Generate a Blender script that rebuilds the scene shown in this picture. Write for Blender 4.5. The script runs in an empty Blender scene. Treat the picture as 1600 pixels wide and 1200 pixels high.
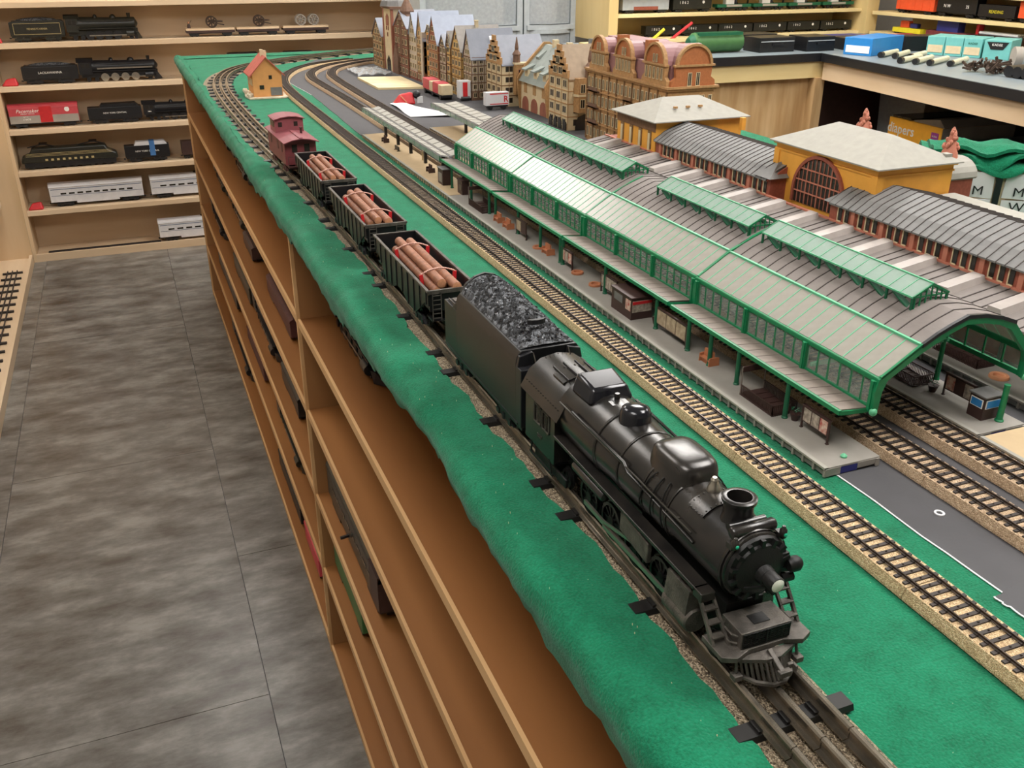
import bpy, math, random
from mathutils import Vector, Matrix
random.seed(7)
C = bpy.context.scene.collection
PI = math.pi
Z0 = 0.87            # height of the layout table above the floor; all builders use table-top = 0

# ------------------------------------------------------------------ camera
PITCH, YAW, ROLL, FPX = 0.441757, 0.383822, 0.0022, 1455.96
_fw = Vector((math.sin(YAW)*math.cos(PITCH), math.cos(YAW)*math.cos(PITCH), -math.sin(PITCH)))
_rt = Vector((math.cos(YAW), -math.sin(YAW), 0)); _up = _rt.cross(_fw)
_r = _rt*math.cos(ROLL) + _up*math.sin(ROLL); _u = _up*math.cos(ROLL) - _rt*math.sin(ROLL)
cam = bpy.data.cameras.new('camera'); cam.sensor_width = 36; cam.lens = FPX/1600*36
cam.clip_start = .02; cam.clip_end = 50
cam_o = bpy.data.objects.new('camera', cam); C.objects.link(cam_o)
cam_o.matrix_world = Matrix(((_r.x, _u.x, -_fw.x, 0), (_r.y, _u.y, -_fw.y, 0), (_r.z, _u.z, -_fw.z, Z0+.355), (0, 0, 0, 1)))
bpy.context.scene.camera = cam_o

# ------------------------------------------------------------------ world, exposure
w = bpy.data.worlds.new('world'); bpy.context.scene.world = w; w.use_nodes = True
w.node_tree.nodes['Background'].inputs[0].default_value = (.9, .95, 1, 1)
w.node_tree.nodes['Background'].inputs[1].default_value = .05
vs = bpy.context.scene.view_settings
vs.view_transform = 'Standard'; vs.look = 'None'; vs.gamma = 1; vs.use_curve_mapping = False
vs.exposure = 0.28
LAMP = 17.0          # strength of the ceiling panels
PANELS = [(1.25, .35, 1.15), (1.65, 2.6, 1.15), (2.75, 1.3, .8), (.42, 3.95, .85), (-.34, .1, .62), (-.34, 2.1, .5)]   # x, y, relative strength

# ------------------------------------------------------------------ materials
def lin(h):
    if isinstance(h, str):
        h = h.lstrip('#'); c = [int(h[i:i+2], 16)/255 for i in (0, 2, 4)]
        return tuple((x/12.92 if x <= .04045 else ((x+.055)/1.055)**2.4) for x in c)
    return h
MATS = {}
def mat(name, col, rough=.55, metal=0., var=.12, vs=60, bump=0., bs=300, spec=.5, col2=None, stretch=None, emit=0, coat=0, detail=4):
    if name in MATS: return MATS[name]
    m = bpy.data.materials.new(name); m.use_nodes = True; MATS[name] = m
    nt = m.node_tree; N = nt.nodes; L = nt.links; p = N['Principled BSDF']
    c = lin(col)
    p.inputs['Roughness'].default_value = rough; p.inputs['Metallic'].default_value = metal
    p.inputs['Specular IOR Level'].default_value = spec; p.inputs['Coat Weight'].default_value = coat
    p.inputs['Base Color'].default_value = (*c, 1)
    if emit:
        p.inputs['Emission Color'].default_value = (*c, 1); p.inputs['Emission Strength'].default_value = emit
    tc = N.new('ShaderNodeTexCoord'); mp = N.new('ShaderNodeMapping'); L.new(tc.outputs['Object'], mp.inputs[0])
    if stretch: mp.inputs['Scale'].default_value = stretch
    if var or col2:
        n = N.new('ShaderNodeTexNoise'); n.inputs['Scale'].default_value = vs; n.inputs['Detail'].default_value = detail
        L.new(mp.outputs[0], n.inputs['Vector'])
        r = N.new('ShaderNodeValToRGB'); L.new(n.outputs['Fac'], r.inputs[0])
        r.color_ramp.elements[0].position = .3; r.color_ramp.elements[1].position = .7
        if col2: a, b = c, lin(col2)
        else: a, b = [x*(1-var) for x in c], [min(1, x*(1+var)) for x in c]
        r.color_ramp.elements[0].color = (*a, 1); r.color_ramp.elements[1].color = (*b, 1)
        L.new(r.outputs[0], p.inputs['Base Color'])
    if bump:
        n2 = N.new('ShaderNodeTexNoise'); n2.inputs['Scale'].default_value = bs; n2.inputs['Detail'].default_value = 3
        L.new(mp.outputs[0], n2.inputs['Vector'])
        bp = N.new('ShaderNodeBump'); bp.inputs['Strength'].default_value = min(1, bump); bp.inputs['Distance'].default_value = .0015
        L.new(n2.outputs['Fac'], bp.inputs['Height']); L.new(bp.outputs[0], p.inputs['Normal'])
    return m
def glass(name, col, alpha=.4, rough=.15):
    if name in MATS: return MATS[name]
    m = bpy.data.materials.new(name); m.use_nodes = True; MATS[name] = m
    nt = m.node_tree; N = nt.nodes; L = nt.links; p = N['Principled BSDF']
    p.inputs['Base Color'].default_value = (*lin(col), 1); p.inputs['Roughness'].default_value = rough; p.inputs['Specular IOR Level'].default_value = .35
    t = N.new('ShaderNodeBsdfTransparent'); mx = N.new('ShaderNodeMixShader')
    n = N.new('ShaderNodeTexNoise'); n.inputs['Scale'].default_value = 90
    tc = N.new('ShaderNodeTexCoord'); L.new(tc.outputs['Object'], n.inputs['Vector'])
    mr = N.new('ShaderNodeMapRange'); L.new(n.outputs['Fac'], mr.inputs[0])
    mr.inputs['To Min'].default_value = max(0, alpha-.12); mr.inputs['To Max'].default_value = min(1, alpha+.12)
    L.new(mr.outputs[0], mx.inputs[0])
    L.new(t.outputs[0], mx.inputs[1]); L.new(p.outputs[0], mx.inputs[2]); L.new(mx.outputs[0], N['Material Output'].inputs[0])
    return m
def gravel(name, a, b, c, scale=900, bump=1.):
    if name in MATS: return MATS[name]
    m = bpy.data.materials.new(name); m.use_nodes = True; MATS[name] = m
    nt = m.node_tree; N = nt.nodes; L = nt.links; p = N['Principled BSDF']; p.inputs['Roughness'].default_value = .85
    tc = N.new('ShaderNodeTexCoord'); v = N.new('ShaderNodeTexVoronoi'); v.inputs['Scale'].default_value = scale
    L.new(tc.outputs['Object'], v.inputs['Vector'])
    r = N.new('ShaderNodeValToRGB'); L.new(v.outputs['Color'], r.inputs[0])
    e = r.color_ramp.elements; e[0].color = (*lin(a), 1); e[1].color = (*lin(c), 1); e[0].position = .15; e[1].position = .85
    x = e.new(.5); x.color = (*lin(b), 1); L.new(r.outputs[0], p.inputs['Base Color'])
    bp = N.new('ShaderNodeBump'); bp.inputs['Strength'].default_value = bump; bp.inputs['Distance'].default_value = .0012; bp.invert = True
    L.new(v.outputs['Distance'], bp.inputs['Height']); L.new(bp.outputs[0], p.inputs['Normal'])
    return m
def wood(name, a, b, axis='Y', scale=14, rough=.5):
    st = {'X': (.12, 1, 1), 'Y': (1, .12, 1), 'Z': (1, 1, .12)}[axis]
    return mat(name, a, rough=rough, col2=b, vs=scale, stretch=st, detail=8)
def floor_mat():
    m = bpy.data.materials.new('vinyl'); m.use_nodes = True; nt = m.node_tree; N = nt.nodes; L = nt.links; p = N['Principled BSDF']
    tc = N.new('ShaderNodeTexCoord'); g = N.new('ShaderNodeMapping'); L.new(tc.outputs['Object'], g.inputs[0])
    oi = N.new('ShaderNodeObjectInfo'); L.new(oi.outputs['Location'], g.inputs['Location'])
    g.inputs['Scale'].default_value = (.45, 1, 1)
    n1 = N.new('ShaderNodeTexNoise'); n1.inputs['Scale'].default_value = 15; n1.inputs['Detail'].default_value = 10; n1.inputs['Roughness'].default_value = .68
    L.new(g.outputs[0], n1.inputs['Vector'])
    r = N.new('ShaderNodeValToRGB'); L.new(n1.outputs['Fac'], r.inputs[0]); e = r.color_ramp.elements
    e[0].position = .34; e[0].color = (*lin('#4c443c'), 1); e[1].position = .66; e[1].color = (*lin('#8c8882'), 1)
    x = e.new(.5); x.color = (*lin('#6b6761'), 1)
    L.new(r.outputs[0], p.inputs['Base Color'])
    p.inputs['Roughness'].default_value = .34; p.inputs['Specular IOR Level'].default_value = .5
    return m
def felt_mat(name, a, b):
    m = bpy.data.materials.new(name); m.use_nodes = True; nt = m.node_tree; N = nt.nodes; L = nt.links; p = N['Principled BSDF']; MATS[name] = m
    tc = N.new('ShaderNodeTexCoord')
    n1 = N.new('ShaderNodeTexNoise'); n1.inputs['Scale'].default_value = 38; n1.inputs['Detail'].default_value = 6; n1.inputs['Roughness'].default_value = .7
    n2 = N.new('ShaderNodeTexNoise'); n2.inputs['Scale'].default_value = 620; n2.inputs['Detail'].default_value = 4
    for n in (n1, n2): L.new(tc.outputs['Object'], n.inputs['Vector'])
    ad = N.new('ShaderNodeMath'); ad.operation = 'MULTIPLY_ADD'; ad.inputs[1].default_value = .55
    L.new(n1.outputs['Fac'], ad.inputs[0])
    ml = N.new('ShaderNodeMath'); ml.operation = 'MULTIPLY'; ml.inputs[1].default_value = .45
    L.new(n2.outputs['Fac'], ml.inputs[0]); L.new(ml.outputs[0], ad.inputs[2])
    r = N.new('ShaderNodeValToRGB'); L.new(ad.outputs[0], r.inputs[0]); e = r.color_ramp.elements
    e[0].position = .36; e[0].color = (*lin(a), 1); e[1].position = .64; e[1].color = (*lin(b), 1)
    L.new(r.outputs[0], p.inputs['Base Color']); p.inputs['Roughness'].default_value = .95; p.inputs['Specular IOR Level'].default_value = .15
    p.inputs['Sheen Weight'].default_value = .12
    bp = N.new('ShaderNodeBump'); bp.inputs['Strength'].default_value = .8; bp.inputs['Distance'].default_value = .0012
    L.new(n2.outputs['Fac'], bp.inputs['Height']); L.new(bp.outputs[0], p.inputs['Normal'])
    return m

K = dict(
 ply=wood('light_plywood', '#cdb08c', '#dec6a6'), plyx=wood('light_plywood_x', '#cbaf8d', '#dcc5a6', 'X'), plyz=wood('light_plywood_z', '#c6a880', '#d8bd99', 'Z', 10),
 benchply=wood('bench_plywood', '#b28a58', '#d6b688', 'Z', 26), plyedge=wood('plywood_edge', '#b98d5c', '#d0a878'), brown=wood('brown_board', '#7c4f28', '#946337', 'Y', 9, .42),
 brownz=wood('brown_panel', '#835a33', '#976c42', 'Z', 9, .45),
 yel=wood('pine_yellow', '#d6bd84', '#e8d49f', 'X'), yelz=wood('pine_yellow_z', '#cdb27a', '#e0c78f', 'Z'), yely=wood('pine_yellow_y', '#d6bd84', '#e8d49f', 'Y'),
 white=mat('white_wall', '#a39e95', .8, var=.03), ceil=mat('ceiling_paint', '#aaa69e', .9, var=.02),
 felt=felt_mat('green_felt', '#0a5a3d', '#187d5a'),
 mat_g=mat('grey_paper', '#444346', .75, var=.07, vs=30, bump=.1), papw=mat('white_paper', '#cfcfd1', .7, var=.03),
 blk=mat('black_paint', '#17171a', .38, var=.25, vs=120), blk2=mat('black_satin', '#141416', .4, var=.25, vs=90),
 loco=mat('loco_black', '#1b1a1a', .27, metal=.35, var=.28, vs=60, bump=.035, bs=900, col2='#36322e', spec=.7),
 locod=mat('loco_dark', '#131212', .5, metal=.3, var=.3, vs=80, bump=.1, bs=900),
 cast=mat('cast_grey', '#45413d', .5, metal=.5, var=.25, vs=120, bump=.3, bs=900, col2='#6a645d'),
 gloss=mat('gloss_black', '#202024', .16, metal=.3, var=.1, vs=40), steel=mat('bright_steel', '#b9b2a5', .28, metal=.9, var=.1, vs=200),
 rail=mat('tin_rail', '#766f64', .25, metal=.85, var=.25, vs=90, col2='#958b7d'), rail2=mat('ho_rail', '#443a33', .35, metal=.7, var=.2, vs=200),
 tie=mat('dark_tie', '#332b27', .7, var=.2, vs=300), otie=mat('black_tie', '#1a1817', .45, metal=.2, var=.2),
 bed=gravel('tan_ballast', '#ad8d68', '#d0b288', '#e6cfa8', 1500, .8), bed2=gravel('pink_ballast', '#a08468', '#c3a585', '#dcc4a6', 1500, .8),
 grit=gravel('grit', '#463a2d', '#8a7962', '#bfae95', 1100, 1.),
 coal=gravel('coal', '#161617', '#38393c', '#74777c', 330, 1.),
 log=mat('log_brown', '#8b5a41', .55, var=.25, vs=160, bump=.2), logend=mat('log_end', '#b9825e', .7, var=.15, vs=400),
 red=mat('signal_red', '#c2262b', .45, var=.1), chain=mat('pink_chain', '#c59a8c', .6, var=.3, vs=900),
 cab=mat('caboose_red', '#6e2f33', .55, var=.15, vs=80), cabroof=mat('caboose_roof', '#85444a', .6, var=.12, vs=70), cabd=mat('caboose_dark', '#4c2725', .6, var=.2),
 grn=mat('station_green', '#137a4c', .42, var=.1, vs=200), grnl=mat('pale_green', '#5fb287', .45, var=.08), grnd=mat('dark_green', '#0f5a3c', .5, var=.12),
 roofg=mat('grey_roof', '#766e6a', .68, var=.1, vs=60, bump=.1), seam=mat('roof_seam', '#4a4340', .7, var=.1), roofl=mat('light_roof', '#98958c', .72, var=.06, vs=100),
 canopy=mat('canopy_grey', '#7b7068', .65, var=.14, vs=90), roofd=mat('slate_roof', '#6d6c6b', .6, var=.12, vs=120),
 plat=mat('platform_grey', '#8b867f', .7, var=.06, vs=60), platd=mat('platform_panel', '#8b887f', .7, var=.08), beige=mat('platform_beige', '#b9a17d', .7, var=.06, vs=60),
 gpane=glass('milky_pane', '#a7a39a', .74, .24), cpane=glass('clear_pane', '#cfd8d0', .16, .08), lpane=glass('lantern_pane', '#9db3a7', .6, .25),
 orange=mat('ochre_wall', '#dd9c3c', .6, var=.06, vs=60), brick=mat('brick_red', '#8d4a38', .7, var=.15, vs=300), brickl=mat('brick_light', '#b5715c', .65, var=.1),
 cream=mat('cream', '#cdbb98', .6, var=.08), dkwin=mat('dark_window', '#2b2723', .25, var=.2), tan=mat('bench_tan', '#b06f4c', .6, var=.12), dbrn=mat('dark_brown', '#3b2723', .5, var=.15),
 timber=mat('timber_brown', '#6b4a31', .65, var=.2, vs=200), stone=mat('hotel_stone', '#a98255', .7, var=.18, vs=200, bump=.3, bs=700), stoned=mat('stone_dark', '#7b5b3a', .7, var=.2, vs=200),
 hbrick=mat('hotel_brick', '#a5643a', .65, var=.12, vs=300), plum=mat('plum_roof', '#8d6566', .55, var=.1), 
 benchtop=mat('bench_top', '#7c868b', .35, var=.06, vs=20), benchedge=mat('bench_edge', '#1b1c20', .4, var=.1),
 blue=mat('box_blue', '#2a7fc4', .4, var=.05), teal=mat('box_teal', '#68b0ac', .5, var=.06), navy=mat('box_navy', '#2b2f74', .45, var=.08), boxred=mat('box_red', '#c2474f', .5, var=.08),
 diaper=mat('box_orange', '#f7b233', .5, var=.04), card=mat('cardboard_grey', '#9a938a', .7, var=.1, vs=20), purple=mat('label_purple', '#a03b94', .5, var=.05), txtw=mat('lettering_white', '#eceae4', .6, var=0), txtk=mat('lettering_black', '#161616', .6, var=0),
 txtg=mat('lettering_gold', '#b9a774', .6, var=0), bin=glass('bin_plastic', '#c4cbd0', .55, .3), olive=mat('olive_green', '#3f6a3a', .5, var=.1), silver=mat('aluminium', '#e2e2e5', .4, metal=.25, var=.05, vs=60), stripe=mat('car_stripe', '#4a5a78', .5, var=0),
 navyb=mat('window_blue', '#2f7fc0', .3, var=.1), terr=mat('terracotta', '#c98a63', .65, var=.1), gold=mat('olive_black', '#24241e', .35, var=.25, vs=80), orangec=mat('car_orange', '#e0552c', .45, var=.06), tape=mat('blue_tape', '#3d6fa8', .6, var=.05),
 graypl=mat('grey_plastic', '#a7adb0', .4, var=.06), yellow=mat('yellow_paint', '#d9cb2c', .5, var=.08), jewel=mat('green_jewel', '#1fae86', .1, var=0), lens=mat('lens_glass', '#cfd2c4', .12, var=.1, vs=500),
 ptrim=mat('pipe_dark', '#39352f', .4, metal=.6, var=.2), house=mat('peach_wall', '#d99a5c', .65, var=.06), tile=mat('tile_red', '#b25a4c', .65, var=.15, vs=120), garden=mat('garden_beige', '#cbbfa8', .8, var=.25, vs=90, bump=.5),
 planks=wood('pale_planks', '#d6c294', '#e6d7ae', 'X', 10, .6), film=glass('plastic_film', '#d5dadd', .5, .2), brnmetal=mat('scrap_brown', '#4a3b31', .6, metal=.4, var=.3, vs=150), pipe=mat('ivory_tube', '#d8d6bd', .45, metal=.2, var=.08))
K['vinyl'] = floor_mat()

# ------------------------------------------------------------------ mesh builder
class MB:
    def __init__(s): s.v = []; s.f = []; s.mi = []; s.m = 0
    def add(s, vs, fs):
        o = len(s.v); s.v += [tuple(v) for v in vs]; s.f += [tuple(i+o for i in f) for f in fs]; s.mi += [s.m]*len(fs); return s
    def bx(s, x0, x1, y0, y1, z0, z1):
        return s.hexa([(x0, y0, z0), (x1, y0, z0), (x1, y1, z0), (x0, y1, z0), (x0, y0, z1), (x1, y0, z1), (x1, y1, z1), (x0, y1, z1)])
    def hexa(s, p): return s.add(p, [(3, 2, 1, 0), (4, 5, 6, 7), (0, 1, 5, 4), (1, 2, 6, 5), (2, 3, 7, 6), (3, 0, 4, 7)])
    def bar(s, a, b, w, h=None):            # rectangular bar from a to b
        a = Vector(a); b = Vector(b); d = (b-a).normalized(); h = w if h is None else h
        u = d.cross(Vector((0, 0, 1)))
        if u.length < 1e-4: u = Vector((1, 0, 0))
        u.normalize(); t = u.cross(d); u *= w/2; t *= h/2
        return s.hexa([a-u-t, a+u-t, b+u-t, b-u-t, a-u+t, a+u+t, b+u+t, b-u+t])
    def rings(s, rs, c0=True, c1=True, closed=True):
        n = len(rs[0]); o = [p for r in rs for p in r]; f = []
        for i in range(len(rs)-1):
            for j in range(n if closed else n-1):
                k = (j+1) % n; f.append((i*n+j, i*n+k, (i+1)*n+k, (i+1)*n+j))
        if c0: f.append(tuple(range(n-1, -1, -1)))
        if c1: f.append(tuple((len(rs)-1)*n+j for j in range(n)))
        return s.add(o, f)
    def lathe(s, prof, org=(0, 0, 0), axis='z', n=14, c0=True, c1=True, sx=1., sy=1.):
        rs = []
        for r, t in prof:
            ring = []
            for j in range(n):
                a = 2*PI*j/n; p, q = r*math.cos(a)*sx, r*math.sin(a)*sy
                ring.append({'z': (org[0]+p, org[1]+q, org[2]+t), 'y': (org[0]-p, org[1]+t, org[2]+q), 'x': (org[0]+t, org[1]+p, org[2]+q)}[axis])
            rs.append(ring)
        return s.rings(rs, c0, c1)
    def cyl(s, a, b, r0, r1=None, n=10):
        a = Vector(a); b = Vector(b); d = (b-a).normalized(); r1 = r0 if r1 is None else r1
        u = d.orthogonal().normalized(); t = d.cross(u)
        R = lambda c, r: [c+u*r*math.cos(2*PI*j/n)+t*r*math.sin(2*PI*j/n) for j in range(n)]
        return s.rings([R(a, r0), R(b, r1)])
    def tube(s, pts, r, n=6):
        pts = [Vector(p) for p in pts]; rs = []; u = None
        for i, p in enumerate(pts):
            d = (pts[min(i+1, len(pts)-1)]-pts[max(i-1, 0)]).normalized()
            u = d.orthogonal() if u is None else (u-d*u.dot(d)); u.normalize(); t = d.cross(u)
            rs.append([p+u*r*math.cos(2*PI*j/n)+t*r*math.sin(2*PI*j/n) for j in range(n)])
        return s.rings(rs)
    def prism(s, poly, axis, t0, t1):
        n = len(poly); g = {'x': lambda p, t: (t, p[0], p[1]), 'y': lambda p, t: (p[0], t, p[1]), 'z': lambda p, t: (p[0], p[1], t)}[axis]
        return s.rings([[g(p, t0) for p in poly], [g(p, t1) for p in poly]])
    def sph(s, c, rx, ry, rz, nu=12, nv=7, lo=-PI/2):
        rs = []
        for i in range(nv+1):
            a = lo+(PI/2-lo)*i/nv; cr = max(.001, math.cos(a))
            rs.append([(c[0]+rx*cr*math.cos(2*PI*j/nu), c[1]+ry*cr*math.sin(2*PI*j/nu), c[2]+rz*math.sin(a)) for j in range(nu)])
        return s.rings(rs)
    def sweep(s, path, prof, closed=True):    # path (x,y) or (x,y,z); prof (lateral to the right of travel, up)
        P = [Vector((p[0], p[1], p[2] if len(p) > 2 else 0)) for p in path]; rs = []
        for i, p in enumerate(P):
            d = P[min(i+1, len(P)-1)]-P[max(i-1, 0)]; d.z = 0; d.normalize(); q = Vector((d.y, -d.x, 0))
            rs.append([p+q*a+Vector((0, 0, b)) for a, b in prof])
        return s.rings(rs, closed, closed, closed)
    def mesh(s, name, mats, smooth=0, off=(0, 0, 0)):
        me = bpy.data.meshes.new(name)
        me.from_pydata([(v[0]-off[0], v[1]-off[1], v[2]-off[2]) for v in s.v], [], s.f)
        for m in (mats if isinstance(mats, (list, tuple)) else [mats]): me.materials.append(K[m] if isinstance(m, str) else m)
        me.polygons.foreach_set('material_index', s.mi)
        if smooth:
            me.polygons.foreach_set('use_smooth', [True]*len(s.f)); me.set_sharp_from_angle(angle=math.radians(smooth))
        me.update(); return me

def tag(o, label=None, cat=None, group=None, kind=None):
    if label: o['label'] = label
    if cat: o['category'] = cat
    if group: o['group'] = group
    if kind: o['kind'] = kind
    return o
def thing(name, label, cat, loc=(0, 0, 0), group=None, rz=0):
    o = bpy.data.objects.new(name, None); o.empty_display_size = .01; C.objects.link(o)
    o.location = (loc[0], loc[1], loc[2]+Z0); o.rotation_euler = (0, 0, rz)
    return tag(o, label, cat, group)
def bev(o, w, seg=2):
    b = o.modifiers.new('bevel', 'BEVEL'); b.width = w; b.segments = seg; b.limit_method = 'ANGLE'; b.angle_limit = .6; return o
def P(T, name, mb, m, smooth=0, ab=False, bevel=0, kind=None):
    """part: mesh under T; ab=True: vertices are in table coordinates and T is a table-level thing"""
    off = (0, 0, 0)
    if ab: off = (T.location.x, T.location.y, T.location.z-Z0)
    o = bpy.data.objects.new(name, mb.mesh(name, m, smooth, off)); C.objects.link(o); o.parent = T
    if bevel: bev(o, bevel)
    if kind: o['kind'] = kind
    return o
def SP(part, name, mb, m, smooth=0, ab=False, bevel=0):   # sub-part of a part that sits at its thing's origin
    off = (0, 0, 0)
    if ab: T = part.parent; off = (T.location.x, T.location.y, T.location.z-Z0)
    o = bpy.data.objects.new(name, mb.mesh(name, m, smooth, off)); C.objects.link(o); o.parent = part
    if bevel: bev(o, bevel)
    return o
def inst(T, name, me, loc=(0, 0, 0), rz=0, ab=False, kind=None):
    o = bpy.data.objects.new(name, me); C.objects.link(o); o.parent = T
    if ab: loc = (loc[0]-T.location.x, loc[1]-T.location.y, loc[2]-T.location.z+Z0)
    o.location = loc; o.rotation_euler = (0, 0, rz)
    return o
def solo(name, mb, m, label, cat, loc=(0, 0, 0), group=None, rz=0, smooth=0, bevel=0, kind=None):
    o = bpy.data.objects.new(name, mb.mesh(name, m, smooth)); C.objects.link(o)
    o.location = (loc[0], loc[1], loc[2]+Z0); o.rotation_euler = (0, 0, rz)
    if bevel: bev(o, bevel)
    return tag(o, label, cat, group, kind)
def struct(name, mb, m, parent=None, smooth=0):
    o = bpy.data.objects.new(name, mb.mesh(name, m, smooth)); C.objects.link(o)
    if parent: o.parent = parent
    else: o.location = (0, 0, Z0); o['kind'] = 'structure'
    return o
def dup(T, loc, label=None, group=None, rz=None):
    r = T.copy(); C.objects.link(r); r.location = (loc[0], loc[1], loc[2]+Z0)
    if rz is not None: r.rotation_euler = (0, 0, rz)
    if label: r['label'] = label
    if group: r['group'] = group
    for ch in list(T.children):
        c = ch.copy(); C.objects.link(c); c.parent = r
        for g in list(ch.children):
            d = g.copy(); C.objects.link(d); d.parent = c
    return r
_dg = None
def text_mesh(body, size, depth=.0003, bold=False, shear=0):
    cu = bpy.data.curves.new('t', 'FONT'); cu.body = body; cu.size = size; cu.extrude = depth; cu.align_x = 'CENTER'; cu.align_y = 'CENTER'
    cu.resolution_u = 2; cu.shear = shear
    if bold: cu.offset = size*.012
    o = bpy.data.objects.new('t', cu); me = o.to_mesh().copy(); o.to_mesh_clear()
    bpy.data.objects.remove(o); me.materials.clear(); return me
def lettering(T, body, size, m, loc, face='-y', bold=False, sx=1., roll=0, shear=0):
    me = text_mesh(body, size, .0002, bold, shear); me.materials.append(K[m])
    o = bpy.data.objects.new('lettering', me); C.objects.link(o); o.parent = T; o.location = loc; o.scale = (sx, 1, 1)
    o.rotation_euler = {'-y': (PI/2, roll, 0), '-x': (PI/2, roll, -PI/2), 'z': (0, 0, roll), '+x': (PI/2, roll, PI/2)}[face]
    return o
# ================================================================== the room
FL = -Z0; CE = 1.55; XL, XR, YF, YB = -.64, 3.4, -1.6, 4.46
fl = struct('floor', MB().bx(XL, XR, YF, YB, FL-.05, FL-.002), 'mat_g')
tw, tl = .485, .97
tm = MB().bx(-tw/2+.0007, tw/2-.0007, -tl/2+.0007, tl/2-.0007, -.002, 0).mesh('floor_tile', 'vinyl')
for i in range(-1, 2):
    for j in range(8):
        y = -1.56+tl/2+j*tl-(.52 if i % 2 else 0)
        if y-tl/2 > YB or y+tl/2 < YF: continue
        o = bpy.data.objects.new('floor_tile', tm); C.objects.link(o); o.parent = fl; o.location = (.075+(i-.5)*tw, y, FL)
struct('ceiling', MB().bx(XL-.1, XR+.1, YF-.1, YB+.1, CE, CE+.05), 'ceil')
struct('wall_left', MB().bx(XL-.1, XL, YF, YB, FL, CE), 'white')
struct('wall_right', MB().bx(XR, XR+.1, YF, YB, FL, CE), 'white')
struct('wall_back', MB().bx(XL-.1, XR+.1, YB, YB+.1, FL, CE), 'white')
struct('wall_front', MB().bx(XL-.1, XR+.1, YF-.1, YF, FL, CE), 'white')
for i, (px, py, ps) in enumerate(PANELS):
    lampm = mat('panel_light_%d' % i, '#fdf9f4', .6, var=0, emit=LAMP*ps)
    T = thing('ceiling_light', 'square white ceiling light panel above '+['the near end of the layout', 'the model hotel', 'the right-hand workbench', 'the model cottage', 'the doorway end of the aisle', 'the middle of the aisle'][i], 'light', (px, py, CE-.03), 'ceiling light panels')
    f = MB(); a, b = (.3, .5) if i != 1 else (.42, .5)
    f.bx(-a, a, -b, -b+.02, 0, .03); f.bx(-a, a, b-.02, b, 0, .03); f.bx(-a, -a+.02, -b+.02, b-.02, 0, .03); f.bx(a-.02, a, -b+.02, b-.02, 0, .03)
    P(T, 'frame', f, 'graypl'); P(T, 'diffuser', MB().bx(-a+.02, a-.02, -b+.02, b-.02, .008, .016), lampm)

# ================================================================== display cabinet under the layout
XC = .205; SH = [-.19, -.353, -.518, -.675, -.855]
cab = thing('display_cabinet', 'long brown display cabinet with pale shelf edges under the green layout', 'cabinet', (XC, 0, FL))
YD, YE, YN = 1.425, 3.58, -.7
for y0, y1 in ((YN, YD-.006), (YD+.006, YE-.007)):
    for zt in SH:
        o = P(cab, 'shelf', MB().bx(XC+.002, .49, y0, y1, zt-.012, zt), 'brown', ab=True)
        SP(o, 'edge_strip', MB().bx(XC-.002, XC+.002, y0, y1, zt-.0125, zt+.001), 'plyedge', ab=True)
for ya, yb, nm in ((YD-.006, YD+.006, 'divider'), (YE-.007, YE+.007, 'end_panel')):
    o = P(cab, nm, MB().bx(XC+.002, .49, ya, yb, FL, -.024), 'brownz', ab=True)
    SP(o, 'edge_strip', MB().bx(XC-.003, XC+.002, ya, yb, FL, -.024), 'plyedge', ab=True)
P(cab, 'back_panel', MB().bx(.49, .5, YN, YE, FL, -.024), 'brownz', ab=True)
P(cab, 'plinth', MB().bx(XC+.002, XC+.014, YN, YE, FL, -.867), 'brownz', ab=True)

solo('layout_table', MB().bx(0, 1.004, 0, 4.25, 0, .018), 'plyedge', 'wide plywood layout table top carrying the green felt', 'table', (.196, -.7, -.024))
for yy, lb in ((-.4, 'near end'), (1.5, 'middle'), (3.3, 'far end')):
    T = thing('support_trestle', 'plain wooden trestle holding up the layout at its '+lb, 'trestle', (1.0, yy, FL), 'layout trestles')
    P(T, 'rail', MB().bx(.52, 1.16, yy-.02, yy+.02, -.09, -.0245), 'ply', ab=True)
    for x in (.55, 1.13): P(T, 'leg', MB().bx(x-.025, x+.025, yy-.025, yy+.025, FL, -.09), 'ply', ab=True)

# ================================================================== felt
rnd = random.Random(3)
def wav(y, ph=0, s=1.): return s*(.0034*math.sin(y*15+ph+2*math.sin(y*4.3))+.0022*math.sin(y*49+1.3*ph+1.5*math.sin(y*9))+.0016*math.sin(y*131+ph*2)+.0008*math.sin(y*317+ph))
mb = MB(); ny = 60
mb.rings([[(x, y, .0) for x in (.215, .3, .45, .7, 1.0, 1.2)] for y in [-.7+i*(3.53+.7)/ny for i in range(ny+1)]], False, False, False)
mb.bx(.21, 1.2, -.7, 3.53, -.006, -.0005)
solo('green_felt', mb, 'felt', 'flat green felt sheet spread over the layout table top', 'felt')
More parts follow.
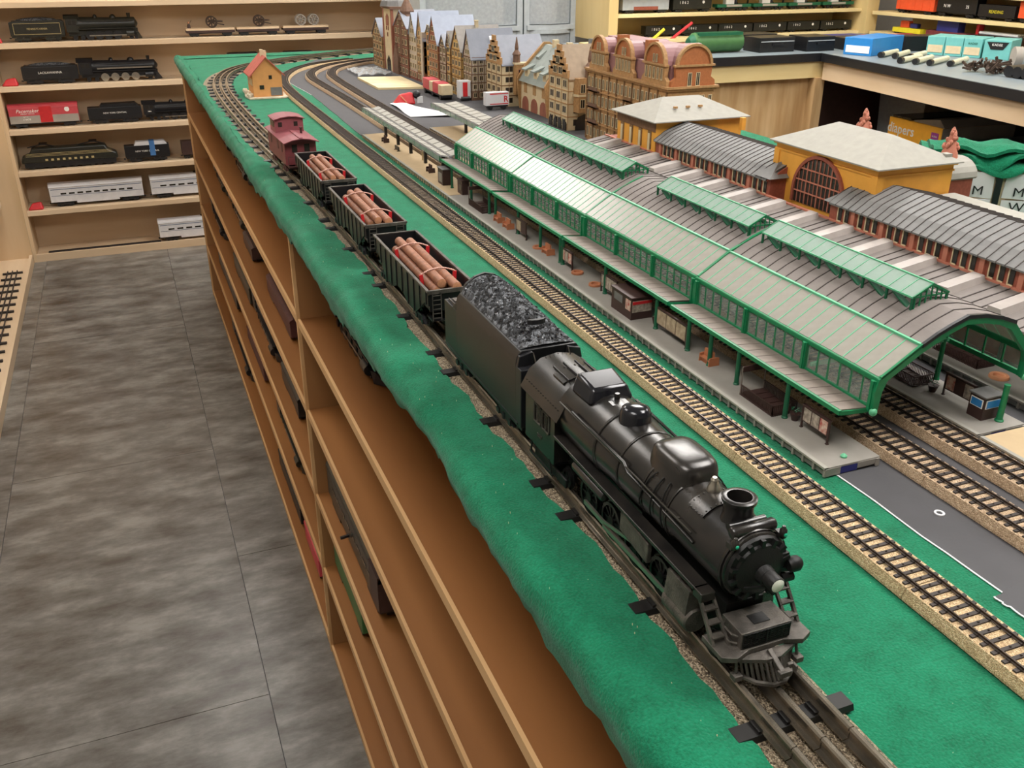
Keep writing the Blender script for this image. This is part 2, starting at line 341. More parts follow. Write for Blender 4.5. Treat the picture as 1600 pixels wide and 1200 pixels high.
# rolled felt edging along the aisle with a ragged inner cut
mb = MB(); rows = []; N = 420
for i in range(N+1):
    y = -.7+i*(3.56+.7)/N
    xi = .2345+wav(y, 0, .75)+.0008*rnd.uniform(-1, 1)-(0 if y < 1.2 else min(.026, (y-1.2)*.034)); xo = .182+wav(y, 2, .4)+(.006 if 0.55 < y < .75 else 0)*math.sin((y-.55)/.2*PI)
    lump = .0010*math.sin(y*17+2*math.sin(y*5))+.0008*math.sin(y*61+3*math.sin(y*7))
    zb = -.026+wav(y, 4, 1.6)+.002*rnd.uniform(-1, 1)
    rows.append([(xi, y, .001), (xi-.0005, y, .0042), (xi-.012, y, .0052+lump*.4), ((xi+xo)/2, y, .0062+lump), (xo+.014, y, .0058+lump), (xo+.005, y, .002+lump), (xo, y, -.007), (xo+.0015, y, -.016), (xo+.005, y, zb), (xo+.010, y, zb+.003), (xo+.016, y, -.006)])
mb.rings(rows, True, True, False)
solo('felt_edging', mb, 'felt', 'ragged green felt strip rolled over the aisle edge of the layout', 'felt', smooth=60)
mb = MB(); rows = []
for i in range(120):
    x = .188+i*(1.2-.188)/119
    rows.append([(x, 3.47+wav(x), .002), (x, 3.49, .0045), (x, 3.53, .005), (x, 3.556+wav(x, 3)*.5, 0), (x, 3.56, -.012), (x, 3.556, -.03+wav(x, 5))])
mb.rings(rows, True, True, False)
solo('felt_edging', mb, 'felt', 'green felt strip rolled over the far edge of the layout near back shelves', 'felt', smooth=60)
# lint specks on the felt
mb = MB()
for i in range(110):
    x, y = rnd.uniform(.29, .385), rnd.uniform(.22, 1.3)
    r = rnd.uniform(.00008, .0002); a = rnd.uniform(0, PI)
    mb.bar((x-r*2*math.cos(a), y-r*2*math.sin(a), .0004), (x+r*2*math.cos(a), y+r*2*math.sin(a), .0004), r, r*.6)
for i in range(70):
    y = rnd.uniform(.22, 1.6); x = rnd.uniform(.19, .23); r = rnd.uniform(.00008, .00017)
    mb.bx(x-r, x+r, y-r*2, y+r*2, .0055, .0068)
solo('lint', mb, 'cream', 'tiny pale lint specks scattered over green felt', 'lint', kind='stuff')
solo('plastic_chip', MB().bx(-.0022, .0022, -.0008, .0008, 0, .001), 'cream', 'cream plastic chip lying on felt beside the near track', 'chip', (.386, .4447, .0005), rz=.7)

# ================================================================== grey paper mats
def sheet(label, pts, z=.0006, m='mat_g', seed=1):
    r = random.Random(seed); P2 = []
    for i in range(len(pts)):
        a = pts[i]; b = pts[(i+1) % len(pts)]; n = 14
        for k in range(n):
            t = k/n; P2.append((a[0]+(b[0]-a[0])*t+(r.uniform(-.0009, .0009) if k else 0), a[1]+(b[1]-a[1])*t+(r.uniform(-.0009, .0009) if k else 0)))
    c = (sum(p[0] for p in P2)/len(P2), sum(p[1] for p in P2)/len(P2))
    T = thing('paper_mat', label, 'paper', (c[0], c[1], z))
    P(T, 'sheet', MB().prism(P2, 'z', z-.0004, z), m, ab=True)
    e = MB(); L = [(p[0]-.0009, p[1], 0) for p in P2]+[(P2[0][0]-.0009, P2[0][1], 0)]
    nn = 14*1
    e.sweep([(p[0], p[1], z-.0002) for p in L[:nn+1]], [(-.0006, 0), (.0006, 0), (.0006, .0004), (-.0006, .0004)])
    P(T, 'torn_edge', e, 'papw', ab=True)
    return T
sheet('dark grey paper sheet with torn white edge between near tracks', [(.4445, .62), (.4468, .3113), (.4668, .3136), (.95, .34), (.95, .64)], .0007, seed=2)
sheet('dark grey paper sheet at the near right corner of layout', [(.4385, .31), (.4395, .285), (.438, -.2), (.95, -.2), (.95, .342), (.466, .3155)], .0011, seed=3)
sheet('dark grey paper sheet beneath the far end of the station hall', [(.4435, 1.93), (.445, 1.28), (.445, .6), (1.0, .64), (1.0, 1.9)], .0004, seed=4)
sheet('grey paper sheet under curving far sidings and planks', [(.43, 2.95), (.452, 2.5), (.437, 1.9), (1.02, 1.88), (1.02, 3.25), (.62, 3.3)], .0009, seed=5)

# ================================================================== HO tracks
def spline(pts, step):
    out = []; n = len(pts); p = [Vector((a, b, 0)) for a, b in pts]
    for i in range(n-1):
        a = p[max(i-1, 0)]; b = p[i]; c = p[i+1]; d = p[min(i+2, n-1)]; k = max(2, int((c-b).length/step))
        for j in range(k):
            t = j/k; out.append(.5*((2*b)+(c-a)*t+(2*a-5*b+4*c-d)*t*t+(3*b-a-3*c+d)*t*t*t))
    out.append(p[-1]); return out
def resample(pts, step):
    out = [pts[0]]; acc = 0
    for a, b in zip(pts, pts[1:]):
        L = (b-a).length
        if L == 0: continue
        t = step-acc
        while t <= L: out.append(a+(b-a)*(t/L)); t += step
        acc = (acc+L) % step
    return out
tie_me = MB()
tie_me.bx(-.0130, .0130, -.00125, .00125, -.0012, 0); tie_me.lathe([(.0007, 0), (.0007, .0006), (.0003, .0009)], n=6)
for sx in (-1, 1): tie_me.bx(sx*.0084-.0016, sx*.0084+.0016, -.0012, .0012, 0, .0007)
tie_me = tie_me.mesh('tie', 'tie')
def ho_track(pts, who, seclen, bedm, ind_max, first=0.0):
    path = resample(spline(pts, .005), .00365)       # half tie pitch
    per = int(seclen/.00365); per -= per % 2
    i0 = 0; k = 0; off = int(first/.00365); off -= off % 2
    T = thing('model_track', who, 'track', (pts[0][0], .5, 0)); far = MB()
    while i0 < len(path)-4:
        i1 = min(len(path)-1, i0+(off if (k == 0 and off) else per))
        if len(path)-1-i1 < 8: i1 = len(path)-1
        seg = path[i0:i1+1]
        straight = max(abs(p.x-seg[0].x) for p in seg) < .0006
        q = [seg[0], seg[-1]] if straight else seg[::3]+([seg[-1]] if (len(seg)-1) % 3 else [])
        d0 = (q[1]-q[0]).normalized(); d1 = (q[-1]-q[-2]).normalized()
        q2 = [q[0]+d0*.0004]+q[1:-1]+[q[-1]-d1*.0004]
        P(T, 'roadbed', MB().sweep([(p.x, p.y, 0) for p in q2], [(-.0166, .0012), (.0166, .0012), (.0166, .003), (.0143, .0087), (-.0143, .0087), (-.0166, .003)]), bedm, ab=True)
        for s in (-1, 1):
            P(T, 'rail', MB().sweep([(p.x, p.y, 0) for p in q], [(s*.0085-.0009, .0096), (s*.0085+.0009, .0096), (s*.0085+.0003, .0101), (s*.0085+.0005, .0116), (s*.0085-.0005, .0116), (s*.0085-.0003, .0101)]), 'rail2', ab=True)
        for j in range(1, len(seg), 2):
            p = seg[j]; d = (seg[min(j+1, len(seg)-1)]-seg[j-1]); a = math.atan2(-d.x, d.y)
            if p.y < ind_max and p.y > .1: inst(T, 'tie', tie_me, (p.x, p.y, .0097), a, ab=True)
            elif p.y > 0:
                ca, sa = math.cos(a), math.sin(a)
                R = lambda x, y: (p.x+x*ca-y*sa, p.y+x*sa+y*ca)
                A, B, D, E = R(-.0130, -.00115), R(.0130, -.00115), R(.0130, .00115), R(-.0130, .00115)
                far.add([(*A, .0097), (*B, .0097), (*D, .0097), (*E, .0097), (*A, .0086), (*B, .0086), (*D, .0086), (*E, .0086)], [(0, 1, 2, 3), (0, 4, 5, 1), (2, 6, 7, 3), (1, 5, 6, 2), (3, 7, 4, 0)])
        i0 = i1; k += 1
    if far.v: P(T, 'tie_row', far, 'tie', ab=True, kind='stuff')
ho_track([(.4002, -.08), (.4002, .6), (.4002, 1.4), (.4015, 2.1), (.405, 2.5), (.418, 2.72), (.452, 2.88), (.51, 3.02), (.59, 3.12), (.72, 3.21)], 'nearest small track on tan roadbed between the felt and first platform', .18, 'bed', 1.3, .06)
ho_track([(.5072, -.02), (.5072, .6), (.507, 1.6), (.51, 2.3), (.506, 2.62), (.508, 2.78), (.535, 2.92), (.61, 3.06), (.73, 3.16), (.85, 3.22)], 'small track with pinkish roadbed along the right side of first platform', .18, 'bed2', .75, .10)
ho_track([(.5585, -.02), (.5585, .6), (.558, 1.6), (.56, 2.3), (.566, 2.7), (.58, 2.86), (.625, 2.99), (.72, 3.1), (.82, 3.16)], 'small track with pinkish roadbed left of the second platform', .18, 'bed2', .7, .05)

# ================================================================== O gauge track
OX = .2618
OPTS = [(OX, .02), (OX, .5), (OX, 1.15), (.2575, 1.45), (.247, 1.75), (.2385, 2.05), (.237, 2.4), (.2445, 2.66), (.266, 2.86), (.31, 3.02), (.38, 3.14), (.49, 3.25), (.65, 3.36), (.85, 3.47), (1.1, 3.5)]
opath = resample(spline(OPTS, .01), .0115)
solo('gravel_strip', MB().sweep([(p.x, p.y, 0) for p in opath], [(-.047, .0003), (.030, .0003), (.028, .0018), (-.046, .0018)]), 'grit', 'tan grit strip showing along the big train track', 'gravel', kind='stuff')
orail = [(-.0042, .0052), (.0042, .0052), (.0042, .0060), (.0012, .0064), (.0009, .0102), (.0019, .0112), (.0019, .0124), (.0010, .0132), (-.0010, .0132), (-.0019, .0124), (-.0019, .0112), (-.0009, .0102), (-.0012, .0064), (-.0042, .0060)]
otie_me = MB(); otie_me.prism([(-.006, .0018), (.006, .0018), (.0048, .0052), (-.0048, .0052)], 'x', -.0345, .0345)
for x in (-.0168, 0, .0168):
    for s in (-1, 1): otie_me.bx(x+s*.0046-.0012, x+s*.0046+.0012, -.004, .004, .0052, .0068)
otie_me = otie_me.mesh('tie', 'otie'); opin = MB().cyl((0, -.006, .0118), (0, .006, .0118), .0011, n=6).mesh('pin', 'steel')
i0 = 0; k = 0; per = 22; first = 20
T = thing('large_track', 'three-rail tin train track with sparse black ties under the black train', 'track', (OX, .5, 0))
while i0 < len(opath)-3:
    i1 = min(len(opath)-1, i0+(first if k == 0 else per))
    seg = opath[i0:i1+1]; c = seg[len(seg)//2]
    d0 = (seg[1]-seg[0]).normalized(); d1 = (seg[-1]-seg[-2]).normalized()
    q = [seg[0]+d0*.0003]+seg[1:-1]+[seg[-1]-d1*.0003]
    if c.y < 1.1: q = [q[0], q[-1]]
    for s in (-.0168, 0, .0168): P(T, 'rail', MB().sweep([(p.x, p.y, 0) for p in q], [(s+a, b) for a, b in orail]), 'rail', smooth=40, ab=True)
    for j in range(2 if k else 4, len(seg)-1, 9 if c.y < 1.6 else 5):
        p = seg[j]; d = seg[j+1]-seg[j-1]; inst(T, 'tie', otie_me, (p.x, p.y, 0), math.atan2(-d.x, d.y), ab=True)
    for s in (-.0168, 0, .0168):
        p = seg[0]; d = d0; inst(T, 'pin', opin, (p.x+d.y*s, p.y-d.x*s, 0), math.atan2(-d.x, d.y), ab=True)
    i0 = i1; k += 1
# ================================================================== the black steam engine (local: y runs from the pilot backwards, z from rail top)
RZ = .0133
eng = thing('steam_locomotive', 'black steam locomotive with pilot and domes leading the log train', 'locomotive', (OX, .285, RZ))
BZ = .0545
b = MB(); b.lathe([(.0165, .030), (.0192, .0315), (.0196, .034), (.0196, .080), (.0205, .084), (.0225, .150), (.0240, .175), (.0245, .222)], (0, 0, BZ), 'y', 28)
boiler = P(eng, 'boiler', b, 'loco', 40)
for y, r in ((.0335, .0202), (.086, .0212), (.112, .0219), (.140, .0227), (.168, .0243)):
    SP(boiler, 'boiler_band', MB().lathe([(r, y-.0008), (r+.0003, y), (r, y+.0008)], (0, 0, BZ), 'y', 28, False, False), 'loco', 40)
f = MB(); f.lathe([(.0185, .0305), (.0178, .0285), (.0150, .0280), (.0145, .0265), (.0095, .0245), (.0055, .0235), (.0050, .0195), (.0045, .0190)], (0, 0, BZ), 'y', 24)
door = P(eng, 'smokebox_door', f, 'locod', 35)
dog = MB().bx(-.0011, .0011, -.0014, .0012, -.0022, .0022).mesh('door_dog', 'locod')
for i in range(14):
    a = 2*PI*i/14; o = bpy.data.objects.new('door_dog', dog); C.objects.link(o); o.parent = door
    o.location = (.0158*math.sin(a), .0275, BZ+.0158*math.cos(a)); o.rotation_euler = (0, a, 0)
h = P(eng, 'headlight', MB().lathe([(.0044, .022), (.0044, .0125), (.0040, .012)], (.0, 0, BZ+.0005), 'y', 16), 'locod', 40)
SP(h, 'lens', MB().lathe([(.0037, .0119), (.0028, .0112), (.0008, .0109)], (.0, 0, BZ+.0005), 'y', 16), 'lens', 50)
P(eng, 'headlight_bracket', MB().bar((-.011, .0235, BZ-.006), (0, .018, BZ-.004), .0012).bx(-.001, .001, .014, .03, BZ-.0065, BZ-.004), 'locod')
for s in (-1, 1):
    m = P(eng, 'marker_lamp', MB().lathe([(.0012, 0), (.0020, .001), (.0020, .005), (.0012, .006), (.0009, .0072)], (s*.0145, .0305, BZ+.0135), 'z', 10).bx(s*.0145-.002, s*.0145+.002, .0305, .035, BZ+.0135, BZ+.0165), 'loco', 40)
    SP(m, 'jewel', MB().sph((s*.0145, .0283, BZ+.0165), .0011, .0006, .0011, 8, 4), 'jewel', 60)
p = MB(); p.lathe([(.0030, .0), (.0042, .002), (.0042, .006), (.0026, .008)], (.0165, .026, BZ-.001), 'x', 10); p.bx(.0125, .0175, .027, .033, BZ-.004, BZ+.006); p.lathe([(.0028, 0), (.0028, .007)], (.0135, .0265, BZ-.0085), 'x', 9)
P(eng, 'air_pump', p, 'locod', 40)
# chimney, bell, domes
st = MB(); st.lathe([(.0105, -.004), (.0088, 0), (.0078, .004), (.0080, .0085), (.0092, .0095), (.0094, .0115), (.0086, .0120), (.0066, .0120), (.0062, .003)], (0, .0500, BZ+.0185), 'z', 22, True, True)
P(eng, 'chimney', st, 'loco', 40)
P(eng, 'feedwater_heater', MB().lathe([(.0001, -.0135), (.0028, -.013), (.0034, -.012), (.0034, .012), (.0028, .013), (.0001, .0135)], (0, .0365, BZ+.0192), 'x', 12).lathe([(.0024, -.011), (.0024, .011)], (0, .0420, BZ+.0190), 'x', 10), 'loco', 40)
P(eng, 'whistle', MB().lathe([(.0036, 0), (.0040, .001), (.0030, .0045), (.0020, .0065), (.0022, .0075), (.0012, .009)], (.0005, .0735, BZ+.0195), 'z', 14), 'steel', 40)
def rbox(mb, x, y, z0, z1, w, l, taper=.75, r=.35, n=28):       # rounded dome box
    ring = lambda s, z: [(x+w*s*math.copysign(abs(math.cos(2*PI*j/n))**r, math.cos(2*PI*j/n)), y+l*s*math.copysign(abs(math.sin(2*PI*j/n))**r, math.sin(2*PI*j/n)), z) for j in range(n)]
    H = z1-z0
    return mb.rings([ring(1.06, z0), ring(1, z0+H*.12), ring(.985, z0+H*.55), ring(.93, z0+H*.80), ring((.93+taper)/2, z0+H*.94), ring(taper*.8, z1), ring(taper*.3, z1+H*.02)])
sd = MB(); rbox(sd, 0, .103, BZ+.0145, BZ+.0302, .0145, .0205, .72, .55)
sandd = P(eng, 'sand_dome', sd, 'loco', 50)
for s in (-1, 1):
    for k in range(3):
        y = .094+k*.006; pts = []
        for j in range(7):
            a = .35+j*.22; r = .0222
            pts.append((s*r*math.sin(a+.2), y+j*.0012*(k-1), BZ+r*math.cos(a+.2)))
        SP(sandd, 'sand_pipe', MB().tube([(s*.0125, y, BZ+.0215)]+pts, .0005, 5), 'locod', 60)
P(eng, 'steam_dome', MB().lathe([(.0112, -.004), (.0102, 0), (.0098, .005), (.0088, .0078), (.0062, .0093), (.0020, .0099)], (0, .160, BZ+.0215), 'z', 22), 'gloss', 50)
tr = MB(); Zt = BZ+.0275
tr.hexa([(-.0165, .1905, BZ+.019), (.0165, .1905, BZ+.019), (.0175, .2165, BZ+.019), (-.0175, .2165, BZ+.019), (-.0125, .1935, Zt+.0015), (.0125, .1935, Zt+.0015), (.0135, .2165, Zt+.0045), (-.0135, .2165, Zt+.0045)])
P(eng, 'turret_hood', tr, 'gloss', 30, bevel=.0022)
P(eng, 'safety_valve', MB().lathe([(.0018, 0), (.0020, .004), (.0016, .0052)], (.001, .186, BZ+.0225), 'z', 10).bx(-.006, .006, .1785, .185, BZ+.021, BZ+.0237), 'loco', 40)
# riveted smokebox plate
pl = MB(); rows = []
for i in range(5):
    y = .060+.0145*i/4; rows.append([(math.sin(a)*.0208, y, BZ+math.cos(a)*.0208) for a in [(-.78+1.3*j/10) for j in range(11)]])
pl.rings(rows, False, False, False)
plate = P(eng, 'riveted_plate', pl, 'loco', 60)
rv = MB().sph((0, 0, 0), .00055, .00055, .00055, 6, 3).mesh('rivet', 'loco')
for i in range(9):
    a = -.74+1.22*i/8
    for y in (.0612, .0733):
        o = bpy.data.objects.new('rivet', rv); C.objects.link(o); o.parent = plate; o.location = (math.sin(a)*.0209, y, BZ+math.cos(a)*.0209)
for i in range(4):
    for a in (-.76, .49):
        o = bpy.data.objects.new('rivet', rv); C.objects.link(o); o.parent = plate; o.location = (math.sin(a)*.0209, .0632+.0026*i, BZ+math.cos(a)*.0209)
# cab
cabp = [(-.0265, .017), (-.0265, .0525), (-.0268, .0545), (-.0215, .0640), (-.0125, .0705), (0, .0728), (.0125, .0705), (.0215, .0640), (.0268, .0545), (.0265, .0525), (.0265, .017)]
cm = MB()
for s in (-1, 1):
    x0, x1 = (-.0268, -.0256) if s < 0 else (.0256, .0268)
    # side wall with two window openings
    cm.bx(x0, x1, .220, .270, .0165, .0365); cm.bx(x0, x1, .220, .270, .050, .0545)
    for ya, yb in ((.220, .2285), (.240, .2425), (.254, .270)): cm.bx(x0, x1, ya, yb, .0365, .050)
cm.prism([(-.0256, .018), (-.0256, .0545), (-.0212, .0632), (-.0125, .0697), (0, .072), (.0125, .0697), (.0212, .0632), (.0256, .0545), (.0256, .018)], 'y', .2205, .2215)
cabo = P(eng, 'cab', cm, 'loco')
for s in (-1, 1):
    x = s*.0272
    w = MB()
    for ya, yb in ((.2283, .2402), (.2423, .2542)):
        w.bx(x-.0004, x+.0004, ya, ya+.0008, .036, .0505); w.bx(x-.0004, x+.0004, yb-.0008, yb, .036, .0505); w.bx(x-.0004, x+.0004, ya, yb, .036, .0368); w.bx(x-.0004, x+.0004, ya, yb, .0497, .0505); w.bx(x-.0004, x+.0004, (ya+yb)/2-.0004, (ya+yb)/2+.0004, .0368, .0497)
    SP(cabo, 'window_frame', w, 'cast')
    for ya, yb in ((.2285, .240), (.2425, .254)): SP(cabo, 'window_pane', MB().bx(s*.0262-.0002, s*.0262+.0002, ya, yb, .0365, .050), 'dkwin')
rf = MB(); A = [(-.0288, .0530), (-.0268, .0560), (-.0218, .0655), (-.0128, .0722), (0, .0746), (.0128, .0722), (.0218, .0655), (.0268, .0560), (.0288, .0530)]
rf.prism(A+[(x*.97, z-.0013) for x, z in reversed(A)], 'y', .2135, .2765)
roof = P(eng, 'cab_roof', rf, 'loco', 30)
hh = MB(); hp = [(-.0155, .0716), (-.008, .0742), (0, .0752), (.008, .0742), (.0155, .0716)]
hh.prism([(x, z+.0004) for x, z in hp]+[(x, z-.0012) for x, z in reversed(hp)], 'y', .232, .2485)
SP(roof, 'roof_hatch', hh, 'loco', 30)
g = MB()
for x, z in ((-.0118, .0738), (-.0045, .0758), (.0045, .0758), (.0118, .0738)): g.bx(x-.0004, x+.0004, .231, .256, z-.0008, z+.0006)
SP(roof, 'hatch_rail', g, 'locod')
rr = MB()
for y in (.2155, .2745):
    for i in range(17):
        a = -1+2*i/16; x = a*.0262; z = .0746-(.0746-.0565)*abs(a)**2.4
        rr.sph((x, y, z+.0002), .0005, .0005, .0005, 5, 2)
for s in (-1, 1):
    for i in range(14): rr.sph((s*.0255, .219+i*.0041, .0594), .0005, .0005, .0005, 5, 2)
o = SP(roof, 'rivet_rows', rr, 'loco'); o['kind'] = 'stuff'
lettering(cabo, '2037', .0042, 'cast', (-.02695, .2445, .027), '-x')
# running boards and rails
for s in (-1, 1):
    x0, x1 = sorted((s*.0185, s*.0272))
    rb = MB(); rb.bx(x0, x1, .042, .222, .0375, .0398)
    rb.bx(x0, x1, .036, .044, .0345, .0398)
    P(eng, 'running_board', rb, 'loco', bevel=.0005)
    hr = MB().tube([(s*.0205, .060, BZ+.0065), (s*.0216, .12, BZ+.0085), (s*.0228, .150, BZ+.010), (s*.0245, .218, BZ+.0115)], .00055, 6)
    for y, x, z in ((.075, .0206, .0070), (.105, .0212, .008), (.140, .0222, .0095), (.175, .0235, .0105)): hr.cyl((s*(x-.002), y, BZ+z-.0006), (s*x, y, BZ+z), .0006, n=5)
    P(eng, 'handrail', hr, 'ptrim', 60)
    lp = MB().tube([(s*.0199, .058, BZ+.0015), (s*.0209, .10, BZ+.0045), (s*.0214, .128, BZ+.0060), (s*.0222, .132, BZ+.0110), (s*.0235, .2, BZ+.0125)], .0009, 6)
    P(eng, 'feed_pipe', lp, 'loco', 60)
    cy = MB().lathe([(.0068, .046), (.0076, .047), (.0076, .0700), (.0068, .071)], (s*.0215, 0, .0135), 'y', 16)
    cy.hexa([(s*.0215-.0065, .0475, .018), (s*.0215+.0065, .0475, .018), (s*.0215+.0065, .0695, .018), (s*.0215-.0065, .0695, .018), (s*.0205-.006, .0475, .0335), (s*.0205+.006, .0475, .0335), (s*.0205+.006, .0695, .0335), (s*.0205-.006, .0695, .0335)])
    P(eng, 'cylinder', cy, 'cast', 30)
    tk = MB().lathe([(.0008, .148), (.0032, .149), (.0036, .151), (.0036, .190), (.0032, .192), (.0008, .193)], (s*.0238, 0, .0315), 'y', 12)
    P(eng, 'air_tank', tk, 'loco', 40)
    P(eng, 'valve_hanger', MB().hexa([(s*.0228, .093, .020), (s*.0262, .093, .0205), (s*.0262, .126, .0235), (s*.0228, .126, .0235), (s*.0228, .093, .0335), (s*.0258, .093, .0335), (s*.0258, .126, .0365), (s*.0228, .126, .0365)]), 'cast', bevel=.0006)
    P(eng, 'side_rod', MB().bx(s*.0226-.0008, s*.0226+.0008, .083, .179, .0095, .0125).bar((s*.0240, .071, .0135), (s*.0240, .150, .0105), .0012, .0028).bar((s*.0238, .100, .0245), (s*.0245, .150, .0140), .001, .002), 'steel')
    # front brace with steps
    br = MB(); br.bar((s*.0262, .0395, .0372), (s*.0262, .0215, .0150), .0016, .0022); br.bar((s*.0185, .0395, .0368), (s*.0185, .020, .0160), .0014, .0020)
    for t in (.25, .5, .75): br.bx(*sorted((s*.0262, s*.0185)), .0395-.019*t-.002, .0395-.019*t+.002, .0368-.0215*t-.0005, .0368-.0215*t+.0004)
    P(eng, 'step_bracket', br, 'cast')
    lad = MB().bx(s*.0265-.0006, s*.0265+.0006, .222, .262, .0065, .0080).bar((s*.0265, .224, .008), (s*.0265, .228, .018), .001).bar((s*.0265, .260, .008), (s*.0265, .258, .018), .001)
    P(eng, 'cab_step', lad, 'locod')
# frame, wheels
P(eng, 'frame', MB().bx(-.0115, .0115, .035, .262, .008, .030).bx(-.0145, .0145, .12, .222, .016, .036).bx(-.0085, .0085, .18, .268, .018, .034), 'locod')
def wheelset(r, half, name, spokes=10, balance=True):
    w = MB()
    for s in (-1, 1):
        w.lathe([(r-.0022, -.0012), (r, -.0012), (r, .0012), (r-.0022, .0012)], (s*half, 0, 0), 'x', 20, False, False)
        w.lathe([(r+.0012, -.0006), (r+.0012, .0002)], (s*(half-.0016), 0, 0), 'x', 20)
        w.lathe([(r*.28, -.0014), (r*.28, .0016)], (s*half, 0, 0), 'x', 10)
        for k in range(spokes):
            a = 2*PI*k/spokes; w.bar((s*half, r*.2*math.cos(a), r*.2*math.sin(a)), (s*half, (r-.0018)*math.cos(a), (r-.0018)*math.sin(a)), .0011, .0014)
        if balance: w.bx(s*half-.0012, s*half+.0012, -r*.55, r*.55, -r*.85, -r*.45)
    w.cyl((-half, 0, 0), (half, 0, 0), .0015, n=6)
    return w.mesh(name, 'locod')
drv = wheelset(.0125, .0178, 'drive_wheel'); trk = wheelset(.0070, .0175, 'truck_wheel', 6, False)
for y in (.088, .119, .150, .181): inst(eng, 'drive_wheels', drv, (0, y, .0125))
for y in (.034, .216, .242): inst(eng, 'truck_wheels', trk, (0, y, .0070))
P(eng, 'trailing_truck', MB().bx(-.0245, -.0225, .205, .258, .0055, .0125).bx(.0225, .0245, .205, .258, .0055, .0125).bx(-.0225, .0225, .226, .232, .006, .011), 'locod', bevel=.0008)
# pilot deck, tool box with grille, cowcatcher, coupler
dk = MB().prism([(-.0272, .032), (-.0272, .0135), (-.0200, .0100), (-.0105, .0135), (.0105, .0135), (.0200, .0100), (.0272, .0135), (.0272, .032)], 'z', .0140, .0172)
P(eng, 'pilot_deck', dk, 'cast', bevel=.0004)
bx = MB().bx(-.0152, .0152, .0150, .0330, .0172, .0268)
box = P(eng, 'tool_box', bx, 'cast', bevel=.0005)
gr = MB()
for i in range(13): x = -.0140+i*.00233; gr.bx(x-.0003, x+.0003, .0144, .0150, .0180, .0262)
for i in range(7): z = .0182+i*.00128; gr.bx(-.0142, .0142, .0144, .0150, z-.0002, z+.0002)
gr.bx(-.0004, .0004, .0140, .0150, .0178, .0264)
SP(box, 'grille', gr, 'locod'); SP(box, 'lid', MB().bx(-.0048, .0048, .0195, .0265, .0268, .0273), 'locod')
for s in (-1, 1): SP(box, 'bracket', MB().tube([(s*.0153, .018, .0190), (s*.0185, .020, .0195), (s*.0185, .028, .0195), (s*.0153, .030, .0190)], .0006, 6).tube([(s*.0153, .018, .0235), (s*.0178, .020, .0240), (s*.0178, .028, .0240), (s*.0153, .030, .0235)], .0006, 6), 'cast')
pc = MB(); pc.prism([(-.0172, .0135), (-.0172, .0120), (-.004, .0065), (.004, .0065), (.0172, .0120), (.0172, .0135)], 'z', .0118, .0140)
pc.sweep([(-.0150, .0120, 0), (-.0105, .0050, 0), (-.0035, .0005, 0), (.0035, .0005, 0), (.0105, .0050, 0), (.0150, .0120, 0)], [(-.0010, .0018), (.0010, .0018), (.0010, .0034), (-.0010, .0034)])
cow = P(eng, 'cowcatcher', pc, 'cast')
for i in range(-7, 8):
    t = i/7; xb = t*.0142; yb = .0008+.0108*max(0, abs(t)-.18)/.82; xt = t*.0160; yt = .0070+.0058*max(0, abs(t)-.2)/.8
    SP(cow, 'pilot_bar', MB().bar((xb, yb, .0026), (xt, yt, .0125), .0011, .0012), 'cast')
P(eng, 'coupler', MB().bar((.0005, .012, .0150), (.0005, -.0005, .0098), .0030, .0026).bx(-.0022, .0052, -.0022, .0012, .0078, .0112).bx(.0050, .0090, .0010, .0030, .0095, .0125).bx(.0075, .0092, -.0015, .0030, .0095, .0125), 'cast', bevel=.0005)
for s in (-1, 1): P(eng, 'pilot_step', MB().bx(s*.0188-.0024, s*.0188+.0024, .0085, .0135, .0028, .0062).bar((s*.0188, .0115, .006), (s*.0182, .013, .0140), .0014), 'cast', bevel=.0004)

# ================================================================== tender
ten = thing('tender', 'black coal tender coupled behind the steam locomotive', 'tender', (OX, .566, RZ))
L = .178; W = .0262
side = [(-W, .0150), (-W, .0640), (-.0252, .0690), (-.0225, .0728), (-.0212, .0732)]
tbm = MB()
lowt = [(-W, .015), (-W, .0570), (W, .0570), (W, .015)]
tbm.prism(lowt, 'y', .145, L)
full = side+[(.0212, .0732), (.0225, .0728), (.0252, .0690), (W, .0640), (W, .015)]
tbm.prism(full, 'y', .010, .146)
# swept shoulder from bunker down to the rear deck
for s in (-1, 1):
    x0, x1 = sorted((s*W, s*.0245))
    tbm.prism([(.146, .057), (.146, .0640), (.150, .0625), (.1545, .0585), (.157, .057)], 'x', x0, x1)
body = P(ten, 'body', tbm, 'blk2', 30, bevel=.0006)
for s in (-1, 1):
    SP(body, 'front_wing', MB().bx(*sorted((s*.0135, s*W)), .000, .011, .0150, .0620).prism([(s*.0135, .0620), (s*W, .0620), (s*.0245, .0700), (s*.0140, .0725)], 'y', .007, .011), 'blk', bevel=.0006)
    SP(body, 'handrail', MB().tube([(s*.0140, .0065, .072), (s*.0140, .0015, .066), (s*.0140, .0008, .045)], .0006, 6), 'ptrim')
SP(body, 'rear_rail', MB().bx(-.0235, -.0228, .158, .174, .0575, .0590).bx(.0228, .0235, .158, .174, .0575, .0590).bx(-.02, .02, .166, .1745, .0570, .0582), 'cast')
SP(body, 'lower_rib', MB().bx(-.0268, -.0260, .006, L-.002, .0155, .0170).bx(.0260, .0268, .006, L-.002, .0155, .0170), 'blk')
rc = random.Random(11); cm = MB(); rows = []; NX, NY = 46, 120
for j in range(NY+1):
    y = .0125+(.1435-.0125)*j/NY; row = []
    for i in range(NX+1):
        t = -1+2*i/NX; x = t*.0218
        dome = .0135*(1-t*t)**.8*min(1, (y-.004)/.05)
        edge = min(1, (1-abs(t))*9)*min(1, min(j, NY-j)/5)
        z = .0735+dome*(.55+.45*min(1, j/NY*1.4))+edge*rc.uniform(-.0011, .0013)
        row.append((x, y, z))
    rows.append(row)
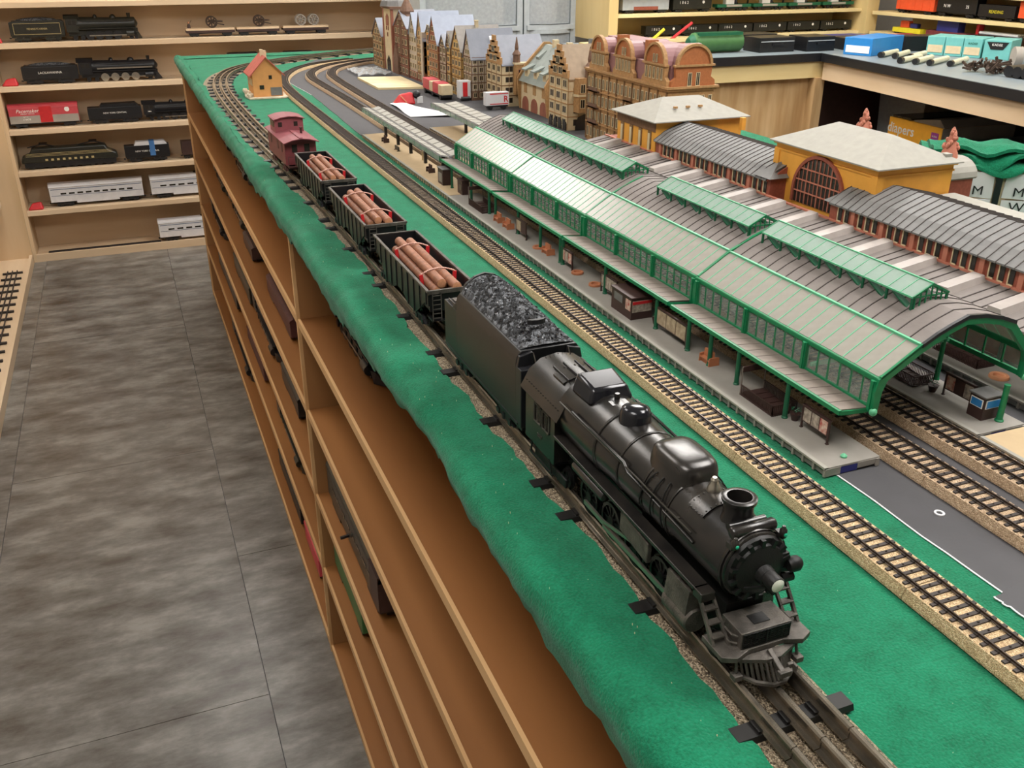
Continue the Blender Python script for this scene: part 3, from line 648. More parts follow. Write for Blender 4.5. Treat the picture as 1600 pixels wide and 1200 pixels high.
cm.rings(rows, False, False, False)
coal = P(ten, 'coal_load', cm, 'coal', kind='stuff')
cl = MB()
for i in range(260):
    t = rc.uniform(-.92, .92); y = rc.uniform(.016, .140); x = t*.0215
    z = .0735+.0135*(1-t*t)**.8*min(1, (y-.004)/.05)*(.55+.45*min(1, (y-.0125)/.131*1.4)); r = rc.uniform(.0008, .0019)
    q = [(x+r*rc.uniform(.5, 1.3)*math.cos(a), y+r*rc.uniform(.5, 1.3)*math.sin(a), z+rc.uniform(-.0004, .0003)) for a in (0, 1.3, 2.5, 3.8, 5)]
    cl.add(q+[(x+r*.3*rc.uniform(-1, 1), y+r*.3*rc.uniform(-1, 1), z+r*rc.uniform(.6, 1.1))], [(0, 1, 5), (1, 2, 5), (2, 3, 5), (3, 4, 5), (4, 0, 5)])
P(ten, 'coal_lump', cl, 'gloss', kind='stuff')
hc = MB(); 
for i in range(9):
    a = -.9+1.8*i/8
hc.prism([(-.0075+.001*0, .0335), (-.0045, .0312), (0, .0305), (.0045, .0312), (.0075, .0335), (.0045, .0342), (0, .0340), (-.0045, .0342)], 'z', .0830, .0868)
P(ten, 'coal_hatch', hc, 'blk')
P(ten, 'hatch_rim', MB().sweep([(-.0215, .1455, .0735), (-.017, .1455, .0795), (-.009, .1455, .0852), (0, .1455, .0875), (.009, .1455, .0852), (.017, .1455, .0795), (.0215, .1455, .0735)], [(-.0015, -.002), (.0015, -.002), (.0015, .001), (-.0015, .001)]), 'blk')
P(ten, 'frame', MB().bx(-.0245, .0245, .002, L-.002, .0115, .0152), 'blk')
tw_ = wheelset(.0062, .0172, 'wheelset', 0, False)
def truck(T, yc, m='blk', wb=.020):
    t = MB()
    for s in (-1, 1):
        x = s*.0222
        t.hexa([(x-.0014, yc-wb*.8, .0048), (x+.0014, yc-wb*.8, .0048), (x+.0014, yc+wb*.8, .0048), (x-.0014, yc+wb*.8, .0048), (x-.0014, yc-wb*.45, .0110), (x+.0014, yc-wb*.45, .0110), (x+.0014, yc+wb*.45, .0110), (x-.0014, yc+wb*.45, .0110)])
        for d in (-.5, .5): t.bx(x-.0024, x+.0024, yc+wb*d-.0024, yc+wb*d+.0024, .0038, .0086)
        t.cyl((x+s*.001, yc, .004), (x+s*.001, yc, .0095), .0020, n=8)
    t.bx(-.021, .021, yc-.003, yc+.003, .006, .0105)
    p = P(T, 'truck', t, m)
    for d in (-.5, .5):
        o = bpy.data.objects.new('wheelset', tw_); C.objects.link(o); o.parent = p; o.location = (0, yc+wb*d, .0062)
truck(ten, .040, wb=.024); truck(ten, .140, wb=.024)
P(ten, 'drawbar', MB().bar((0, -.012, .012), (0, .004, .012), .004, .002), 'blk')
P(ten, 'coupler', MB().bx(-.002, .002, L-.004, L+.016, .0085, .0115).bx(-.004, .004, L+.012, L+.019, .0075, .0125), 'locod', bevel=.0005)

# ================================================================== hopper cars with log loads
def hopper(y0, label, lsh):
    T = thing('hopper_car', label, 'train car', (OX-(0 if y0 < 1.2 else .0025), y0, RZ), 'black hopper cars')
    Lh = .203; Wt = .0245; zt = .0445
    m = MB(); t = .0013
    # sides: profile in y-z with the sloped hopper bottoms
    prof = [(0, .0300), (.012, .0300), (.045, .0085), (.075, .0085), (.090, .0150), (.113, .0150), (.128, .0085), (.158, .0085), (.191, .0300), (Lh, .0300), (Lh, zt), (0, zt)]
    for s in (-1, 1): m.prism(prof, 'x', *sorted((s*Wt, s*(Wt-t))))
    m.bx(-Wt+t, Wt-t, 0, t, .024, zt); m.bx(-Wt+t, Wt-t, Lh-t, Lh, .024, zt)
    body = P(T, 'body', m, 'blk2')
    fl = MB(); fl.bx(-Wt+t, Wt-t, t, Lh-t, .0255, .0275)
    SP(body, 'floor', fl, 'locod')
    rim = MB()
    for s in (-1, 1): rim.bx(*sorted((s*(Wt+.0012), s*(Wt-.0016))), -.0008, Lh+.0008, zt-.001, zt+.0010)
    rim.bx(-Wt, Wt, -.0014, .0012, zt-.0028, zt+.0010); rim.bx(-Wt, Wt, Lh-.0012, Lh+.0014, zt-.0028, zt+.0010)
    SP(body, 'top_rim', rim, 'cast')
    for s in (-1, 1):
        for k in range(10):
            y = .006+k*(Lh-.012)/9; zb = .0305
            for (ya, za), (yb, zb2) in zip(prof[:9], prof[1:10]):
                if ya <= y <= yb and yb > ya: zb = za+(zb2-za)*(y-ya)/(yb-ya)
            SP(body, 'side_rib', MB().bx(*sorted((s*Wt, s*(Wt+.0011))), y-.0011, y+.0011, zb+.0005, zt-.001), 'blk')
    P(T, 'center_sill', MB().bx(-.004, .004, -.004, Lh+.004, .0085, .0135).bx(-.021, .021, .0005, .014, .0135, .0155).bx(-.021, .021, Lh-.014, Lh-.0005, .0135, .0155).bx(-.016, .016, .045, .158, .0070, .0150), 'blk')
    lad = MB()
    for s in (-1, 1):
        for k in range(6): lad.bx(*sorted((s*.0120, s*.0205)), -.0022, -.0016, .0175+k*.0045, .0182+k*.0045)
        lad.bx(s*.0120-.0004, s*.0120+.0004, -.0022, -.0014, .015, .0435); lad.bx(s*.0205-.0004, s*.0205+.0004, -.0022, -.0014, .015, .0435)
    P(T, 'ladder', lad, 'cast')
    truck(T, .034); truck(T, Lh-.034)
    P(T, 'coupler', MB().bx(-.002, .002, -.020, .002, .0085, .0115).bx(-.004, .004, -.0215, -.015, .0075, .0125), 'locod', bevel=.0005)
    P(T, 'coupler', MB().bx(-.002, .002, Lh-.002, Lh+.013, .0085, .0115).bx(-.004, .004, Lh+.010, Lh+.016, .0075, .0125), 'locod', bevel=.0005)
    seal = MB().lathe([(.0036, -.0001), (.0036, .0002), (.0028, .0002), (.0028, -.0001)], (-Wt-.0002, .028, .0300), 'x', 14)
    P(T, 'round_emblem', seal, 'cast')
    # log load
    Ld = thing('log_load', 'bundle of brown logs in red stakes inside '+lsh, 'logs', (T.location.x, y0, RZ+.0280), 'log loads')
    bunk = MB()
    for y in (.045, .135): bunk.bx(-.0165, .0165, y-.003, y+.003, 0, .0045)
    P(Ld, 'bunk', bunk, 'red')
    rl = random.Random(int(y0*100)); r = .0047
    spots = [(-.0102, .0048+r), (-.0002, .0046+r), (.0100, .0048+r), (-.0054, .0128+r), (.0050, .0128+r)]
    for i, (x, z) in enumerate(spots):
        a = .024+rl.uniform(-.012, .004)-(.012 if i > 2 else 0); e = .162+rl.uniform(-.004, .006); r1 = r*rl.uniform(.92, 1.06)
        o = P(Ld, 'log', MB().lathe([(r1*.95, a), (r1, a+.002), (r1*.97, (a+e)/2), (r1, e)], (x, 0, z), 'y', 12, False, False), 'log', 60)
        SP(o, 'log_end', MB().lathe([(r1*.95, a), (r1*.6, a-.0003), (.0002, a-.0004)], (x, 0, z), 'y', 12, False, True).lathe([(r1, e), (r1*.6, e+.0003), (.0002, e+.0004)], (x, 0, z), 'y', 12, False, True), 'logend')
    for y in (.045, .135):
        for s in (-1, 1): P(Ld, 'stake', MB().bar((s*.0162, y, 0), (s*.0175, y, .0185), .0022, .0036), 'red')
        ch = MB()
        for k in range(22):
            t = -1+2*k/21; x = t*.017; z = .0190+.0045*(1-t*t)*(1 if abs(t) < .95 else 0)
            ch.sph((x, y, z), .0012, .0012, .0009, 6, 4)
        P(Ld, 'chain', ch, 'chain', 60, kind='stuff')
    return T
hopper(.800, 'black hopper car of logs right behind the tender', 'the hopper behind the tender')
hopper(1.043, 'middle of the three black hopper cars of logs', 'the middle hopper')
hopper(1.284, 'black hopper car of logs coupled to the red caboose', 'the hopper next to the caboose')

# ================================================================== caboose
cbx = thing('caboose', 'dull red caboose with cupola at the end of the log train', 'train car', (.2535, 1.530, RZ), rz=.035)
m = MB(); Lc = .165; Wc = .0255
m.bx(-Wc, Wc, .012, Lc-.012, .0160, .0535)
m.prism([(-Wc, .0535), (0, .0575), (Wc, .0535)], 'y', .012, Lc-.012)
bd = P(cbx, 'body', m, 'cab')
for s in (-1, 1):
    for y in (.030, .062, .12): SP(bd, 'side_window', MB().bx(*sorted((s*Wc, s*(Wc+.0006))), y, y+.011, .034, .048), 'cabd')
for x in (-.014, .006): SP(bd, 'end_window', MB().bx(x, x+.0085, .0112, .012, .036, .048), 'dkwin')
r = MB(); A = [(-.0285, .0528), (-.0140, .0572), (0, .0590), (.0140, .0572), (.0285, .0528)]
r.prism(A+[(x, z-.0014) for x, z in reversed(A)], 'y', .000, Lc)
P(cbx, 'roof', r, 'cabroof')
P(cbx, 'roof_walk', MB().bx(-.003, .003, .002, .075, .0588, .0600), 'cabroof')
c = MB(); c.bx(-.0235, .0235, .088, .132, .054, .0775)
cu = P(cbx, 'cupola', c, 'cabroof')
for x in (-.0155, .0105): SP(cu, 'cupola_window', MB().bx(x-.003, x+.0035, .0874, .0881, .0640, .0715), 'dkwin')
for s in (-1, 1): SP(cu, 'cupola_window', MB().bx(*sorted((s*.0234, s*.0241)), .097, .122, .063, .072), 'dkwin')
r = MB(); A = [(-.0260, .0765), (-.013, .0800), (0, .0812), (.013, .0800), (.0260, .0765)]
r.prism(A+[(x, z-.0013) for x, z in reversed(A)], 'y', .084, .136); SP(cu, 'cupola_roof', r, 'cabroof')
P(cbx, 'chimney', MB().cyl((.012, .055, .056), (.012, .055, .066), .002).cyl((.012, .055, .066), (.012, .055, .0675), .003), 'cabd')
rl = MB()
for y in (.002, Lc-.002):
    rl.bx(-.023, .023, y-.0005, y+.0005, .0300, .0310)
    for x in (-.023, -.012, .012, .023): rl.bx(x-.0005, x+.0005, y-.0005, y+.0005, .0150, .0310)
    rl.bx(-.0235, .0235, min(y, y+.01*(1 if y < .1 else -1)), max(y, y+.01*(1 if y < .1 else -1)), .0140, .0155)
P(cbx, 'end_railing', rl, 'cabd')
P(cbx, 'frame', MB().bx(-.022, .022, .004, Lc-.004, .0115, .0155), 'cabd')
truck(cbx, .036, 'cabd', .018); truck(cbx, Lc-.036, 'cabd', .018)
P(cbx, 'coupler', MB().bx(-.002, .002, -.018, .006, .0085, .0115), 'locod')
# ================================================================== platforms
HP = .0085
pan_me = MB()
pan_me.bx(-.0048, .0048, -.0006, .0004, .0008, .0062)
pan_me = pan_me.mesh('side_panel', 'platd')
def platform(label, x0, x1, y0, y1, top, near_panels=True):
    T = thing('station_platform', label, 'platform', ((x0+x1)/2, y0, .0012))
    P(T, 'deck', MB().bx(x0-.0008, x1+.0008, y0, y1, HP-.0018, HP), top, ab=True, bevel=.0003)
    P(T, 'edge_strip', MB().bx(x0-.0012, x0+.0024, y0, y1, HP-.0012, HP+.0003), 'roofl', ab=True)
    P(T, 'skirt', MB().bx(x0+.0012, x1-.0012, y0+.0012, y1-.0012, .0013, HP-.0018), 'platd', ab=True)
    n = int((y1-y0)/.0122); pitch = (y1-y0-.001)/n
    fr = []
    for k in range(n+1):
        y = y0+.0005+k*pitch
        fr.append(y)
    post = MB().bx(-.0009, .0012, -.0010, .0010, .0013, HP-.0018).mesh('side_post', K[top])
    for y in fr: inst(T, 'side_post', post, (x0, y, 0), ab=True).location.z = -.0012
    pan = MB(); pan.bx(.0006, .0013, -.0040, .0040, .0018, .0052); pan.prism([(-.0040, .0050), (.0040, .0050), (.0028, .0060), (0, .0064), (-.0028, .0060)], 'x', .0006, .0013)
    pm = pan.mesh('side_panel', 'roofd')
    for a, b in zip(fr, fr[1:]): inst(T, 'side_panel', pm, (x0-.0001, (a+b)/2, 0), ab=True).location.z = -.0012
    e = MB()
    w = (x1-x0)
    e.bx(x0, x0+.004, y0-.0006, y0+.0012, .0013, HP-.001); e.bx(x1-.003, x1, y0-.0012, y0+.0012, .0013, HP-.001); e.bx(x0+.004, x0+w*.28, y0-.0004, y0+.001, .0013, HP-.001); e.bx(x0+w*.6, x1-.003, y0-.0004, y0+.001, .003, HP-.001)
    P(T, 'end_wall', e, top, ab=True)
    P(T, 'end_opening', MB().bx(x0+w*.28, x0+w*.6, y0, y0+.0012, .0013, HP-.002), 'navy', ab=True)
    return T
p1 = platform('long grey platform nearest the black train with arched side panels', .4335, .4825, .4605, 1.335, 'plat')
platform('beige platform beyond the grey one under the black-post canopy', .4335, .4825, 1.337, 1.875, 'beige')
platform('grey platform with green post under the open hall end', .5785, .6275, .459, 1.335, 'plat')
platform('beige platform end piece at the right picture edge', .578, .627, .12, .4555, 'beige')
platform('pale platform with terracotta ring seat behind the dark gap', .6585, .710, .43, 1.335, 'plat')
platform('far beige platform under the grey canopy beyond the hall', .582, .66, 1.45, 1.9, 'beige')

# ================================================================== platform furniture
def board(label, x, y0, y1, h, pics, zb=HP):
    T = thing('notice_board', label, 'sign', (x, y0, zb), 'platform notice boards')
    for y in (y0, y1): P(T, 'leg', MB().bx(x-.0006, x+.0006, y-.0007, y+.0007, zb, zb+h).bx(x-.0011, x+.0011, y-.0011, y+.0011, zb, zb+.0008), 'dbrn', ab=True)
    P(T, 'panel', MB().bx(x-.0004, x+.0004, y0, y1, zb+.006, zb+h-.001), 'dbrn', ab=True)
    P(T, 'cap', MB().bx(x-.0012, x+.0012, y0-.001, y1+.001, zb+h-.0012, zb+h), 'dbrn', ab=True)
    n = len(pics); L = (y1-y0-.002)/n
    for k, c in enumerate(pics):
        ya = y0+.001+k*L
        P(T, 'poster', MB().bx(x-.0008, x-.0004, ya+.0006, ya+L-.0006, zb+.0072, zb+h-.0024), c, ab=True)
postera = mat('poster_red', '#a8453f', .6, col2='#d8c9b6', vs=260); posterb = mat('poster_grey', '#6f675f', .6, col2='#b9ac9c', vs=300); posterc = mat('poster_tan', '#8f7d66', .6, col2='#b8a88d', vs=200)
board('notice board with three posters at the near platform end', .458, .490, .521, .0205, [postera, posterb, posterb])
board('long blank notice board between green posts', .456, .691, .7465, .0235, [posterc, posterc, posterc])
board('notice board half hidden behind the dark kiosk', .4555, .83, .866, .0225, [posterb, posterb, posterb])
board('red notice board between the two ring seats', .4555, .941, .9705, .0215, [postera, posterb, postera])
board('brown notice board far along the near platform', .4535, 1.075, 1.108, .0225, ['dbrn', posterc])
board('notice board with red and white posters beside the blue-windowed kiosk', .6075, .494, .5245, .0215, [posterb, 'dbrn', postera])
def bench(label, x, y, m='tan'):
    T = thing('platform_bench', label, 'bench', (x, y, HP), 'platform benches')
    P(T, 'seat', MB().bx(-.0050, .0050, -.0076, .0076, .0040, .0054), m); P(T, 'base', MB().bx(-.0035, .0035, -.0070, .0070, 0, .0040), m)
    P(T, 'backrest', MB().hexa([(-.0010, -.0075, .0054), (.0010, -.0075, .0054), (.0010, .0075, .0054), (-.0010, .0075, .0054), (-.0009, -.0068, .0128), (.0009, -.0068, .0128), (.0009, .0068, .0128), (-.0009, .0068, .0128)]), m)
    for s in (-1, 1): P(T, 'side_support', MB().prism([(-.0056, 0), (-.0052, .0075), (-.0030, .0080), (.0030, .0080), (.0052, .0075), (.0056, 0)], 'y', s*.0078-.0006, s*.0078+.0006), m)
bench('terracotta double bench between green posts on the near platform', .4585, .655)
bench('brown bench just past the ring seat far along platform', .4565, 1.012); bench('second farthest brown bench under the near canopy', .4535, 1.137); bench('farthest brown bench under the near canopy', .4535, 1.171)
def ring(label, x, y, m='tan', r=.0072):
    T = thing('ring_seat', label, 'bench', (x, y, HP), 'ring seats')
    P(T, 'seat', MB().lathe([(r, 0), (r*1.03, .0012), (r*.95, .0026), (r*.62, .0026), (r*.55, .0016), (r*.55, .0004)], n=20), m, 50); P(T, 'planting', MB().lathe([(r*.55, .0006), (r*.1, .0014)], n=12), m, 50)
ring('round terracotta ring seat on the pale third platform', .6795, .5325, 'terr', .0085); ring('round brown seat beside the dark kiosk', .4575, .885); ring('round brown seat between two green posts', .4572, .930); ring('round brown seat far along the near platform', .4545, 1.0385)
def planter(label, x, y):
    T = thing('planter', label, 'planter', (x, y, HP), 'platform planters')
    P(T, 'pot', MB().lathe([(.0026, 0), (.0042, .0055), (.0047, .0062), (.0040, .0062)], n=14), 'dbrn', 40)
    lf = MB(); r = random.Random(5)
    for i in range(26):
        a = r.uniform(0, 2*PI); d = r.uniform(0, .0038); z = .0058+r.uniform(0, .004); q = (d*math.cos(a), d*math.sin(a), z)
        lf.add([q, (q[0]+.0012*math.cos(a+.7), q[1]+.0012*math.sin(a+.7), z+.0008), (q[0]+.0012*math.cos(a-.7), q[1]+.0012*math.sin(a-.7), z+.0010)], [(0, 1, 2)])
    P(T, 'plant', lf, 'grnd', kind='stuff')
planter('dark planter between stair railing and notice board', .4605, .5325); planter('dark planter at the foot of hall post on second platform', .6035, .5325)
planter('small pot beside the kiosk on the near platform', .462, .757)
def stairwell(label, x0, x1, y0, y1, sign=False):
    T = thing('stair_railing', label, 'railing', ((x0+x1)/2, y0, HP), 'platform stairwells')
    P(T, 'stair_pit', MB().bx(x0+.001, x1-.001, y0, y1, HP+.0001, HP+.0006), 'dkwin', ab=True)
    for a, b in (((x0, y0), (x0, y1)), ((x1, y0), (x1, y1)), ((x0, y0), (x1, y0))):
        m = MB(); m.bar((*a, HP+.0095), (*b, HP+.0095), .0009); m.bar((*a, HP+.001), (*b, HP+.001), .0008)
        n = int(math.hypot(b[0]-a[0], b[1]-a[1])/.0017)
        for k in range(n+1):
            t = k/n; x = a[0]+(b[0]-a[0])*t; y = a[1]+(b[1]-a[1])*t; m.bx(x-.0003, x+.0003, y-.0003, y+.0003, HP, HP+.0095)
        P(T, 'railing', m, 'dbrn', ab=True)
    st = MB()
    for k in range(5): st.bx(x0+.0012, x1-.0012, y0+.002+k*(y1-y0-.004)/5, y0+.002+(k+1)*(y1-y0-.004)/5, HP+.0006, HP+.0007+.0006*(k+1))
    P(T, 'steps', st, 'dbrn', ab=True)
    if sign:
        for x in (x0, x1): P(T, 'sign_post', MB().bx(x-.0004, x+.0004, y1-.0005, y1+.0005, HP, HP+.026), 'canopy', ab=True)
        P(T, 'sign', MB().bx(x0, x1, y1-.0006, y1+.0006, HP+.021, HP+.026), 'dbrn', ab=True)
stairwell('dark railed stairwell with overhead sign on the near platform', .4465, .470, .5435, .588, True)
stairwell('far railed stairwell under the near canopy', .446, .468, 1.218, 1.275, True)
stairwell('fenced stairwell on the second platform below the hall end', .594, .616, .545, .58)
stairwell('dark brown fenced stairwell on the third platform', .6745, .6955, .553, .605)
def kiosk(label, x0, x1, y0, y1, h, win, rm='dbrn'):
    T = thing('platform_kiosk', label, 'kiosk', ((x0+x1)/2, y0, HP), 'platform kiosks')
    b = P(T, 'body', MB().bx(x0, x1, y0, y1, HP, HP+h), 'dbrn', ab=True)
    for wd in win: SP(b, 'window', MB().bx(*wd[:6]), wd[6], ab=True)
    P(T, 'roof', MB().bx(x0-.0012, x1+.0012, y0-.0012, y1+.0012, HP+h, HP+h+.0016), rm, ab=True, bevel=.0004)
kiosk('dark news kiosk with poster windows on the near platform', .443, .467, .775, .818, .0225, [(.4426, .4431, .777, .787, HP+.009, HP+.020, postera), (.4426, .4431, .794, .812, HP+.012, HP+.020, 'roofd'), (.444, .466, .7745, .7751, HP+.008, HP+.020, posterb), (.444, .466, .7742, .7746, HP+.0165, HP+.0195, 'red')])
kiosk('small dark kiosk with blue windows on the second platform', .5985, .6165, .4755, .4905, .0195, [(.5981, .5986, .477, .489, HP+.010, HP+.0175, 'txtw'), (.5979, .5982, .4778, .4882, HP+.0107, HP+.0168, 'navyb'), (.600, .615, .475, .4756, HP+.010, HP+.0175, 'txtw'), (.6008, .6142, .4746, .4751, HP+.0107, HP+.0168, 'navyb')], 'roofd')
kiosk('black kiosk at the far end of the near canopy', .455, .466, 1.33, 1.352, .020, [(.4546, .4551, 1.333, 1.342, HP+.006, HP+.015, 'dkwin')])
solo('green_finial', MB().lathe([(.0024, 0), (.0026, .0012), (.0015, .0024), (.0003, .003)], n=12), 'grnl', 'small pale green cap lying on the near platform end', 'cap', (.457, .4695, HP), smooth=50)
solo('steel_washer', MB().lathe([(.0021, 0), (.0036, 0), (.0036, .0008), (.0021, .0008), (.0021, 0)], n=24, c0=False, c1=False), 'silver', 'white metal washer lying on dark grey paper between tracks', 'washer', (.4758, .3923, .0008), smooth=40)

# ================================================================== station hall
HY = [.4745, .722, .966, 1.2, 1.437]
hall = thing('station_hall', 'green station hall with sloping glazing and grey curved roof', 'building', (.557, .4745, HP))
NP = 18
LS = [(.5165, .0872), (.530, .0945), (.5425, .0998), (.5570, .1050)]           # left roof slope
RS = [(.5570, .1050), (.5750, .1035), (.5920, .0995), (.6080, .0935)]           # right roof slope
def pitchmesh(name, prof, w, th, m, seam=True):
    mb = MB(); up = prof; dn = [(x, z-th) for x, z in prof]
    mb.prism(up+dn[::-1], 'y', .0005, w-.0005)
    return mb.mesh(name, m)
def seammesh(prof, h=.0009):
    mb = MB(); mb.prism([(x, z+h*.7) for x, z in prof]+[(x, z-.0006) for x, z in prof[::-1]], 'y', -.0004, .0004); return mb.mesh('roof_seam', 'seam')
seamL, seamR = seammesh(LS), seammesh(RS)
GB0, GT0 = (.4835, .0672), (.5165, .0878)
barL = MB().prism([GB0, GT0, (GT0[0], GT0[1]-.0012), (GB0[0], GB0[1]-.0012)], 'y', -.0005, .0005).mesh('glazing_bar', 'grnl')
barR = MB().prism([(.6080, .0930), (.6300, .0690), (.6300, .0676), (.6080, .0916)], 'y', -.0005, .0005).mesh('glazing_bar', 'grnl')
for si in range(4):
    y0, y1 = HY[si]+(.001 if si else 0), HY[si+1]-.001; w = (y1-y0)/NP
    dz = 0.0006*(si % 2)
    rp = pitchmesh('roof_panel', LS, w, .0008, 'roofg'); rq = pitchmesh('roof_panel', RS, w, .0008, 'roofg')
    gp = pitchmesh('glass_pane', [GB0, GT0], w, .0006, 'gpane'); gr = pitchmesh('glass_pane', [(.6080, .0926), (.6300, .0686)], w, .0006, 'gpane')
    for k in range(NP):
        y = y0+k*w
        inst(hall, 'roof_panel', rp, (0, y, dz), ab=True); inst(hall, 'roof_panel', rq, (0, y, dz), ab=True)
        inst(hall, 'glass_pane', gp, (0, y, dz), ab=True); inst(hall, 'right_glass_pane', gr, (0, y, dz), ab=True)
    for k in range(NP+1):
        y = y0+k*w
        inst(hall, 'roof_seam', seamL, (0, y, dz), ab=True); inst(hall, 'roof_seam', seamR, (0, y, dz), ab=True)
        inst(hall, 'glazing_bar', barL, (0, y, dz+.0003), ab=True); inst(hall, 'right_glazing_bar', barR, (0, y, dz+.0003), ab=True)
    # eaves, purlin, lower beams
    P(hall, 'eave_beam', MB().bx(.4815, .4858, y0, y1, .0620+dz, .0668+dz), 'grn', ab=True, bevel=.0012)
    P(hall, 'eave_beam', MB().bx(.6285, .6325, y0, y1, .0630+dz, .0682+dz), 'grn', ab=True, bevel=.0010)
    P(hall, 'purlin', MB().bx(.5155, .5180, y0, y1, .0865+dz, .0890+dz), 'grnl', ab=True)
    P(hall, 'bottom_beam', MB().bx(.4815, .4840, y0, y1, .0385+dz, .0425+dz), 'grn', ab=True)
    P(hall, 'bottom_beam', MB().bx(.6305, .6330, y0, y1, .0425+dz, .0465+dz), 'grn', ab=True)
    # wall columns, mullions, panes
    nb = 3; bw = (y1-y0)/nb
    for k in range(nb+1):
        y = y0+k*bw; c = MB(); yy = min(max(y, y0+.0026), y1-.0026)
        c.bx(.4800, .4845, yy-.0026, yy+.0026, .0385+dz, .0640+dz); c.bx(.4790, .4800, yy-.0012, yy+.0012, .0400+dz, .0640+dz)
        P(hall, 'wall_column', c, 'grn', ab=True)
        P(hall, 'wall_column', MB().bx(.6300, .6335, yy-.002, yy+.002, .0425+dz, .0640+dz), 'grn', ab=True)
    for k in range(nb):
        ya, yb = y0+k*bw+.0026, y0+(k+1)*bw-.0026; nn = 6; pw = (yb-ya)/nn
        for j in range(nn):
            P(hall, 'window_pane', MB().bx(.4826, .4829, ya+j*pw+.0004, ya+(j+1)*pw-.0004, .0425+dz, .0620+dz), 'cpane', ab=True)
            if j: P(hall, 'mullion', MB().bx(.4820, .4836, ya+j*pw-.0005, ya+j*pw+.0005, .0425+dz, .0620+dz), 'grn', ab=True)
        m = MB()
        for z in ((.0480, .0560) if si else (.0560,)): m.bx(.4824, .4832, ya, yb, z-.0003+dz, z+.0003+dz)
        if si: P(hall, 'transom', m, 'grn', ab=True)
        P(hall, 'right_window', MB().bx(.6316, .6320, ya, yb, .0465+dz, .0630+dz), 'cpane', ab=True)
        m = MB()
        for j in range(1, 4): m.bx(.6310, .6326, ya+(yb-ya)*j/4-.0005, ya+(yb-ya)*j/4+.0005, .0465+dz, .0630+dz)
        P(hall, 'right_mullion', m, 'grn', ab=True)
# end frames (near end, joints, far end)
def end_frame(y, t, solid):
    out = [(.4805, .0385), (.4795, .0560), (.4815, .0660), (.5155, .0868), (.5420, .0985), (.5570, .1038), (.5750, .1024), (.5920, .0985), (.6080, .0925), (.6310, .0680), (.6340, .0560), (.6340, .0425)]
    n = len(out); k = .0055
    inn = [(.4850, .0385), (.4862, .0555), (.4895, .0640), (.5175, .0815), (.5425, .0935), (.5570, .0985), (.5745, .0972), (.5900, .0938), (.6040, .0880), (.6240, .0665), (.6280, .0560), (.6290, .0425)]
    m = MB()
    for i in range(n-1):
        a, b, c, d = out[i], out[i+1], inn[i+1], inn[i]
        m.hexa([(a[0], y, a[1]), (b[0], y, b[1]), (c[0], y, c[1]), (d[0], y, d[1]), (a[0], y+t, a[1]), (b[0], y+t, b[1]), (c[0], y+t, c[1]), (d[0], y+t, d[1])])
    P(hall, 'end_frame', m, 'grn', ab=True)
for i, y in enumerate(HY): end_frame(y-.0016 if i < 4 else y-.002, .0034, True)
for x, y in ((.4815, .4735), (.6325, .4735)): P(hall, 'ball_finial', MB().sph((x, y, .0395 if x < .5 else .043), .0032, .0030, .0032, 12, 8), 'grnl', 60, ab=True)
gut = MB()
for i in (1, 2, 3):
    y = HY[i]; A = [(.4835, .0668), (.5165, .0880), (.5425, .1000), (.5570, .1052)]
    gut.prism([(x, z+.0012) for x, z in A]+[(x, z-.0010) for x, z in A[::-1]], 'y', y-.0016, y+.0016)
    P(hall, 'joint_flashing', gut, 'grn', ab=True); gut = MB()
A = [(.5170, .0892), (.530, .0962), (.5425, .1014), (.5570, .1064), (.5750, .1048), (.5920, .1008), (.6080, .0948)]
P(hall, 'front_edge', MB().prism(A+[(x, z-.0030) for x, z in A[::-1]], 'y', HY[0]-.0022, HY[0]+.0004), 'benchedge', ab=True)
P(hall, 'front_edge', MB().prism([(.4830, .0680), (.5170, .0892), (.5170, .0868), (.4830, .0656)], 'y', HY[0]-.0016, HY[0]+.0004), 'grn', ab=True)
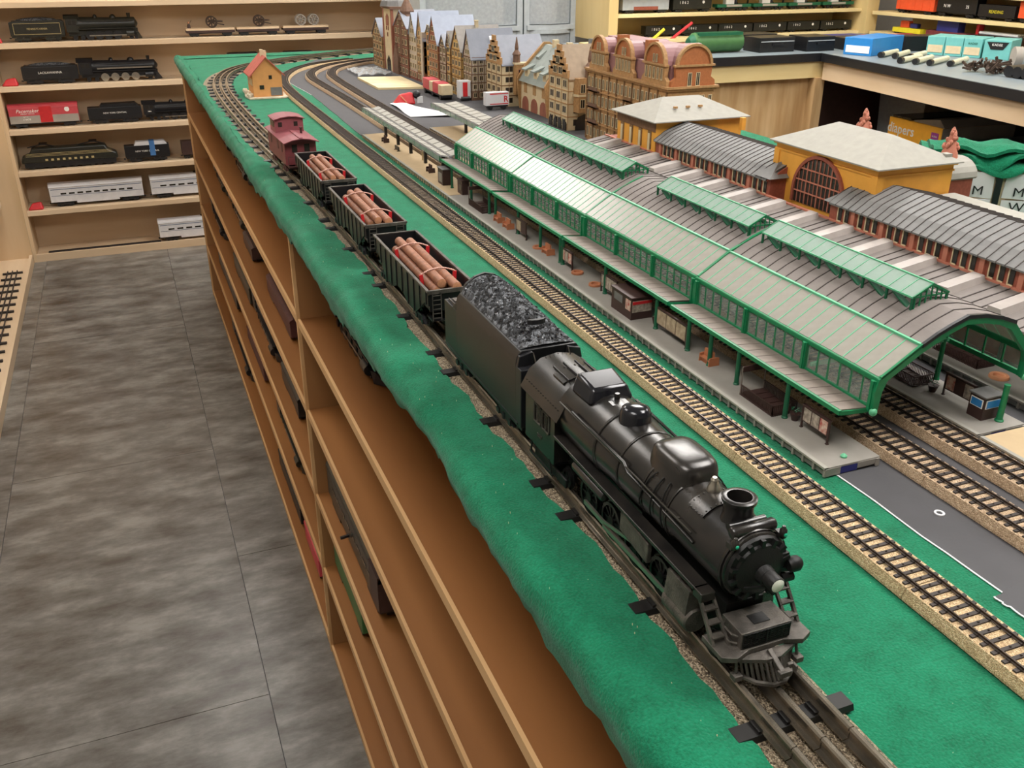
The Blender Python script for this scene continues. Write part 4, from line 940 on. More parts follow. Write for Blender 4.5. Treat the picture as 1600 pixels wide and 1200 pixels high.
# lanterns on the ridge
def lantern(label_y):
    y0, y1 = label_y; zb = .1005; ze = .1095; za = .1185; xc = .5575; hw = .0178
    n = max(3, int(round((y1-y0)/.0137))); w = (y1-y0)/n
    for s in (-1, 1):
        prof = [(xc, za), (xc+s*hw, ze)] if s > 0 else [(xc-hw, ze), (xc, za)]
        me = pitchmesh('lantern_pane', prof, w, .0005, 'lpane')
        for k in range(n): inst(hall, 'lantern_pane', me, (0, y0+k*w, 0), ab=True)
        bm = MB().prism([prof[0], prof[1], (prof[1][0], prof[1][1]-.0008), (prof[0][0], prof[0][1]-.0008)], 'y', -.0003, .0003).mesh('lantern_bar', 'grnl')
        for k in range(n+1): inst(hall, 'lantern_bar', bm, (0, y0+k*w, .0003), ab=True)
        P(hall, 'lantern_eave', MB().bx(xc+s*hw-.0006, xc+s*hw+.0006, y0, y1, ze-.0014, ze), 'grnl', ab=True)
        m = int((y1-y0)/.0275)
        for k in range(m+1):
            y = y0+.001+k*(y1-y0-.002)/m
            P(hall, 'lantern_post', MB().bx(xc+s*(hw-.0006)-.0008, xc+s*(hw-.0006)+.0008, y-.0009, y+.0009, zb-.004, ze), 'grnd', ab=True)
            if k < m: P(hall, 'lantern_louvre', MB().hexa([(xc+s*(hw-.001), y+.003, zb-.002), (xc+s*(hw-.006), y+.003, zb-.001), (xc+s*(hw-.006), y+.006, zb-.001), (xc+s*(hw-.001), y+.006, zb-.002), (xc+s*(hw-.001), y+.020, zb+.006), (xc+s*(hw-.006), y+.020, zb+.006), (xc+s*(hw-.006), y+.023, zb+.006), (xc+s*(hw-.001), y+.023, zb+.006)]), 'grnd', ab=True)
    P(hall, 'lantern_ridge', MB().bx(xc-.0007, xc+.0007, y0, y1, za-.0006, za+.0006), 'grnl', ab=True)
    for y in (y0, y1):
        g = MB(); yt = .0008
        for s in (-1, 1): g.bar((xc, y, za-.0005), (xc+s*hw, y, ze-.0005), .0012, .0016)
        for j in range(-3, 4):
            x = xc+j*hw/3.4; g.bx(x-.0004, x+.0004, y-.0005, y+.0005, zb-.001, za-abs(j)/3.4*(za-ze)-.001)
        g.bx(xc-hw, xc+hw, y-.0005, y+.0005, ze-.0012, ze-.0002)
        P(hall, 'lantern_gable', g, 'grn', ab=True)
for ly in ((.985, 1.378), (.727, .903), (.512, .706)): lantern(ly)
# platform canopy along the hall wall
for si in range(4):
    y0, y1 = HY[si]+.005, HY[si+1]-.003; n = NP; w = (y1-y0)/n; dz = .0008*(si % 2)
    me = MB().hexa([(.4560, .0004, .0425), (.4815, .0004, .0400), (.4815, w-.0004, .0400), (.4560, w-.0004, .0425), (.4560, .0004, .0434), (.4815, .0004, .0409), (.4815, w-.0004, .0409), (.4560, w-.0004, .0434)]).mesh('canopy_plank', 'canopy')
    for k in range(n): inst(hall, 'canopy_plank', me, (0, y0+k*w, dz), ab=True)
    P(hall, 'canopy_underside', MB().hexa([(.4558, y0, .0412), (.4815, y0, .0388), (.4815, y1, .0388), (.4558, y1, .0412), (.4558, y0, .0424), (.4815, y0, .0399), (.4815, y1, .0399), (.4558, y1, .0424)]), 'seam', ab=True)
    P(hall, 'canopy_fascia', MB().bx(.4538, .4560, y0-.001, y1+.001, .0395+dz, .0428+dz).bx(.4536, .4566, y0-.001, y1+.001, .0426+dz, .0432+dz), 'grn', ab=True)
    P(hall, 'canopy_end', MB().hexa([(.4560, y0-.001, .0390), (.4815, y0-.001, .0370), (.4815, y0+.0005, .0370), (.4560, y0+.0005, .0390), (.4560, y0-.001, .0424), (.4815, y0-.001, .0399), (.4815, y0+.0005, .0399), (.4560, y0+.0005, .0424)]), 'grn', ab=True)
pm = MB(); pm.lathe([(.0027, 0), (.0027, .0010), (.0021, .0016), (.0019, .0300), (.0024, .0310)], n=10)
pm = pm.mesh('hall_post', 'grnd')
for y in (.539, .607, .650, .687, .7465, .857, .967, .9745, 1.034, 1.107, 1.19, 1.215, 1.29, 1.38): inst(hall, 'canopy_post', pm, (.4555, y, HP), ab=True)
for y in (.5508, .7, .85, 1.0, 1.2): inst(hall, 'hall_post', MATS.setdefault('_hp', MB().lathe([(.0030, 0), (.0028, .001), (.0024, .002), (.0020, .036), (.0030, .040), (.0028, .060)], n=10).mesh('hall_post', 'grn')), (.6255, y, HP), ab=True)
P(hall, 'tie_beam', MB().bx(.4845, .6300, .5495, .5520, .0445, .0475).bx(.590, .627, .548, .5535, .0475, .0490), 'grnl', ab=True)
solo('hall_post_stub', MB().lathe([(.0036, 0), (.0036, .0010), (.0026, .0018), (.0023, .030), (.0025, .032)], n=12), 'grn', 'bare green post standing beside blue-windowed kiosk', 'post', (.6125, .4705, HP), smooth=40)
del MATS['_hp']

# ================================================================== canopies of the far platforms
def far_canopy(label, x0, x1, y0, y1, zt, posts, n):
    T = thing('platform_canopy', label, 'canopy', ((x0+x1)/2, y0, HP))
    w = (y1-y0)/n; xm = (x0+x1)/2
    for a, b, s in ((x0, xm-.0008, -1), (xm+.0008, x1, 1)):
        za, zb = (zt+.003, zt) if s < 0 else (zt, zt+.003)
        me = MB().hexa([(a+.002, .0026, za), (b-.002, .0026, zb), (b-.002, w-.0026, zb), (a+.002, w-.0026, za), (a+.002, .0026, za+.0010), (b-.002, .0026, zb+.0010), (b-.002, w-.0026, zb+.0010), (a+.002, w-.0026, za+.0010)]).mesh('skylight_pane', 'roofl')
        for k in range(n): inst(T, 'skylight_pane', me, (0, y0+k*w, 0), ab=True)
        P(T, 'roof_frame', MB().hexa([(a, y0, za-.0012), (b, y0, zb-.0012), (b, y1, zb-.0012), (a, y1, za-.0012), (a, y0, za-.0001), (b, y0, zb-.0001), (b, y1, zb-.0001), (a, y1, za-.0001)]), 'roofd', ab=True)
    P(T, 'valley_gutter', MB().bx(xm-.0009, xm+.0009, y0, y1, zt-.001, zt+.0002), 'seam', ab=True)
    sk = MB().bx(-.0003, .0003, .0006, w-.0006, -.0075, 0).mesh('skirt_pane', 'lpane'); ks = MB().bx(-.0005, .0005, -.0004, .0004, -.0085, .001).mesh('skirt_bar', 'grnd')
    for k in range(n): inst(T, 'skirt_pane', sk, (x0, y0+k*w, zt+.002), ab=True)
    for k in range(n+1): inst(T, 'skirt_bar', ks, (x0, y0+k*w, zt+.002), ab=True)
    for y in posts: P(T, 'post', MB().bx(xm-.0025, xm+.0025, y-.003, y+.003, HP, zt).bx(xm-.010, xm+.010, y-.0012, y+.0012, zt-.004, zt), 'blk', ab=True)
far_canopy('grey skylit canopy on black posts over beige platform', .4525, .489, 1.432, 1.95, .046, (1.47, 1.57, 1.66, 1.745, 1.835), 15)
far_canopy('grey skylit canopy behind the hall far end', .603, .660, 1.60, 1.955, .046, (1.65, 1.815), 11)
def stat(label, x, y, h, m, r=.003):
    T = thing('station_figure', label, 'figure', (x, y, HP), 'far platform figures')
    P(T, 'body', MB().lathe([(r*.7, 0), (r*.8, h*.35), (r, h*.6), (r*.9, h*.78), (r*.35, h*.84)], n=10), m, 50); P(T, 'head', MB().sph((0, 0, h*.9), r*.5, r*.5, h*.1, 8, 6), 'terr', 60)
    return T
stat('pale standing figure beside black canopy post', .4745, 1.596, .019, 'cream'); 
kiosk('grey vending kiosk near the end of beige platform', .447, .464, 1.40, 1.425, .024, [(.4466, .4471, 1.404, 1.42, HP+.004, HP+.018, 'platd')], 'roofd')
bench('dark seat below the far grey canopy', .455, 1.78, 'dbrn'); bench('dark seat near the grey vending kiosk', .458, 1.50, 'dbrn')
solo('luggage_sign', MB().bx(-.001, .001, -.012, .012, .001, .008).bx(-.003, .003, -.011, -.009, 0, .001).bx(-.003, .003, .009, .011, 0, .001), 'blk', 'low black sign board on the beige platform', 'sign', (.4545, 1.695, HP))

# ================================================================== station building with side roof
W = .733
K['skyl'] = glass('skylight_plastic', '#b0a7a2', .82, .35)
sr = thing('side_platform_roof', 'flat grey side roof with row of raised skylights behind the hall', 'roof', (.70, .5, 0))
zr = lambda x: .056+(x-.655)*.16; XS = .674
P(sr, 'roof_slab', MB().hexa([(XS, .40, zr(XS)-.002), (W-.002, .40, zr(W)-.002), (W-.002, 1.40, zr(W)-.002), (XS, 1.40, zr(XS)-.002), (XS, .40, zr(XS)), (W-.002, .40, zr(W)), (W-.002, 1.40, zr(W)), (XS, 1.40, zr(XS))]), 'roofg', ab=True)
sp = .0605
for k in range(16):
    y = .425+k*sp
    P(sr, 'skylight_box', MB().hexa([(.682, y, zr(.682)-.001), (.726, y, zr(.726)-.001), (.726, y+.017, zr(.726)-.001), (.682, y+.017, zr(.682)-.001), (.682, y+.003, zr(.682)+.0062), (.726, y+.003, zr(.726)+.0062), (.726, y+.0165, zr(.726)+.0058), (.682, y+.0165, zr(.682)+.0058)]), 'skyl', ab=True)
    for d in (.024, .036, .048): P(sr, 'roof_seam', MB().hexa([(XS, y+d, zr(XS)), (W-.003, y+d, zr(W)), (W-.003, y+d+.001, zr(W)), (XS, y+d+.001, zr(XS)), (XS, y+d, zr(XS)+.0008), (W-.003, y+d, zr(W)+.0008), (W-.003, y+d+.001, zr(W)+.0008), (XS, y+d+.001, zr(XS)+.0008)]), 'seam', ab=True)
for y in [.45+.12*i for i in range(8)]: P(sr, 'post', MB().lathe([(.0025, .0012), (.002, zr(.722)-.002)], (.722, y, 0), n=8), 'grnd', ab=True)

sb = thing('station_building', 'long brick station building with ochre pavilions and grey curved roofs', 'building', (.80, .4, .0008))
P(sb, 'ground_wall', MB().bx(W, .8375, .40, .80, .0008, .068), 'brick', ab=True); P(sb, 'ground_wall', MB().bx(W, .86, .955, 1.40, .0008, .068), 'brick', ab=True)
P(sb, 'ledge', MB().bx(W-.0035, W+.001, .40, 1.40, .0665, .0700).bx(W-.002, W+.001, .40, 1.40, .0640, .0665), 'brickl', ab=True)
winm = MB(); winm.bx(-.0006, 0, -.0030, .0030, 0, .0150); winm.m = 1
winm.bx(-.0014, -.0004, .0022, .0034, -.0006, .0150); winm.bx(-.0014, -.0004, -.0030, .0034, -.0008, .0008)
winm = winm.mesh('wing_window', ['dkwin', 'cream'])
def wing(y0, y1, hipfar):
    P(sb, 'wing_wall', MB().bx(W, .835, y0, y1, .068, .089), 'brick', ab=True)
    n = int((y1-y0)/.0115)
    for k in range(n):
        y = y0+.006+k*(y1-y0-.010)/n
        if k % 4 == 3: P(sb, 'pilaster', MB().bx(W-.0022, W, y-.0028, y+.0028, .068, .0885), 'brickl', ab=True)
        else: inst(sb, 'wing_window', winm, (W-.0002, y, .0705), ab=True)
    P(sb, 'wing_cornice', MB().bx(W-.003, W+.001, y0-.001, y1+.001, .0865, .0892), 'brick', ab=True)
    pr_ = [(W-.005, .0885), (.7385, .0950), (.745, .0995), (.752, .1025), (.766, .1075), (.781, .1125), (.840, .0985), (.840, .0965), (.781, .1105), (.766, .1055), (.752, .1005), (.745, .0975), (.7385, .0930), (W-.005, .0868)]
    m = int((y1-y0)/.0105); w = (y1-y0)/m
    me = MB().prism([(x, z) for x, z in pr_], 'y', .0004, w-.0004).mesh('roof_panel', 'roofd')
    sm = MB().prism([(x, z+.0008) for x, z in pr_[:7]]+[(x, z-.0004) for x, z in pr_[:7][::-1]], 'y', -.0004, .0004).mesh('roof_seam', 'seam')
    for k in range(m): inst(sb, 'wing_roof_panel', me, (0, y0+k*w, 0), ab=True)
    for k in range(m+1): inst(sb, 'wing_roof_seam', sm, (0, y0+k*w, 0), ab=True)
wing(.40, .838, True); wing(.958, 1.238, False)
# hipped brick end blocks of the wings
for y0, y1 in ((.955, .9575), (.838, .8405)): P(sb, 'wing_end', MB().bx(W, .79, y0, y1, .068, .089).prism([(W, .089), (.752, .101), (.781, .1105), (.79, .1085), (.79, .089)], 'y', y0, y1), 'brick', ab=True)
P(sb, 'hip_roof', MB().add([(W-.005, .950, .0905), (.775, .950, .0905), (.775, .985, .0905), (W-.005, .985, .0905), (.752, .968, .1065), (.772, .972, .1085)], [(0, 1, 5, 4), (0, 4, 3), (3, 4, 5, 2), (1, 2, 5), (0, 3, 2, 1)]), 'roofd', ab=True)
P(sb, 'hip_roof', MB().add([(W-.005, .815, .0890), (.775, .815, .0890), (.775, .848, .0890), (W-.005, .848, .0890), (.752, .832, .1040), (.772, .830, .1060)], [(0, 1, 5, 4), (0, 4, 3), (3, 4, 5, 2), (1, 2, 5), (0, 3, 2, 1)]), 'roofd', ab=True)
def hip(x0, x1, y0, y1, ze, zr_, inset, m, ov=.006, ridge='y'):
    X0, X1, Y0, Y1 = x0-ov, x1+ov, y0-ov, y1+ov
    if ridge == 'y': a, b = ((X0+X1)/2, Y0+inset, zr_), ((X0+X1)/2, Y1-inset, zr_)
    else: a, b = (X0+inset, (Y0+Y1)/2, zr_), (X1-inset, (Y0+Y1)/2, zr_)
    v = [(X0, Y0, ze), (X1, Y0, ze), (X1, Y1, ze), (X0, Y1, ze), a, b, (X0, Y0, ze-.0015), (X1, Y0, ze-.0015), (X1, Y1, ze-.0015), (X0, Y1, ze-.0015)]
    if ridge == 'y': f = [(0, 1, 4), (1, 2, 5, 4), (2, 3, 5), (3, 0, 4, 5)]
    else: f = [(3, 0, 4), (0, 1, 5, 4), (1, 2, 5), (2, 3, 4, 5)]
    return MB().add(v, f+[(9, 8, 7, 6), (0, 6, 7, 1), (1, 7, 8, 2), (2, 8, 9, 3), (3, 9, 6, 0)])
# main ochre pavilion with great arched window
px0, px1, py0, py1 = .757, .865, .80, .982
P(sb, 'pavilion_wall', MB().bx(px0, px1, py0, py1, .0008, .131), 'orange', ab=True)
P(sb, 'pavilion_cornice', MB().bx(px0-.003, px1+.003, py0-.003, py1+.003, .1285, .132).bx(px0-.0012, px1+.0012, py0-.0012, py1+.0012, .1215, .1235), 'orange', ab=True)
P(sb, 'pavilion_corner', MB().bx(px0-.0016, px0+.008, py0-.0016, py0+.008, .068, .122).bx(px0-.0016, px0+.008, py1-.008, py1+.0016, .068, .122), 'orange', ab=True)
P(sb, 'pavilion_roof', hip(px0, px1, py0, py1, .1325, .158, .052, 'roofl', .007), 'roofl', ab=True)
P(sb, 'roof_vent', MB().bx(.853, .862, .802, .811, .134, .1405), 'roofl', ab=True)
yc, r0, zb = .893, .044, .081
ar = lambda r: [(yc-r, .066), (yc-r, zb)]+[(yc+r*math.cos(a), zb+r*math.sin(a)) for a in [PI-PI*i/18 for i in range(1, 18)]]+[(yc+r, zb), (yc+r, .066)]
aw = P(sb, 'arched_window', MB().prism(ar(r0), 'x', px0-.0012, px0+.001), 'dkwin', ab=True)
fo, fi = ar(r0+.003), ar(r0-.001); m = MB()
for i in range(len(fo)-1): m.hexa([(px0-.0035, *fo[i]), (px0-.0035, *fo[i+1]), (px0-.0035, *fi[i+1]), (px0-.0035, *fi[i]), (px0, *fo[i]), (px0, *fo[i+1]), (px0, *fi[i+1]), (px0, *fi[i])])
SP(aw, 'arch_surround', m, 'brick', ab=True)
m = MB()
for i in range(-5, 6):
    y = yc+i*r0/6; h = zb+math.sqrt(max(0, r0*r0-(y-yc)**2)); q = .0006 if i % 3 == 0 else .0002; m.bx(px0-.0024, px0-.001, y-q, y+q, .066, h)
for z in (.080, .094, .108): d = math.sqrt(max(0, r0*r0-(z-zb)**2)); m.bx(px0-.0026, px0-.001, yc-d, yc+d, z-.0007, z+.0007)
SP(aw, 'window_bars', m, 'brickl', ab=True)
# portal behind the pavilion with ornaments
for yc2 in (.838, .986):
    A = [(yc2+.026*math.cos(PI*i/10), .106+.020*math.sin(PI*i/10)) for i in range(11)]
    P(sb, 'portal_arch', MB().prism(A+[(yc2-.026, .0008), (yc2+.026, .0008)], 'x', .876, .912), 'brick', ab=True)
    P(sb, 'portal_roof', MB().prism([(yc2+(y-yc2)*1.08, z+.0022) for y, z in A]+A[::-1], 'x', .872, .916), 'roofl', ab=True)
for x, y in ((.895, .986), (.895, .838)):
    o = MB(); rr = random.Random(2); o.lathe([(.0105, .126), (.009, .133), (.0060, .141), (.0042, .148), (.0030, .156), (.0012, .162)], (x, y, 0), n=9)
    for k in range(26):
        t = rr.random(); a = rr.uniform(0, 2*PI); rad = .0105*(1-t)+.0015; o.sph((x+rad*math.cos(a), y+rad*math.sin(a), .127+t*.030), .0026, .0026, .0032, 6, 4)
    o.sph((x, y, .158), .0028, .0028, .0032, 8, 5)
    P(sb, 'roof_ornament', o, 'brickl', 50, ab=True)
# flat light roof behind wing two
P(sb, 'rear_flat_roof', MB().bx(.838, .872, .40, .798, .0008, .096), 'roofl', ab=True)
for k in range(3): P(sb, 'roof_chimney', MB().bx(.846, .853, .655-.017*k, .664-.017*k, .098, .104), 'dkwin', ab=True)
# far ochre pavilion
P(sb, 'pavilion_wall', MB().bx(W, .885, 1.241, 1.362, .0008, .113), 'orange', ab=True)
P(sb, 'pavilion_roof', hip(W, .885, 1.241, 1.362, .115, .140, .052, 'roofl', .009, 'x'), 'roofl', ab=True)
P(sb, 'pavilion_frieze', MB().bx(W-.0015, W, 1.241, 1.362, .099, .1135), 'timber', ab=True)
for k in range(4):
    y = 1.258+k*.029; P(sb, 'pavilion_window', MB().bx(W-.0012, W, y-.005, y+.005, .072, .0985), 'stoned', ab=True)
    P(sb, 'pavilion_window', MB().bx(W-.0022, W, y-.0028, y+.0028, .070, .095), 'cream', ab=True)
P(sb, 'roof_chimney', MB().bx(.86, .867, 1.205, 1.212, .100, .118), 'orange', ab=True)
for k in range(3): P(sb, 'roof_hatch', MB().bx(.775+k*.022, .781+k*.022, 1.262, 1.266, .128, .131), 'stone', ab=True)
# ================================================================== town houses
def winmesh(w, h, fm, sill=True):
    m = MB(); m.m = 1; m.bx(-.0004, .0002, -w/2, w/2, 0, h); m.m = 0; t = min(.0010, w*.16)
    m.bx(-.0010, 0, -w/2-t*.6, -w/2+t*.4, -t, h+t); m.bx(-.0010, 0, w/2-t*.4, w/2+t*.6, -t, h+t); m.bx(-.0010, 0, -w/2, w/2, h, h+t); m.bx(-.0012, 0, -w/2-t, w/2+t, -t, 0)
    m.bx(-.0008, 0, -t*.3, t*.3, 0, h)
    return m.mesh('window', [fm, 'dkwin'])
def house(label, xf, y0, y1, d, hw, zr, wall, roof, st, nw, ns=0, gable='front', trim='timber', frame='cream', beams=True, step=False, base=None, chim=False):
    T = thing('model_house', label, 'house', (xf, (y0+y1)/2, .001), 'model town houses')
    ym = (y0+y1)/2; xe = xf+d; xm = (xf+xe)/2; m = MB()
    if gable == 'front': m.prism([(y0, .001), (y1, .001), (y1, hw), (ym, zr), (y0, hw)], 'x', xf, xe)
    else: m.prism([(xf, .001), (xf, hw), (xm, zr), (xe, hw), (xe, .001)], 'y', y0, y1)
    body = P(T, 'walls', m, wall, ab=True)
    o = .0035
    if gable == 'front':
        sl = (zr-hw)/(ym-y0)
        for s in (-1, 1):
            ye = y0-o if s < 0 else y1+o; ze = hw-sl*o
            P(T, 'roof_slope', MB().hexa([(xf-(0 if step else o), ye, ze), (xe+o, ye, ze), (xe+o, ym, zr+.0004), (xf-(0 if step else o), ym, zr+.0004), (xf-(0 if step else o), ye, ze+.0022), (xe+o, ye, ze+.0022), (xe+o, ym, zr+.0028), (xf-(0 if step else o), ym, zr+.0028)]), roof, ab=True)
        if step:
            g = MB(); n = 5
            for k in range(n):
                a = (ym-y0)*(1-k/n)*1.02; z0 = hw+(zr-hw)*k/n; g.bx(xf-.0022, xf+.002, ym-a, ym+a, z0-.001, z0+(zr-hw)/n+.0035)
            P(T, 'stepped_gable', g, 'stone', ab=True)
        nd = 2
    else:
        sl = (zr-hw)/(xm-xf)
        for s in (-1, 1):
            xq = xf-o if s < 0 else xe+o; ze = hw-sl*o
            P(T, 'roof_slope', MB().hexa([(xq, y0-o, ze), (xm, y0-o, zr+.0004), (xm, y1+o, zr+.0004), (xq, y1+o, ze), (xq, y0-o, ze+.0022), (xm, y0-o, zr+.0028), (xm, y1+o, zr+.0028), (xq, y1+o, ze+.0022)]), roof, ab=True)
    sh = (hw-.003)/st
    if base:
        P(T, 'ground_floor', MB().bx(xf-.0012, xe, y0-.0012, y1+.0006, .001, .001+sh), base, ab=True)
    wm = winmesh((y1-y0)/nw*.55, sh*.5, frame)
    for i in range(st):
        z = .003+i*sh+sh*.28
        for k in range(nw): inst(T, 'window', wm, (xf-(.0014 if (i == 0 and base) else .0002), y0+(k+.5)*(y1-y0)/nw, z), ab=True)
    if gable == 'front':
        for r_ in range(2):
            z = hw+(zr-hw)*(.1+.34*r_); q = 2 if r_ == 0 else 1
            for k in range(q): inst(T, 'gable_window', wm, (xf-(.0024 if step else .0002), ym+(k-(q-1)/2)*(y1-y0)*.28, z), ab=True)
    if ns:
        wsd = winmesh(d/ns*.5, sh*.5, frame)
        for i in range(st):
            z = .003+i*sh+sh*.28
            for k in range(ns): inst(T, 'side_window', wsd, (xf+(k+.5)*d/ns, y0-(.0014 if (i == 0 and base) else .0002), z), PI/2, ab=True)
    if beams:
        b = MB(); e = .0007
        for i in range(1, st+1):
            z = .003+i*sh; b.bx(xf-e*2, xf, y0-e, y1+e, z-.0012, z+.0008); b.bx(xf, xe, y0-e*2, y0, z-.0012, z+.0008)
        for k in range(nw+1):
            y = y0+k*(y1-y0)/nw; b.bx(xf-e, xf, y-.0008, y+.0008, .003+sh*.0, hw)
        if ns:
            for k in range(2*ns+1):
                x = xf+k*d/(2*ns); b.bx(x-.0007, x+.0007, y0-e, y0, sh, hw)
        if gable == 'front':
            for s in (-1, 1): b.bar((xf-e, ym+s*(y1-ym), hw), (xf-e, ym, zr), .0016)
            b.bx(xf-e, xf, ym-(ym-y0)*.55, ym+(ym-y0)*.55, hw+(zr-hw)*.42, hw+(zr-hw)*.46)
        P(T, 'timber_frame', b, trim, ab=True)
    if chim: P(T, 'chimney', MB().bx(xm-.004, xm+.004, ym-.004, ym+.004, zr-.006, zr+.012).bx(xm-.005, xm+.005, ym-.005, ym+.005, zr+.012, zr+.014), 'cream', ab=True)
    return T
K['bluegrey'] = mat('blue_grey_roof', '#7f838e', .55, var=.08); K['lightblue'] = mat('pale_slate', '#959dae', .5, var=.06); K['warmgrey'] = mat('warm_grey_roof', '#857f79', .6, var=.1, vs=100)
K['tan2'] = mat('tan_wall', '#b08e63', .65, var=.12); K['greywall'] = mat('grey_plaster', '#b3a89b', .65, var=.1); K['orangew'] = mat('orange_plaster', '#cf9552', .6, var=.08); K['redsand'] = mat('red_sandstone', '#8f5745', .65, var=.15); K['yelw'] = mat('yellow_plaster', '#c9a661', .6, var=.1); K['brnroof'] = mat('brown_roof', '#96826b', .65, var=.1, vs=90); K['darkst'] = mat('brown_stone', '#6d5140', .7, var=.2, vs=150); K['greenroof'] = mat('green_grey_roof', '#7d8580', .6, var=.1, vs=80)
house('farthest timbered house with grey gabled roof left of white tower', .77, 2.985, 3.10, .10, .095, .142, 'tan2', 'bluegrey', 4, 3, 3)
# tower
tw_o = thing('model_tower', 'tall white and brown clock tower among model houses', 'tower', (.775, 2.93, .001))
P(tw_o, 'shaft', MB().bx(.775, .83, 2.882, 2.975, .001, .178), 'cream', ab=True)
for y in (2.882, 2.975): P(tw_o, 'corner_stones', MB().bx(.7735, .78, y-.006, y+.006, .001, .178), 'redsand', ab=True)
P(tw_o, 'arched_recess', MB().prism([(2.912, .130), (2.945, .130), (2.945, .155), (2.9285, .165), (2.912, .155)], 'x', .7742, .776), 'redsand', ab=True)
P(tw_o, 'gateway', MB().prism([(2.91, .001), (2.95, .001), (2.95, .03), (2.93, .045), (2.91, .03)], 'x', .7738, .776), 'dkwin', ab=True)
P(tw_o, 'cornice', MB().bx(.770, .835, 2.872, 2.985, .178, .185), 'darkst', ab=True)
P(tw_o, 'spire', MB().lathe([(.046, .185), (.040, .200), (.020, .215), (.016, .235), (.002, .265)], (.80, 2.93, 0), n=8), 'roofd', ab=True)
for k, (yy, zz) in enumerate(((2.92, .118), (2.94, .118), (2.93, .1))): inst(tw_o, 'window', winmesh(.007, .010, 'redsand'), (.7748, yy, zz), ab=True)
T = house('dark brown turreted house with pale blue roof beside white tower', .78, 2.735, 2.872, .10, .135, .178, 'darkst', 'bluegrey', 5, 4, 3, trim='redsand')
P(T, 'turret', MB().lathe([(.026, .06), (.026, .15), (.029, .155), (.020, .17), (.022, .178), (.003, .215)], (.80, 2.80, 0), n=10), 'darkst', ab=True); P(T, 'porch', MB().prism([(2.82, .001), (2.87, .001), (2.87, .05), (2.845, .085), (2.82, .05)], 'x', .772, .80), 'darkst', ab=True)
house('grey house with pale blue steep roof and red stone ground floor', .785, 2.665, 2.735, .11, .12, .178, 'greywall', 'lightblue', 5, 3, 3, base='redsand', beams=False)
T = house('tan gabled house with white roof and red stone ground floor', .787, 2.603, 2.665, .11, .118, .184, 'tan2', 'lightblue', 5, 3, 2, base='redsand', trim='stoned')
P(T, 'downpipe_pier', MB().bx(.783, .800, 2.603, 2.618, .001, .135), 'greywall', ab=True)
house('narrow orange plaster house beside the grey pier', .795, 2.565, 2.600, .08, .135, .150, 'orangew', 'warmgrey', 5, 1, 0, beams=False)
house('brick gabled house with pale grey dormer roof', .790, 2.485, 2.563, .11, .115, .180, 'redsand', 'lightblue', 5, 3, 3, frame='cream', trim='stone')
house('narrow grey timbered house in the middle of row', .795, 2.432, 2.484, .10, .112, .139, 'greywall', 'bluegrey', 5, 2, 2)
house('narrow yellow house with dark gable in row', .797, 2.402, 2.431, .10, .118, .15, 'yelw', 'warmgrey', 5, 1, 2, chim=True)
house('carved timber gabled house with grey roof mid row', .80, 2.325, 2.400, .11, .112, .166, 'yelw', 'warmgrey', 5, 3, 3, trim='stoned', chim=True)
T = house('half-timbered corner house with steep grey roof and skylights', .805, 2.262, 2.322, .115, .102, .163, 'greywall', 'bluegrey', 5, 3, 7, base='darkst', trim='timber')
for x, z in ((.86, .150), (.855, .118)): P(T, 'roof_skylight', MB().hexa([(x-.005, 2.268, z-.012), (x+.005, 2.268, z-.012), (x+.005, 2.274, z-.002), (x-.005, 2.274, z-.002), (x-.005, 2.266, z-.010), (x+.005, 2.266, z-.010), (x+.005, 2.272, z), (x-.005, 2.272, z)]), 'silver', ab=True)
T = house('white stepped-gable house with grey roof and little corner turret', .835, 2.138, 2.236, .115, .098, .156, 'cream', 'bluegrey', 4, 3, 3, step=True, trim='stoned', frame='cream')
P(T, 'corner_oriel', MB().bx(.865, .905, 2.122, 2.139, .03, .098), 'stone', ab=True); P(T, 'oriel_cornice', MB().bx(.863, .907, 2.120, 2.139, .098, .102), 'cream', ab=True)
for k in range(2):
    for j in range(2): inst(T, 'oriel_window', winmesh(.008, .016, 'redsand'), (.876+k*.016, 2.1218, .042+j*.028), PI/2, ab=True)
P(T, 'turret', MB().lathe([(.009, .098), (.009, .118), (.011, .120), (.004, .130), (.005, .134), (.001, .158)], (.872, 2.135, 0), n=8), 'darkst', ab=True)
# market hall with arcade
mk = thing('market_hall', 'cream market hall with grey mansard roof and three dark arches', 'house', (.875, 2.047, .001), 'model town houses')
P(mk, 'walls', MB().bx(.875, .99, 1.955, 2.115, .001, .066), 'cream', ab=True)
for k in range(3):
    y = 1.981+k*.052; P(mk, 'arch', MB().prism([(y-.018, .001), (y+.018, .001), (y+.018, .016)]+[(y+.018*math.cos(a), .016+.016*math.sin(a)) for a in (.5, 1.05, 1.57, 2.1, 2.64)]+[(y-.018, .016)], 'x', .8738, .876), 'redsand', ab=True)
    P(mk, 'tall_window', MB().bx(.8738, .876, y-.008, y+.008, .040, .062), 'stone', ab=True)
    P(mk, 'dormer', MB().bx(.876, .90, y-.009, y+.009, .074, .094), 'cream', ab=True); P(mk, 'dormer_roof', MB().hexa([(.868, y-.011, .090), (.91, y-.011, .1), (.91, y+.011, .1), (.868, y+.011, .090), (.868, y-.011, .093), (.91, y-.011, .108), (.91, y+.011, .108), (.868, y+.011, .093)]), 'greenroof', ab=True)
mp = [(.868, .064), (.889, .096), (.935, .142), (.945, .142), (.99, .096), (1.0, .064)]
P(mk, 'mansard_roof', MB().prism(mp, 'y', 1.957, 2.113), 'greenroof', ab=True)
for y in (1.955, 2.115): P(mk, 'end_gable', MB().prism([(x-.003 if x < .94 else x+.003, z+.005) for x, z in mp]+[(.99, .001), (.872, .001)], 'y', y-.003, y+.003), 'stone', ab=True)
